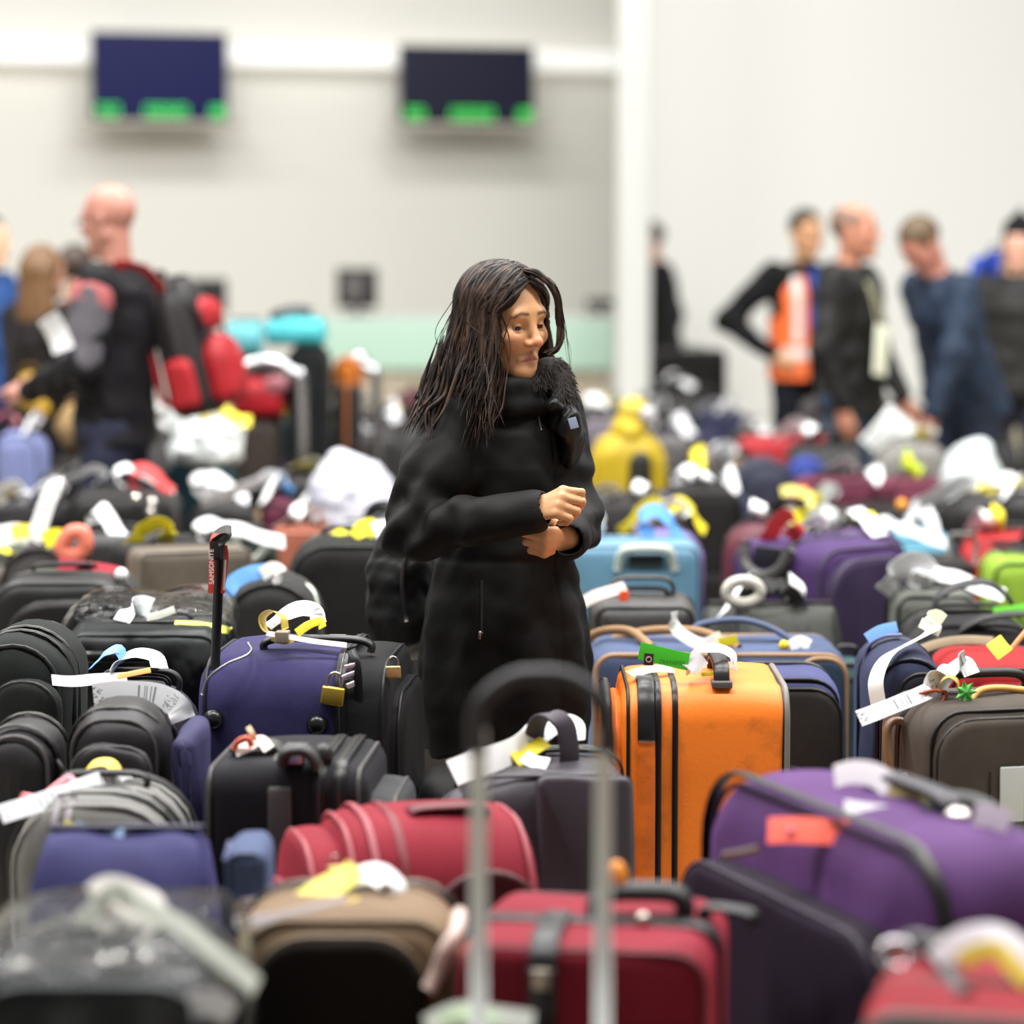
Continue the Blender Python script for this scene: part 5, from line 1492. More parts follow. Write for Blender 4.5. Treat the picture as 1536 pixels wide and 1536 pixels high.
    mk('orange_sleeve', *sweep(crom(P, 6), (0, 1, 0), .036, .006, box=True)[:2], mat('worn_cloth', (226, 108, 16), .55, 'worn'), o)
    mk('pocket_edge', *sweep(crom([(-.1, -w / 2 - .028, h - .03), (.10, -w / 2 - .03, h - .035), (.165, -w / 2 - .03, h - .075), (.188, -w / 2 - .028, h - .16), (.19, -w / 2 - .028, .14)], 6), (0, 1, 0), .022, .016, n=8)[:2], nyl((38, 36, 37), .4), o)
    mk('back_edge', *sweep([p for p in ringpath(.42, h - .03, .07, .04, .03, w / 2 - .006, -.004)], (0, 1, 0), .012, .012, closed=True)[:2], nyl((150, 144, 136), .5), o)
    G().sph(loc_(o, 894, 1040, 5.80) * 1 if False else (.12, -w / 2 - .062, h - .22), .016, 12, 8, (1, .5, 1)).mk('pocket_badge', metal((120, 112, 100), .3), o)
    hq = loc_(o, 1078, 1010, 5.86)
    mk('handle', *sweep(crom([(hq.x + .085, hq.y, h - .0), (hq.x + .07, hq.y, h + .034), (hq.x - .02, hq.y, h + .045), (hq.x - .1, hq.y, h + .036), (hq.x - .12, hq.y, h)], 6), (0, 1, 0), .032, .014, box=True)[:2], plas((38, 36, 36), .4), o)
    G().box((hq.x + .085, hq.y, h + .006), (.02, .021, .007), .003).mk('handle_foot', plas((88, 84, 80), .4), o)
    g = pstrip(o, 'green_tag', [(959, 976, 5.80), (985, 982, 5.79), (1010, 988, 5.785), (1033, 993, 5.78)], .036, paper((74, 202, 40)), (.12, 0, 1), label='green tag with dark lettering')
    q = (loc_(o, 1008, 994, 5.776)); text('lettering', 'TRANSFER', .0115, mat('dark_print', (30, 96, 34), .5), g, q, (90, 5, 90))
    q = (loc_(o, 973, 989, 5.778)); b = G().box((0, 0, 0), (.001, .0098, .0125), .0005).mk('emblem', mat('dark_print', (50, 34, 34), .5), g); b.location = q; b.rotation_euler = (R(-4), 0, 0)
    mk('emblem_ring', *tube([Vector(q) + Vector((.003, .0055 * math.cos(a_), .0055 * math.sin(a_))) for a_ in np.linspace(0, 6.28, 7)[:-1]], .0012, closed=True, sm=2)[:2], mat('pale_print', (200, 150, 150), .5), g)
    pstrip(o, 'baggage_tag', [(1032, 1012, 5.80), (1036, 990, 5.80), (1050, 976, 5.81), (1076, 972, 5.83), (1098, 982, 5.83), (1101, 1004, 5.82)], .038, tag_paper(), (.3, .9, .25))
    pstrip(o, 'baggage_tag', [(1032, 985, 5.785), (1044, 994, 5.78), (1052, 1004, 5.78)], .040, paper((232, 226, 226)), (.1, .3, 1))
    pstrip(o, 'tag_stub', [(1052, 1012, 5.79), (1064, 1011, 5.79), (1074, 1008, 5.79)], .008, paper((226, 206, 40)), (0, .3, 1))
    pstrip(o, 'name_card', [(945, 1012, 5.86), (965, 1006, 5.88), (985, 1003, 5.89), (1010, 1004, 5.9)], .03, paper((232, 218, 200)), (.1, 1, .35))

    # ---- brown suitcase at the right
    c, w, h = spot(1362, 1600, 1062, 5.62, .30); reg(c, w, .30, 14)
    o = suitcase('dark brown suitcase with arched front pocket and a curling white paper tag', c, 14, w, .30, h, (90, 80, 72), trim=(38, 34, 32), kind='fab', rt=.075, r=.045, zips=(.05,), pockets=((.02, .99, .02, .975, .02, (92, 82, 74), .08),), piping=(40, 37, 35), pipew=.008, handle=False, wr=.003)
    grip('side_handle', o, (-w / 2 - .008, -.02, h * .86), .11, .028, mat('leather', (116, 84, 56), .5, 'leather'), along=(0, .25, 1), up=(-1, 0, 0), w=.03, t=.016)
    for dz in (.055, -.055): G().sph((-w / 2 - .012, -.02 + dz * .2, h * .86 + dz), .008, 10, 8).mk('handle_rivet', metal((170, 166, 165), .25), o)
    xq = loc_(o, 1515, 1190, 5.6)
    G().box((xq.x, -.30 / 2 - .036, xq.z), (.026, .002, .055), .002).mk('label_window', mat('clear_window', (196, 200, 196), .25), o)
    mk('panel_seam', *tube([(loc_(o, 1480, 1100, 5.6).x, -.30 / 2 - .035, zz) for zz in (h - .12, h - .3, .1)], .0016)[:2], nyl((44, 40, 38), .5), o)
    pstrip(o, 'baggage_tag', [(1288, 1078, 5.66), (1315, 1068, 5.68), (1350, 1054, 5.70), (1385, 1040, 5.72), (1410, 1026, 5.74), (1425, 1006, 5.76), (1446, 994, 5.76), (1458, 1012, 5.74)], .034, tag_paper(), (.5, .6, .75))
    pstrip(o, 'baggage_tag', [(1398, 1034, 5.72), (1408, 1014, 5.73), (1432, 1000, 5.74), (1448, 985, 5.75)], .05, tag_paper(), (.8, .5, .5))
    pstrip(o, 'tag_stub', [(1410, 1036, 5.70), (1412, 1022, 5.70), (1424, 1014, 5.70), (1436, 1022, 5.70), (1438, 1036, 5.70)], .022, paper((196, 160, 70)), (.3, 1, .2))
    lf = G()
    lc = loc_(o, 1448, 1038, 5.70)
    for k in range(7):
        aa = 2 * math.pi * k / 7
        lf.add(*sweep([lc, lc + Vector((.012 * math.cos(aa), -.002, .012 * math.sin(aa))), lc + Vector((.024 * math.cos(aa), -.004, .024 * math.sin(aa)))], circ=(.006, .006, .0006), n=6)[:2])
    lf.mk('green_leaf_charm', mat('charm', (96, 196, 86), .4), o)
    mk('orange_strap', *tube([loc_(o, 1455, 1052, 5.72), loc_(o, 1470, 1036, 5.74), loc_(o, 1500, 1032, 5.76), loc_(o, 1545, 1036, 5.78)], .007)[:2], mat('ribbon', (238, 180, 96), .5), o)
    mk('red_cord', *tube([loc_(o, 1376, 1042, 5.72), loc_(o, 1402, 1036, 5.72), loc_(o, 1420, 1040, 5.71), loc_(o, 1412, 1056, 5.70)], .004)[:2], mat('cord', (170, 76, 40), .5), o)
    grip('handle', o, (.02, .02, h + .006), .2, .035, nyl((48, 44, 42), .5), w=.034, t=.02)

    # ---- left: black bags
    o = S0('black backpack with an arched front zip beside the navy bag, under the white tags', 98, 238, 1076, 5.36, .26, (50, 46, 48), kind='nyl', rough=.5, rt=.07, r=.05, zips=(-.2,), pockets=((.06, .94, .04, .93, .03, None, .055),), piping=(80, 74, 76), wheels=False, handle=False, wr=.012, name='backpack', cat='backpack')
    mk('zip_cord', *tube([loc_(o, 86, 1140, 5.33), loc_(o, 92, 1150, 5.32), loc_(o, 96, 1156, 5.32)], .004)[:2], nyl((60, 58, 60), .4), o)
    o = S0('black soft bag with worn grey zip seams at the left edge', -40, 76, 1100, 5.34, .28, (48, 44, 46), kind='nyl', rough=.5, rt=.08, r=.06, zips=(-.3, .2), pockets=((.15, .85, .05, .8, .025),), piping=(90, 84, 86), wheels=False, handle=False, wr=.012, name='soft_bag', cat='bag')
    o = S0('navy bag under two broad white printed tags left of the blue suitcase', 108, 280, 1052, 5.72, .34, (52, 48, 60), kind='fab', rt=.12, r=.06, zips=(-.1,), pockets=(), piping=(60, 56, 66), wheels=False, wr=.008, name='holdall', cat='bag')
    h = o['_h']
    pstrip(o, 'baggage_tag', [(140, 1044, 5.64), (180, 1040, 5.65), (225, 1042, 5.65), (252, 1050, 5.64), (268, 1062, 5.63), (275, 1080, 5.63)], .050, tag_paper(), (.15, .12, 1))
    pstrip(o, 'baggage_tag', [(78, 1020, 5.78), (110, 1022, 5.80), (150, 1018, 5.84), (190, 1016, 5.86)], .026, paper((244, 242, 242)), (0, .7, .7))
    pstrip(o, 'baggage_tag', [(165, 1012, 5.86), (180, 992, 5.88), (205, 980, 5.90), (232, 985, 5.90), (240, 1003, 5.88)], .044, tag_paper(), (.35, .9, .3))
    pstrip(o, 'blue_tag', [(134, 1004, 5.86), (146, 992, 5.87), (160, 980, 5.88), (178, 974, 5.89), (180, 990, 5.88), (168, 1004, 5.87)], .036, paper((112, 166, 236)), (.3, .9, .35), label='blue paper tag')
    pstrip(o, 'tag_stub', [(176, 1015, 5.83), (200, 1010, 5.84), (226, 1005, 5.85)], .012, paper((232, 188, 110)), (0, .5, .8))
    grip('handle', o, (0, 0, h), .16, .035, nyl((44, 42, 48), .5), w=.03, t=.012)
    o = S0('small navy pouch bag squeezed beside the blue suitcase', 261, 296, 1100, 5.36, .24, (58, 54, 96), kind='nyl', rt=.03, r=.03, zips=(), pockets=(), piping=False, wheels=False, handle=False, wr=.016, name='pouch_bag', cat='bag')
    o = S0('dark green-black rounded suitcase at the left edge behind the soft bag', -60, 92, 962, 5.84, .42, (42, 46, 44), kind='fab', rt=.11, r=.07, zips=(-.2, -.05), pockets=((.3, .98, .05, .9, .04, (46, 50, 47), .09),), piping=(58, 58, 56), handle=False, wr=.008)
    o = S0('black padded case in clear plastic film behind the white tags', 92, 330, 950, 6.5, .4, (46, 46, 46), kind='nyl', rough=.4, rt=.05, r=.05, zips=(-.1, .2), pockets=((.03, .97, .1, .75, .03),), wr=.012)
    h, w = o['_h'], o['_w']
    wrap(o, w, .44, h, .05, 8.2, puff=.008, wr=.016)
    grip('front_handle', o, (-.04, -.24, h * .93), .18, .03, plas((20, 20, 20), .25), up=(0, -1, .2), w=.03, t=.02)
    pstrip(o, 'baggage_tag', [(182, 932, 6.5), (195, 915, 6.52), (212, 908, 6.53), (228, 912, 6.53)], .048, tag_paper(), (.9, .3, .6))
    pstrip(o, 'baggage_tag', [(220, 926, 6.5), (240, 922, 6.5), (262, 914, 6.5)], .018, paper((226, 222, 206)), (0, .4, 1))
    pstrip(o, 'tag_stub', [(262, 936, 6.62), (300, 938, 6.62), (345, 946, 6.6)], .03, paper((230, 226, 96)), (0, .9, .4))

def duffel_end():
    g = G().sph((0, 0, 0), 1.0, 20, 14)
    V = []
    for v in g.v:
        p = Vector(v); V.append(p * (1 + .08 * noise.noise(p * 2.2 + Vector((4, 1, 2)))))
    return V, g.f
# ------------------------------------------------------------------ bags behind the first rows
def atag(o, kind='white', az=None, L=None, dx=0.0, tw=None, dy=0.0, w=.045, drop=None):
    h = o['_h']
    tag(o, (dx, dy, h + .02), rnd.choice((-160, -120, -90, -60, -20, 20, 160, 200)) if az is None else az, rnd.uniform(.10, .22) if L is None else L,
        (.03 if drop is None else drop), w, kind, rnd.uniform(15, 55) if tw is None else tw, rise=rnd.uniform(.025, .05))

def middle():
    # left of the woman
    o = S0('black suitcase with a big arched front pocket at the left edge', -24, 196, 872, 7.3, .36, (40, 39, 39), kind='nyl', rough=.45, rt=.1, r=.05, zips=(-.1,), pockets=((.16, .90, .04, .93, .035, (30, 29, 29), .10),), piping=(70, 69, 68), wr=.006)
    pstrip(o, 'baggage_tag', [(88, 846, 7.55), (115, 852, 7.5), (150, 856, 7.46), (180, 862, 7.44)], .042, paper((214, 72, 88)), (0, .3, 1), label='red cloth strip')
    G().sph(loc_(o, 182, 862, 7.40), .018, 12, 8).mk('cap', paper(WHT), o)
    o = S0('grey duffel with an orange red knot behind the arched black suitcase', -10, 118, 818, 8.1, .36, (72, 68, 68), kind='fab', rt=.14, r=.09, zips=(0,), wheels=False, wr=.012, name='holdall', cat='bag', sag=.03)
    pstrip(o, 'baggage_tag', [(48, 812, 8.12), (60, 785, 8.13), (72, 750, 8.14), (84, 728, 8.15), (96, 724, 8.15)], .05, tag_paper(), (1, 0, .2))
    pstrip(o, 'baggage_tag', [(-6, 805, 8.1), (20, 800, 8.1), (44, 802, 8.1)], .06, paper(WHT), (0, .3, 1)); pstrip(o, 'tag_stub', [(18, 800, 8.08), (30, 796, 8.08), (45, 796, 8.08)], .04, paper((240, 224, 90)), (0, .2, 1))
    pstrip(o, 'tag_stub', [(66, 812, 8.1), (78, 806, 8.1), (92, 806, 8.1)], .05, paper((238, 226, 40)), (0, .2, 1))
    mk('orange_knot', *tube([loc_(o, 92, 822, 8.1), loc_(o, 105, 800, 8.1), loc_(o, 125, 800, 8.1), loc_(o, 128, 822, 8.1), loc_(o, 108, 834, 8.1)], .022, closed=True)[:2], mat('ribbon', (226, 122, 98), .5), o)
    o = S0('taupe suitcase with a black gusset and arched pocket left of the raised handle', 172, 352, 826, 8.02, .32, (126, 114, 100), rz=22, kind='fab', rough=.55, rt=.03, r=.03, zips=(), pockets=((.03, .93, .03, .86, .03, (104, 94, 84), .14),), piping=(150, 140, 126), wr=.004, bands=((.12, .19, (38, 36, 35)),))
    atag(o, 'white', 10, .2, .08, 60); atag(o, 'yellow', 150, .05, -.06, 60)
    o = S0('round black bag with a light blue strap lying on it', 330, 478, 872, 7.22, .3, (54, 52, 51), kind='nyl', rt=.15, r=.06, zips=(.1,), wheels=False, piping=(60, 58, 57), wr=.006, name='round_bag', cat='bag', handle=False)
    pstrip(o, 'blue_strap', [(338, 892, 7.2), (352, 872, 7.22), (376, 860, 7.26), (404, 856, 7.28)], .040, paper((104, 164, 232)), (0, .4, 1), label='light blue strap')
    pstrip(o, 'baggage_tag', [(392, 862, 7.26), (410, 852, 7.28), (422, 862, 7.27), (412, 880, 7.24)], .035, paper((232, 228, 220)), (.2, .3, 1))
    pstrip(o, 'baggage_tag', [(462, 876, 7.25), (472, 890, 7.22), (478, 912, 7.21), (480, 935, 7.2)], .02, paper((206, 216, 200)), (.2, 1, 0))
    o = S0('dark green suitcase with a grey handle loop left of the salmon bag', 340, 408, 806, 8.55, .26, (52, 62, 54), kind='fab', rt=.08, r=.05, zips=(), handle=True, wr=.004)
    mk('grey_loop', *tube([loc_(o, 350, 806, 8.5), loc_(o, 358, 825, 8.5), loc_(o, 378, 840, 8.5), loc_(o, 396, 826, 8.5), loc_(o, 400, 806, 8.5)], .014)[:2], plas((150, 156, 144)), o)
    o = S0('salmon coloured hard box bag behind the dark green suitcase', 404, 490, 800, 9.0, .3, (196, 116, 92), kind='fab', rt=.03, r=.02, zips=(), pockets=(), piping=(170, 96, 76), bands=((-.3, .02, (150, 84, 66)),), wheels=False, wr=.003)
    atag(o, 'white', 60, .1, .0); atag(o, 'plain', 160, .1, .05)
    o = S0('large black suitcase with a dark green sheen left of the woman', 430, 622, 815, 7.7, .4, (46, 45, 43), kind='fab', rt=.11, r=.07, zips=(-.1, .12), pockets=(), piping=(52, 54, 50), wr=.006)
    pstrip(o, 'tag_stub', [(532, 806, 7.8), (540, 795, 7.8), (556, 790, 7.8), (566, 800, 7.8)], .05, paper((240, 230, 40)), (.2, .4, 1)); pstrip(o, 'tag_stub', [(500, 806, 7.85), (510, 800, 7.85), (520, 806, 7.85)], .03, paper((240, 230, 40)), (0, .5, 1))
    pstrip(o, 'baggage_tag', [(562, 800, 7.75), (575, 795, 7.75), (588, 806, 7.74), (596, 818, 7.73)], .06, paper(WHT), (.2, .3, 1))
    o = S0('black suitcase with two shiny studs at the feet of the bald man', 95, 256, 742, 9.35, .4, (38, 36, 35), kind='nyl', rough=.5, rt=.08, r=.06, zips=(.1,), piping=(46, 44, 43), wr=.004)
    for px, py in ((204, 748), (228, 754), (226, 768)): G().sph(loc_(o, px, py, 9.33), .016, 10, 8).mk('stud', metal((230, 226, 216), .12), o)
    atag(o, 'plain', 200, .14, -.1); atag(o, 'plain', 20, .12, .0); atag(o, 'red', 0, .06, .05, 60)
    o = S0('teal suitcase heaped with white plastic sheeting behind the bald man', 244, 345, 694, 10.75, .34, (42, 74, 84), kind='fab', rt=.07, r=.04, zips=(.1,), piping=(36, 60, 68))
    h, w = o['_h'], o['_w']
    bl = SDF().ell((.02, -.02, h + .03), (w * .56, .17, .075)).ell((.06, 0, h + .10), (w * .40, .14, .07), None, .05).ell((-.08, 0, h + .14), (.05, .05, .05), None, .04)
    bl.post = lambda P, d: d + .012 * wob(P, 30, 2) + .008 * wob(P, 70, 4)
    v, f = bl.mesh((-.35, -.3, h - .06), (.35, .3, h + .3), .011)
    npmesh('plastic_sheeting', (v, f), mat('white_film', (226, 230, 228), .3), o)
    tag(o, (.05, -.06, h + .15), 0, .1, 0, .05, 'yellow', 50); tag(o, (-.06, -.05, h + .17), 180, .06, .0, .05, 'plain', 60)
    o = S0('maroon bag between the white tags and the plastic wrapped bundle', 386, 436, 752, 9.75, .3, (108, 46, 68), kind='fab', rt=.08, r=.07, zips=(), wheels=False, wr=.008, name='soft_bag', cat='bag')
    atag(o, 'white', 190, .2, -.02, 60); atag(o, 'blue', 120, .08, .02, 60); atag(o, 'plain', 250, .08, 0)
    o = root('wrapped_bundle', 'big bundle wrapped in greyish white plastic behind the large black suitcase', 'bag', (at(529, 700, 10.1).x, 10.1, 0)); FOOT.append((at(455, 700, 10).x, at(606, 700, 10).x, 9.85, 10.45))
    b = SDF().ell((0, 0, .40), (.16, .2, .40)).ell((-.02, 0, .70), (.12, .16, .17), None, .08).ell((.06, -.02, .62), (.10, .14, .2), None, .06)
    b.post = lambda P, d: np.maximum(d + .016 * wob(P * np.array((1, 1, .6)), 26, 1) + .008 * wob(P, 60, 2), .004 - P[:, 2])
    v, f = b.mesh((-.26, -.3, 0), (.26, .3, .98), .013)
    npmesh('plastic_cover', (v, f), mat('white_film', (206, 206, 216), .3), o); G().sph((.13, -.1, .62), .04, 12, 8).mk('red_mark', plas((230, 130, 120)), o)
    o['_h'] = .55; tag(o, (-.06, -.2, .5), 200, .08, .0, .07, 'plain', 70)
    o = S0('dark suitcase with pale studs left of the black studded one', -20, 90, 762, 9.4, .36, (58, 54, 58), kind='fab', rt=.06, r=.05, zips=(.0,), wr=.004); atag(o, 'plain', 160, .1, -.05); atag(o, 'plain', -120, .08, .04); atag(o, 'white', 200, .1, .08)
    o = S0('brown black low case under the tan bag', 72, 152, 690, 11.3, .34, (62, 50, 42), kind='fab', rt=.05, r=.04, zips=(.0,)); hh = o['_h']
    q = spot(78, 146, 614, 11.36, .24)
    t = root('soft_bag', 'tan soft bag perched on a brown case near the left edge', 'bag', (q[0][0], q[0][1], hh + .02))
    b = SDF().ell((0, 0, (q[2] - hh) * .5), (q[1] * .5, .11, (q[2] - hh) * .5)).ell((.06, -.01, (q[2] - hh) * .72), (q[1] * .24, .08, .07), None, .05)
    b.post = lambda P, d: np.maximum(d + .008 * wob(P, 40, 1), .003 - P[:, 2])
    v, f = b.mesh((-.16, -.18, 0), (.18, .18, .34), .009); npmesh('body', (v, f), fab((196, 160, 108)), t); grip('handle', t, (0, 0, (q[2] - hh) * .98), .08, .02, fab((150, 118, 78)), w=.02, t=.01)
    o = S0('lavender blue bag at the left edge below the person with brown hair', -12, 58, 652, 11.2, .3, (150, 160, 214), kind='nyl', rt=.07, r=.06, zips=(), wheels=False, wr=.012, name='soft_bag', cat='bag'); atag(o, 'pink', 170, .1, -.05); atag(o, 'white', -100, .1, .05)
    # right of the woman
    o = S0('black briefcase with a red and white tag right of the woman', 890, 1045, 908, 7.32, .32, (56, 53, 51), kind='lea', rough=.5, rt=.04, r=.045, zips=(.1,), pockets=(), piping=(66, 62, 58), wr=.003)
    pstrip(o, 'baggage_tag', [(872, 905, 7.3), (895, 893, 7.34), (918, 886, 7.36), (938, 880, 7.38)], .03, paper((226, 208, 196)), (.3, .7, .8))
    G().box(loc_(o, 936, 894, 7.34), (.012, .004, .014), .002).mk('red_clip', plas((235, 84, 44)), o); grip('handle', o, (.0, 0, o['_h'] + .01), .16, .04, plas((46, 42, 40)))
    o = S0('dark olive duffel bag between the briefcase and the purple suitcase', 1050, 1276, 920, 7.5, .34, (62, 64, 54), fn=duffel, kind='nyl', rough=.55, wr=.014, strapcol=(40, 40, 36), pocket=(.5, .5)); atag(o, 'white', 240, .12, -.06, 40); atag(o, 'plain', 90, .05, .07)
    q = loc_(o, 1115, 905, 7.45); mk('grey_loop', *tube([q + Vector((.045 * math.cos(a), 0, .03 * math.sin(a) + .03)) for a in np.linspace(0, 6.28, 13)[:-1]], .015, closed=True, sm=2)[:2], plas((196, 192, 180)), o)
    c, w, h = spot(850, 1052, 818, 8.25, .32); reg(c, w, .32, 0)
    o = suitcase('light blue hard suitcase with a pale grey front handle behind the briefcase', c, 0, w, .32, h, (96, 136, 160), kind='plas', rough=.38, rt=.045, r=.035, zips=(), piping=(80, 112, 132), pipew=.006, handle=False, wr=0, bands=((0, .02, (70, 100, 118)),)); o['_h'] = h
    q = loc_(o, 969, 838, 8.24)
    mk('front_handle', *sweep(crom([(q.x - .082, -.165, q.z - .03), (q.x - .07, -.185, q.z + .02), (q.x - .035, -.19, q.z + .032), (q.x + .035, -.19, q.z + .032), (q.x + .07, -.185, q.z + .02), (q.x + .082, -.165, q.z - .03)], 6), (0, 1, 0), .03, .024, n=10)[:2], plas((186, 196, 186), .4), o)
    G().box((q.x, -.168, q.z - .005), (.05, .008, .02), .006).mk('handle_recess', plas((34, 46, 50), .5), o)
    atag(o, 'plain', 180, .08, -.12, 60); atag(o, 'blue', 0, .05, .06, 60)
    c, H = (.895, 8.34), .745; FOOT.append((.55, 1.16, 8.05, 8.65))
    o = suitcase('purple suitcase showing its rounded front panel, behind the olive duffel', c, 38, .36, .40, H, (84, 58, 112), kind='fab', rt=.08, r=.06, zips=(-.1,), pockets=((.04, .96, .02, .95, .03, (66, 52, 84), .1),), piping=(84, 72, 96), wr=.004, handle=False); o['_h'] = H
    mk('side_handle', *tube([(-.19, -.08, H - .01), (-.205, -.05, H - .07), (-.21, .02, H - .095), (-.205, .09, H - .07), (-.19, .11, H - .01)], .018)[:2], plas((70, 68, 66), .5), o); G().box((-.185, .015, H - .04), (.006, .06, .03), .005).mk('handle_recess', plas((28, 24, 28)), o)
    atag(o, 'white', 170, .05, -.02); atag(o, 'red', 90, .06, -.12, 60)
    c, w, h = spot(890, 1272, 980, 6.84, .36); reg(c, w, .36, 0)
    o = suitcase('wide slate blue suitcase with tan piping behind the orange suitcase', c, 0, w, .36, h, (86, 100, 134), kind='fab', rt=.05, r=.04, zips=(), pockets=((.80, .995, .02, .985, .02, (62, 84, 104), .05),), piping=(190, 150, 110), pipew=.014, handle=False, wr=.006); o['_h'] = h
    for sx, ln in ((-.1, .3), (-.24, .16)):
        mk('tan_piping', *tube([(sx - ln / 2, .05, h + .002), (sx - ln * .2, .0, h + .03), (sx + ln * .2, -.02, h + .03), (sx + ln / 2, -.1, h + .002)], .011)[:2], fab((190, 150, 110)), o)
    mk('padded_handle', *sweep(crom([(-.06, .03, h), (-.04, .03, h + .04), (.06, .02, h + .055), (.14, .0, h + .035), (.2, -.04, h)], 5), (0, 1, 0), .05, .016)[:2], fab((96, 106, 136)), o)
    pstrip(o, 'baggage_tag', [(1012, 918, 6.9), (1012, 940, 6.9), (1030, 956, 6.88), (1055, 966, 6.86), (1082, 955, 6.88)], .03, paper((236, 240, 234)), (.3, .3, 1)); pstrip(o, 'tag_stub', [(1078, 964, 6.86), (1092, 962, 6.86), (1106, 958, 6.86)], .022, paper((232, 220, 40)), (0, 0, 1))
    pstrip(o, 'baggage_tag', [(1185, 970, 6.88), (1200, 962, 6.9), (1215, 968, 6.9)], .03, paper(WHT), (0, .3, 1)); G().sph(loc_(o, 1176, 968, 6.9), .013, 10, 8).mk('yellow_bead', plas((235, 200, 40)), o)
    c, w, h = spot(1098, 1264, 1016, 6.30, .28); reg(c, w, .28, 0)
    o = suitcase('navy suitcase with a black two-tier pocket tucked behind the orange suitcase', c, 0, w, .28, h, (84, 88, 134), kind='fab', rt=.07, r=.045, zips=(.15,), pockets=((.10, .99, .03, .965, .022, (58, 56, 54), .07), (.10, .80, .03, .70, .02, (62, 60, 58), .08)), piping=(26, 26, 27), wr=.005, handle=False); o['_h'] = h
    o = S0('small dark teal bag right of the tan piped suitcase', 1248, 1306, 992, 7.23, .2, (52, 84, 88), kind='nyl', rt=.09, r=.06, zips=(.0,), wheels=False, wr=.006, name='soft_bag', cat='bag')
    c, w, h = spot(1312, 1424, 985, 6.28, .4); reg(c, w, .4, 0)
    o = suitcase('dark navy suitcase with a long pale tag trailing down its left side', c, 0, w, .4, h, (58, 62, 92), kind='fab', rt=.085, r=.05, zips=(.1,), pockets=((.3, .99, .03, .95, .025, (46, 46, 56), .07),), piping=(34, 35, 44), wr=.006, handle=False); o['_h'] = h
    pstrip(o, 'baggage_tag', [(1318, 1060, 6.22), (1314, 1020, 6.23), (1330, 985, 6.28), (1362, 966, 6.36), (1392, 950, 6.42), (1404, 938, 6.44)], .034, paper((226, 228, 222)), (1, -.2, .4)); pstrip(o, 'baggage_tag', [(1392, 948, 6.44), (1402, 930, 6.45), (1412, 936, 6.45)], .05, paper((226, 226, 204)), (.6, .3, .8))
    pstrip(o, 'carry_strap', [(1298, 1005, 6.5), (1302, 972, 6.5), (1325, 955, 6.5), (1352, 952, 6.5)], .03, nyl((120, 126, 170), .5), (.4, 1, 0), t=.006); pstrip(o, 'blue_tag', [(1300, 958, 6.52), (1320, 946, 6.52), (1346, 940, 6.52)], .026, paper((120, 170, 226)), (0, .4, 1))
    o = S0('red suitcase with a black arched zip and yellow tag behind the brown suitcase', 1426, 1610, 1002, 6.52, .4, (190, 40, 44), kind='fab', rt=.06, r=.04, zips=(), pockets=((.05, .99, .03, .94, .03, (150, 30, 34), .09),), piping=(38, 30, 32), wr=.005, handle=False)
    pstrip(o, 'yellow_tag', [(1490, 960, 6.55), (1498, 970, 6.53), (1508, 982, 6.51)], .04, paper((248, 220, 20)), (.8, 0, .6), label='yellow paper tag'); mk('orange_stick', *tube([loc_(o, 1516, 975, 6.52), loc_(o, 1528, 960, 6.53), loc_(o, 1545, 940, 6.55)], .006)[:2], mat('cord', (240, 140, 80), .5), o)
    pstrip(o, 'tan_strap', [(1372, 978, 6.75), (1410, 965, 6.77), (1450, 960, 6.78), (1490, 962, 6.78)], .024, fab((190, 170, 140)), (0, .6, .8), t=.005)
    o = S0('black bag with padded straps behind the red suitcase with yellow tag', 1362, 1570, 934, 7.3, .36, (54, 50, 52), kind='nyl', rt=.1, r=.06, zips=(.0,), wheels=False, wr=.012, name='holdall', cat='bag', sag=.02)
    mk('carry_strap', *sweep(crom([(-.1, -.1, o['_h'] - .01), (-.08, -.08, o['_h'] + .06), (.03, -.05, o['_h'] + .09), (.1, -.04, o['_h'] + .05), (.12, -.04, o['_h'])], 6), (0, 1, .2), .05, .012)[:2], nyl((60, 58, 60), .5), o)
    mk('carry_strap', *sweep(crom([(-.04, -.16, o['_h'] - .02), (.02, -.17, o['_h'] + .01), (.12, -.16, o['_h'] + .02), (.2, -.12, o['_h'] - .01)], 6), (0, 1, .2), .04, .012)[:2], nyl((44, 42, 44), .5), o)
    pstrip(o, 'green_tag', [(1490, 918, 7.4), (1515, 916, 7.4), (1560, 908, 7.42)], .026, paper((120, 226, 70)), (0, .2, 1), label='bright green paper tag')
    o = S0('low grey bag with white tags right of the purple suitcase', 1344, 1472, 892, 7.80, .22, (112, 114, 106), kind='nyl', rt=.05, r=.05, zips=(.2,), wheels=False, wr=.010, name='soft_bag', cat='bag', handle=False); atag(o, 'plain', 180, .04, -.05, 60, w=.09); atag(o, 'white', -10, .18, -.03, 50)
    o = S0('dark suitcase with a tall square handle beside the lime green bag', 1388, 1464, 846, 8.75, .32, (60, 54, 54), kind='fab', rt=.03, r=.03, zips=(.1,), wr=.004, handle=False)
    mk('square_handle', *sweep([(.02, .0, o['_h'] - .02), (.02, .0, o['_h'] + .06), (.03, 0, o['_h'] + .075), (.09, 0, o['_h'] + .075), (.1, 0, o['_h'] + .06), (.1, 0, o['_h'] - .02)], (0, 1, 0), .03, .016)[:2], plas((96, 90, 84), .5), o)
    o = S0('lime green bag at the right edge', 1490, 1600, 842, 8.5, .3, (160, 200, 60), kind='nyl', rt=.05, r=.05, zips=(.1,), pockets=((.1, .9, .05, .7, .03),), wheels=False, wr=.008, name='holdall', cat='bag')
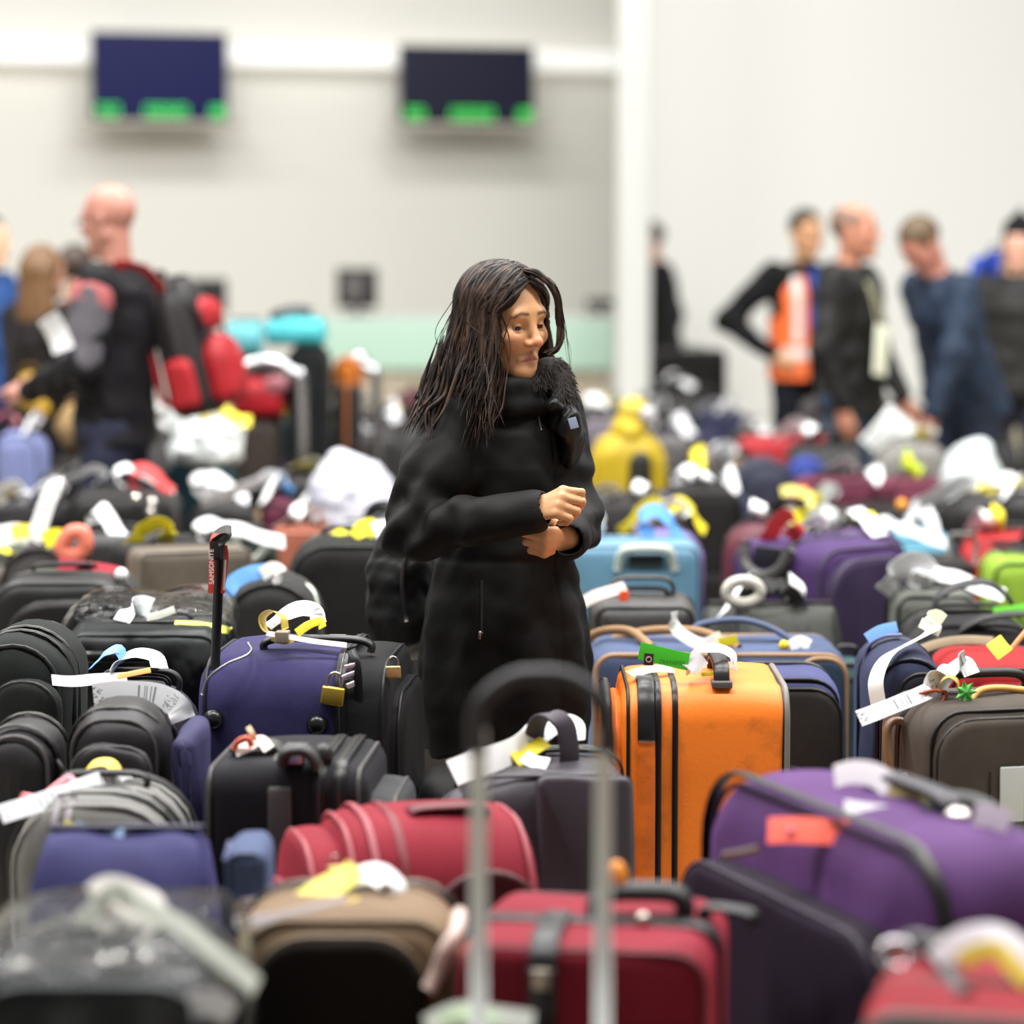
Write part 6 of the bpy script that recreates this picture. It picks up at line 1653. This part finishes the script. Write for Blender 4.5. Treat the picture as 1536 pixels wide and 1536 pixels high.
    o = S0('dark suitcase with an arched front behind the purple suitcase', 1236, 1362, 822, 9.1, .34, (56, 55, 50), kind='fab', rt=.12, r=.05, zips=(.1,), pockets=((.06, .94, .03, .93, .02, (48, 48, 44), .12),), wr=.004); atag(o, 'plain', 180, .1, -.05); atag(o, 'white', 20, .18, .08, 50)
    o = S0('bright red bag at the right edge above the lime green one', 1456, 1600, 806, 9.3, .36, (206, 48, 52), kind='nyl', rt=.08, r=.08, zips=(.1,), wheels=False, wr=.012, name='soft_bag', cat='bag', sag=.02); atag(o, 'plain', 100, .1, -.08); atag(o, 'yellow', 80, .1, -.04)
    o = S0('light sky blue bag with white tags left of the bright red bag', 1338, 1436, 806, 9.45, .34, (118, 190, 216), kind='nyl', rt=.05, r=.06, zips=(.1,), pockets=((.55, .9, .1, .8, .02, (150, 130, 134)),), wheels=False, wr=.008, name='soft_bag', cat='bag', handle=False); atag(o, 'plain', 250, .06, -.02, 70, w=.07); atag(o, 'plain', 280, .06, .03, 70, w=.05)
    o = S0('small lavender bag with a white and yellow tag behind the light blue suitcase', 946, 1056, 800, 8.95, .26, (150, 130, 196), kind='nyl', rt=.1, r=.06, zips=(.1,), wheels=False, wr=.008, name='soft_bag', cat='bag'); atag(o, 'plain', 200, .08, .02, 60, w=.08); atag(o, 'yellow', 20, .05, .04, 60); atag(o, 'yellow', 180, .07, -.03, 60)
    o = S0('black suitcase behind the woman with a sheen along its top', 884, 1006, 762, 9.75, .36, (62, 56, 58), kind='fab', rt=.08, r=.06, zips=(.1,), wr=.004); atag(o, 'plain', 170, .08, -.06); atag(o, 'plain', 60, .08, .05)
    o = S0('tall black suitcase between the yellow backpack and the dark sports bag', 1008, 1116, 738, 9.9, .34, (48, 44, 44), kind='fab', rt=.06, r=.05, zips=(.1,), pockets=((.1, .9, .05, .6, .03),)); atag(o, 'plain', 100, .1, .0); atag(o, 'plain', -80, .08, .08, 60, w=.04)
    o = S0('black duffel topped with a long yellow and white tag below the dark sports bag', 1132, 1250, 778, 9.7, .34, (54, 50, 48), fn=duffel, kind='nyl', wr=.01)
    pstrip(o, 'baggage_tag', [(1180, 800, 9.7), (1205, 782, 9.72), (1225, 760, 9.74), (1240, 738, 9.75), (1246, 725, 9.75)], .055, paper((240, 238, 230)), (.7, .3, .6)); pstrip(o, 'yellow_tag', [(1185, 778, 9.68), (1205, 772, 9.69), (1222, 752, 9.71), (1232, 742, 9.72)], .05, paper((238, 220, 40)), (.6, .2, .7), label='yellow paper tag')
    pstrip(o, 'tag_stub', [(1172, 738, 9.8), (1190, 735, 9.8), (1215, 745, 9.8), (1230, 752, 9.8)], .035, paper((226, 210, 110)), (.2, .4, 1)); atag(o, 'plain', 10, .1, .02, 60); atag(o, 'orange', 40, .05, .05)
    o = S0('black suitcase with an orange dot below the maroon suitcase', 1260, 1392, 770, 10.0, .34, (46, 44, 42), kind='fab', rt=.06, r=.05, zips=(.1,), pockets=((.05, .95, .05, .6, .03),)); G().sph(loc_(o, 1353, 757, 9.98), .02, 12, 8).mk('orange_dot', plas((240, 160, 50)), o)
    o = S0('black suitcase with white and yellow tags right of the one with the orange dot', 1400, 1560, 762, 10.4, .34, (52, 50, 49), kind='fab', rt=.06, r=.05, zips=(.1,)); atag(o, 'plain', 180, .12, -.06, 60, w=.08); atag(o, 'yellow', 0, .1, .0, 60); atag(o, 'plain', 0, .1, .1, 60, w=.07)
    o = S0('maroon suitcase right of the man in the black jacket', 1330, 1424, 724, 10.95, .34, (122, 54, 76), kind='fab', rt=.05, r=.06, zips=(.1,)); atag(o, 'neon', 80, .08, .0, 60, w=.09)
    o = S0('long maroon suitcase below the royal blue bag', 1198, 1322, 722, 10.9, .34, (112, 48, 70), kind='fab', rt=.05, r=.06, zips=(.1,)); atag(o, 'plain', 160, .1, .05)
    o = S0('round dark navy sports bag left of the royal blue bag', 1106, 1196, 692, 11.2, .34, (56, 58, 78), kind='nyl', rt=.13, r=.09, zips=(.1,), wheels=False, wr=.01, name='sports_bag', cat='bag', handle=False)
    o = S0('royal blue bag above the long maroon suitcase', 1184, 1246, 690, 11.6, .26, (54, 74, 168), kind='nyl', rt=.09, r=.07, zips=(), wheels=False, wr=.008, name='soft_bag', cat='bag', handle=False)
    o = root('wrapped_bundle', 'white plastic wrapped bundle by the carousel at the right', 'bag', (at(1465, 700, 11.6).x, 11.6, 0)); FOOT.append((at(1430, 700, 11.6).x, at(1500, 700, 11.6).x, 11.4, 11.8))
    b = SDF().ell((0, 0, .40), (.11, .14, .40)).ell((-.03, 0, .55), (.12, .14, .24), None, .08)
    b.post = lambda P, d: np.maximum(d + .012 * wob(P, 30, 6), .004 - P[:, 2])
    v, f = b.mesh((-.22, -.24, 0), (.2, .24, .9), .013); npmesh('plastic_cover', (v, f), mat('white_film', (214, 222, 222), .3), o)
    # yellow backpack and neighbours
    c, w, h = spot(890, 1000, 652, 10.9, .3); reg(c, w, .3, 0)
    o = root('backpack', 'yellow backpack with a black middle strip standing right of the woman', 'backpack', (c[0], c[1], 0)); o['_h'] = h
    ym = nyl((226, 192, 40), .45); zz = h
    mk('body', *softbox(w, .3, h, .12, .06, .08, .02, .01, .01, .008, 3.3), ym, o)
    mk('dark_panel', *softbox(w * .28, .05, h * .7, .05, .05, .02, .02, 0, .005, .004, 1.3, h * .22, -.165), nyl((52, 54, 46), .5), o) and None
    for v in o.children[-1].data.vertices: v.co.x += w * .14
    mk('lid', *softbox(w * .42, .2, .12, .05, .05, .05, .01, .01, .01, .006, 2.2, h - .06, -.03), ym, o)
    for v in o.children[-1].data.vertices: v.co.x += -w * .0
    mk('top_pouch', *softbox(w * .34, .16, .1, .045, .045, .045, .01, .01, .01, .006, 5.2, h + .03, -.02), nyl((236, 208, 80), .45), o)
    for v in o.children[-1].data.vertices: v.co.x += w * .06
    grip('haul_loop', o, (0, .08, h), .08, .03, nyl((60, 60, 56))); G().sph((w * .26, -.08, h + .07), .035, 12, 8).mk('grey_toggle', plas((180, 176, 180)), o)
    o = S0('grey mauve bag behind the yellow backpack', 872, 966, 634, 11.7, .3, (126, 116, 126), kind='nyl', rt=.07, r=.07, zips=(), wheels=False, wr=.010, name='soft_bag', cat='bag')
    o = S0('black upright trunk beside the white column', 980, 1090, 528, 16.2, .4, (40, 38, 37), kind='fab', rt=.03, r=.02, zips=(.0,), handle=True, name='trunk', cat='trunk')

def cart():
    """baggage cart left of the woman with its load"""
    Yc = 11.9
    xa, xb = at(338, 600, Yc).x, at(484, 600, Yc).x
    c = root('baggage_cart', 'silver baggage cart with a hooped rail behind the backpack man', 'cart', ((xa + xb) / 2, Yc, 0)); hw = (xb - xa) / 2
    FOOT.append((xa - .15, xb + .3, Yc - .5, Yc + .8)); FOOT.append((2.3, 6, 15.3, 16.8))
    mt = metal((200, 202, 204), .25)
    G().box((0, .15, .20), (hw, .40, .015), .008).mk('platform', mt, c)
    for x in (-hw + .05, hw - .05):
        for y in (-.18, .48): wheel(c, (x, y, .075), .07, (1, 0, 0), .04); G().cyl((x, y, .07), (x, y, .19), .012).mk('caster_fork', mt, c)
    def hoop(y, x0, x1, zt, r=.022):
        P = [(x0, y, .2), (x0, y, zt - .12), (x0 + .03, y, zt - .05), (x0 + .1, y, zt), (x1 - .1, y, zt), (x1 - .03, y, zt - .05), (x1, y, zt - .12), (x1, y, .2)]
        mk('hoop_rail', *tube(P, r)[:2], mt, c)
    X = lambda px: at(px, 600, Yc).x - c.location.x
    hoop(-.20, X(352), X(458), at(400, 543, Yc - .2).z); hoop(.50, X(500), X(556), at(520, 538, Yc + .5).z)
    def stack(label, x0, x1, zb, yt, Y, D, col, **k):
        cc, w, h = spot(x0, x1, yt, Y, D)
        o = suitcase(label, cc, 0, w, D, h - zb, col, z=zb, **k); return o, h
    z0 = .219
    o, h1 = stack('dark brown suitcase at the bottom of the cart load', 340, 418, z0, 634, Yc - .14, .34, (70, 60, 54), zips=(.1,), wheels=False, handle=False)
    cc, w, h = spot(346, 424, 566, Yc - .13, .28)
    o = duffel('red duffel bag on the cart under the silver hoop', cc, 0, w, .28, h - h1 - .02, (206, 34, 46), z=h1 + .012, wr=.008, strapcol=(180, 170, 168), straps=False); G().sph((w * .36, -.12, .14), .05, 12, 8, (1, .6, .8)).mk('pale_patch', nyl((226, 140, 150)), o)
    o, h2 = stack('tall black bag at the end of the cart load', 428, 488, z0, 522, Yc - .1, .4, (38, 40, 42), zips=(.1,), wheels=False, handle=False, rt=.06)
    cc, w, h = spot(394, 486, 468, Yc - .12, .24)
    t1 = duffel('bright turquoise duffel bag on top of the tall black bag', (cc[0], cc[1] + .03), 0, w, .26, h - h2 - .02, (80, 200, 208), z=h2 + .006, wr=.01, straps=False, flat=.3, sag=.02)
    mk('grey_flap', *sweep(crom([(-w * .42, .02, (h - h2) * .86), (-w * .2, .02, (h - h2) * 1.02), (w * .1, .02, (h - h2) * 1.05), (w * .24, .02, (h - h2) * .98)], 5), (0, 1, 0), .16, .02, box=True)[:2], nyl((84, 84, 96), .5), t1)
    o, h3 = stack('charcoal suitcase standing behind the red duffel on the cart', 338, 418, z0, 541, Yc + .28, .26, (56, 56, 60), zips=(.1,), wheels=False, handle=False)
    cc, w, h = spot(338, 392, 480, Yc + .29, .22)
    duffel('pale turquoise bag left of the bright turquoise duffel', cc, 0, w, .24, h - h3 - .01, (110, 196, 204), z=h3 + .004, wr=.01, straps=False)
    cc, w, h = spot(498, 540, 538, Yc + .08, .2); FOOT.append((cc[0] - w / 2, cc[0] + w / 2, cc[1] - .1, cc[1] + .1))
    o = suitcase('upright bag with a bright orange top right of the tall black bag', cc, 0, w, .2, h, (226, 128, 48), zips=(), wheels=False, handle=False, rt=.06, r=.05); 
    V, Fc = softbox(w * 1.02, .21, h - .10, .03, .03, .03, 0.004, 0, .004, .002, 2, 0.003); mk('dark_lower_body', V, Fc, nyl((62, 60, 60)), o)

FAR_COL = [((44, 42, 42), 'black', 9), ((58, 54, 54), 'charcoal', 7), ((84, 80, 80), 'grey', 4), ((54, 56, 86), 'navy', 3), ((108, 46, 60), 'maroon', 2), ((180, 46, 52), 'red', 1.6), ((70, 62, 54), 'brown', 3), ((52, 82, 88), 'dark teal', 1.2), ((90, 64, 110), 'purple', 1), ((150, 146, 140), 'pale grey', 1.6), ((70, 78, 62), 'olive', 1.2), ((172, 140, 96), 'tan', .8), ((70, 100, 160), 'blue', .9)]
ORD = ['first', 'second', 'third', 'fourth', 'fifth', 'sixth', 'seventh', 'eighth', 'ninth', 'tenth', 'eleventh', 'twelfth', 'thirteenth', 'fourteenth', 'fifteenth']
def far_rows(people):
    rr = random.Random(21)
    rows = [(8.55, 'row beyond the light blue suitcase'), (9.05, 'row beyond the salmon bag'), (10.1, 'row at the bald man'), (10.62, 'row behind the bald man'), (11.2, 'row beside the yellow backpack'), (11.75, 'row before the silver cart'), (12.3, 'row beside the silver cart'), (12.9, 'row around the jeans man'), (13.5, 'row behind the jeans man'), (14.1, 'third last row'), (14.75, 'second last row'), (15.4, 'last row')]
    def free(x0, x1, y0, y1):
        for a, b, c, d in FOOT:
            if x0 < b + .02 and x1 > a - .02 and y0 < d + .03 and y1 > c - .02: return False
        for (px, py, pr) in people:
            if x0 < px + pr and x1 > px - pr and y0 < py + pr and y1 > py - pr: return False
        return True
    for Y, nm in rows:
        x = -.19 * Y - .1; n = 0
        lim = .19 * Y + .1 if Y < 10.8 else (1425 - 768) / F * Y - .05
        while x < lim:
            w = rr.uniform(.30, .52); D = rr.uniform(.24, .36)
            ok = False
            for dy in (0, .12, -.12):
                y0 = Y - .14 + dy + rr.uniform(-.04, .04)
                for ww in (w, .34, .26):
                    if free(x, x + ww, y0, y0 + D): ok = True; break
                if ok: break
            px = 768 + (x + w / 2) / Y * F
            if not ok:
                x += .06; continue
            w = ww
            FOOT.append((x, x + w, y0, y0 + D))
            h = rr.uniform(.60, .76)
            if Y > 11.5 and rr.random() < .35 and (px < 1150 or Y > 14): h = rr.uniform(.76, .86)
            tot = sum(c[2] for c in FAR_COL); r = rr.random() * tot
            for col, cn, wt in FAR_COL:
                r -= wt
                if r < 0: break
            hid = 590 < 768 + (x + w / 2) / Y * F < 880 and Y > 7
            c = (x + w / 2, y0 + D / 2)
            k = rr.random()
            tk = rr.choice(('white', 'white', 'plain', 'plain', 'yellow', 'plain', 'whiteyellow'))
            tn = {'white': 'white', 'plain': 'white', 'yellow': 'yellow', 'whiteyellow': 'white-yellow'}[tk]
            kind = 'duffel bag' if k < .22 else ('soft bag' if k < .38 else 'suitcase')
            lab = f"{cn} {kind}, {tn} tag, {ORD[min(n, 14)]} from left in {nm}"
            rz = rr.uniform(-9, 9)
            if kind == 'duffel bag':
                o = duffel(lab, c, rz * .5, w * .96, D * .92, h, col, wr=.012, quick=True, group='blurred luggage beyond the woman')
            else:
                s_ = kind == 'soft bag'
                o = suitcase(lab, c, rz * .5, w * .95, D * .92, h, col, kind='nyl' if s_ else rr.choice(('fab', 'nyl', 'plas')), rough=.5, rt=rr.uniform(.08, .13) if s_ else rr.uniform(.03, .07), r=.06 if s_ else .035, zips=(rr.uniform(-.2, .2),), wheels=not s_,
                             pockets=((.1, .9, .06, rr.uniform(.5, .85), .03),) if rr.random() < .6 else (), wr=.010 if s_ else .003, quick=True, group='blurred luggage beyond the woman', name='soft_bag' if s_ else 'suitcase', cat='bag' if s_ else 'suitcase')
            o['_h'] = h
            az = rr.uniform(0, 360); atag(o, tk, az, rr.uniform(.07, .15), -math.cos(R(az)) * .07, rr.uniform(10, 50), w=rr.uniform(.04, .065))
            if rr.random() < .28: atag(o, rr.choice(('plain', 'plain', 'plain', 'whiteyellow', 'white')), None, rr.uniform(.05, .09), rr.uniform(-.05, .05), rr.uniform(30, 70), dy=-.06, w=rr.uniform(.045, .08))
            n += 1
            x += w + .02
# ------------------------------------------------------------------ everyone else
PEOPLE = []
def crowd():
    def put(px, Y): 
        x = (px - 768) / F * Y * 1.0
        return (x, Y, 0)
    def P(px, Y, r=.26): PEOPLE.append(((px - 768) / F * Y, Y, r)); return put(px, Y)
    # bald man with the backpack, seen from behind and left, facing away to the left
    p = P(172, 10.3)
    person('bald person in a black jacket wearing a red backpack, turned to the left', p, -104, 1.80, (176, 122, 106), ((38, 36, 40), .6, 'fab'), (58, 60, 82),
           head=(-12, 8, 0), sleeve=(112, 108, 114), arms=(((-.25, -.03, 1.14), (-.10, -.27, 1.06), (.6, -.75, .1), (.5, .2, -.8)), ((.25, -.03, 1.14), (.13, -.27, 1.04), (-.5, -.8, .15), (-.5, .2, -.8))), seed=2, glasses=True, res=.0065)
    bp = backpack('red and black backpack on the back of the bald man', (p[0] + .31, p[1] + .06), 78, .28, .17, .50, (60, 54, 56), (196, 34, 42), z=.98, trim=(40, 38, 40), lean=-13, sdp=.025)
    pstrip(bp, 'red_strap', [(172, 398, 10.16), (195, 397, 10.15), (218, 406, 10.18), (238, 428, 10.24), (252, 456, 10.30)], .035, nyl((196, 34, 42), .5), (.6, -.3, .5), t=.006)
    # young person at the left behind him and two more
    p = P(66, 12.1, .40)
    person('person with brown hair in a dark coat at the left, mostly behind the bald man', p, 140, 1.58, (180, 128, 104), ((52, 46, 46), .7, 'fab'), (44, 44, 52), hair=(104, 72, 38), hairkind='long', seed=4, fem=True,
           arms=(None, ((.24, -.05, 1.12), (.10, -.26, .92), (-.3, -.8, -.3), (-.6, .2, -.6))))
    q = at(45, 588, 11.78); y = root('soft_bag', 'small mustard yellow bag held by the person with brown hair', 'bag', (q.x, q.y, q.z - .10))
    b = SDF().ell((0, 0, .10), (.055, .05, .085)).ell((.05, -.01, .03), (.04, .04, .04), None, .02); b.post = lambda P_, d: d + .005 * wob(P_, 50, 1)
    v, f = b.mesh((-.1, -.1, -.03), (.12, .1, .22), .007); npmesh('body', (v, f), nyl((206, 160, 36)), y); grip('handle', y, (0, 0, .18), .06, .03, nyl((150, 112, 20)), w=.015, t=.006)
    p = P(116, 12.7, .2)
    person('person in a maroon jacket half hidden behind the bald man', p, 150, 1.58, (185, 155, 130), ((112, 34, 48), .7, 'fab'), (40, 40, 46), hair=(60, 44, 34), seed=6)
    p = P(-18, 13.3)
    person('person in a bright blue jacket cut off by the left edge', p, 70, 1.72, (214, 176, 140), ((44, 88, 156), .6, 'nyl'), (52, 60, 84), hair=(58, 62, 50), seed=7)
    q = at(85, 500, 9.93); pg = root('paper_sheet', 'folded white paper in the hand of the bald man', 'paper', (q.x, q.y, q.z)); pg.rotation_euler = (R(20), R(-25), R(20))
    mk('sheet', *sweep(crom([(0, 0, -.07), (.004, .012, -.02), (.0, .01, .03), (-.008, .0, .07)], 5), (1, 0, 0), .075, .003, box=True)[:2], paper(WHT), pg)
    # right: orange vest
    p = P(1206, 15.2)
    person('person in an orange safety vest with a hand on the hip', p, 22, 1.76, (196, 146, 104), ((30, 30, 32), .7, 'fab'), (34, 36, 48), hair=(44, 36, 26), seed=8, vest=(238, 106, 40), head=(4, 0, 0),
           arms=(((-.40, .10, 1.18), (-.21, -.06, 1.00), (.8, -.5, -.2), (.4, .3, -.85)), ((.27, .0, 1.13), (.20, -.2, 1.02), (-.6, -.6, .1), (-.5, .3, -.6))), shirt=(58, 92, 180))
    q = at(1212, 470, 14.9)
    # black jacket
    p = P(1276, 12.7)
    person('balding man in a black jacket and jeans facing right, document pouch on his chest', p, 62, 1.765, (186, 126, 100), ((36, 34, 31), .6, 'nyl'), (76, 98, 124), hair=(120, 92, 76), hairkind='thin', seed=9, head=(6, 0, 0), hem=.84,
           arms=(((-.26, .02, 1.13), (-.24, -.06, .88), (.05, -.25, -1), (1, 0, -.2)), ((.25, -.02, 1.13), (.20, -.17, .90), (-.1, -.5, -.8), (-.9, .1, -.2))), shirt=(96, 98, 90))
    q = at(1322, 526, 12.52); pc = root('document_pouch', 'pale document pouch hanging on the chest of the man in the black jacket', 'pouch', (q.x, q.y, q.z)); pc.rotation_euler = (0, R(7), R(58))
    G().box((0, 0, 0), (.062, .006, .11), .006).mk('pouch', paper((232, 234, 210)), pc); mk('lanyard', *tube([(-.05, 0, .105), (-.03, .035, .2), (.0, .09, .30), (.03, .035, .2), (.05, 0, .105)], .004)[:2], nyl((196, 190, 150)), pc)
    q = at(1340, 655, 12.36); pg = root('paper_sheet', 'large white sheet held low between the two men at the right', 'paper', (q.x, q.y, q.z)); pg.rotation_euler = (R(10), R(38), R(10))
    mk('sheet', *sweep(crom([(0, .01, -.10), (0, .0, -.03), (0, .0, .04), (0, .015, .10)], 5), (1, 0, 0), .20, .003, box=True)[:2], paper((244, 246, 244)), pg)
    # young man
    p = P(1452, 13.05)
    person('young man in a navy jacket leaning forward with his head bowed', p, -62, 1.76, (196, 132, 112), ((52, 66, 88), .6, 'fab'), (46, 54, 72), hair=(92, 72, 48), seed=10, lean=22, head=(0, 20, 0), hem=.80,
           arms=(None, ((.24, -.26, 1.10), (.22, -.36, .84), (0, -.3, -1), (-1, 0, -.2))))
    # woman with knit hat
    p = P(1526, 14.3)
    person('person with a black knit hat and long fair hair at the right edge', p, -20, 1.70, (226, 174, 150), ((50, 48, 44), .6, 'nyl'), (56, 56, 66), hair=(150, 124, 84), hairkind='long', hat=(34, 33, 34), seed=11, fem=True)
    q = at(1476, 458, 14.6); b = backpack('bright blue backpack showing behind the shoulder of the person with the knit hat', (q.x + .10, q.y + .08), 150, .30, .18, .42, (40, 78, 200), (52, 90, 210), z=1.12)
    # person at the column
    p = P(990, 19.1)
    person('person in a dark jacket partly hidden by the white column', p, -75, 1.72, (214, 150, 126), ((54, 52, 56), .7, 'fab'), (44, 44, 52), hair=(70, 56, 46), seed=12, lean=6)

def shoulder_bag():
    o = root('shoulder_bag', 'black quilted bag hanging at the hip of the woman', 'bag', (at(606, 900, 6.60).x, 6.60, .70))
    b = SDF().ell((0, 0, .13), (.085, .10, .15)).ell((.02, 0, .03), (.09, .09, .07), None, .06)
    b.post = lambda P, d: d + .006 * wob(P, 40, 3) + .003 * wob(P, 85, 1)
    v, f = b.mesh((-.16, -.2, -.1), (.18, .2, .36), .006); npmesh('body', (v, f), nyl((34, 33, 32), .5), o)
    mk('zipper', *sweep(crom([(.02, -.09, .24), (.0, -.105, .15), (.01, -.10, .05)], 6), (1, 0, 0), .01, .006, box=True)[:2], metal((90, 86, 84), .4), o)
    mk('shoulder_strap', *sweep(crom([(0, 0, .27), (.03, -.01, .33), (.07, -.02, .40), (.11, -.03, .46)], 6), (0, 1, 0), .03, .006, box=True)[:2], nyl((30, 29, 29), .5), o)

WORLD, LAMP, WALL_FILL, EXPO = .30, 250, 72, 0.0
camera(); lights(); hall()
foreground(); middle(); cart()
woman(); shoulder_bag(); PEOPLE.append((WX, WY, .34))
crowd()
far_rows(PEOPLE)
for o in bpy.data.objects:
    for k in ('_h', '_w', '_d'):
        if k in o: del o[k]
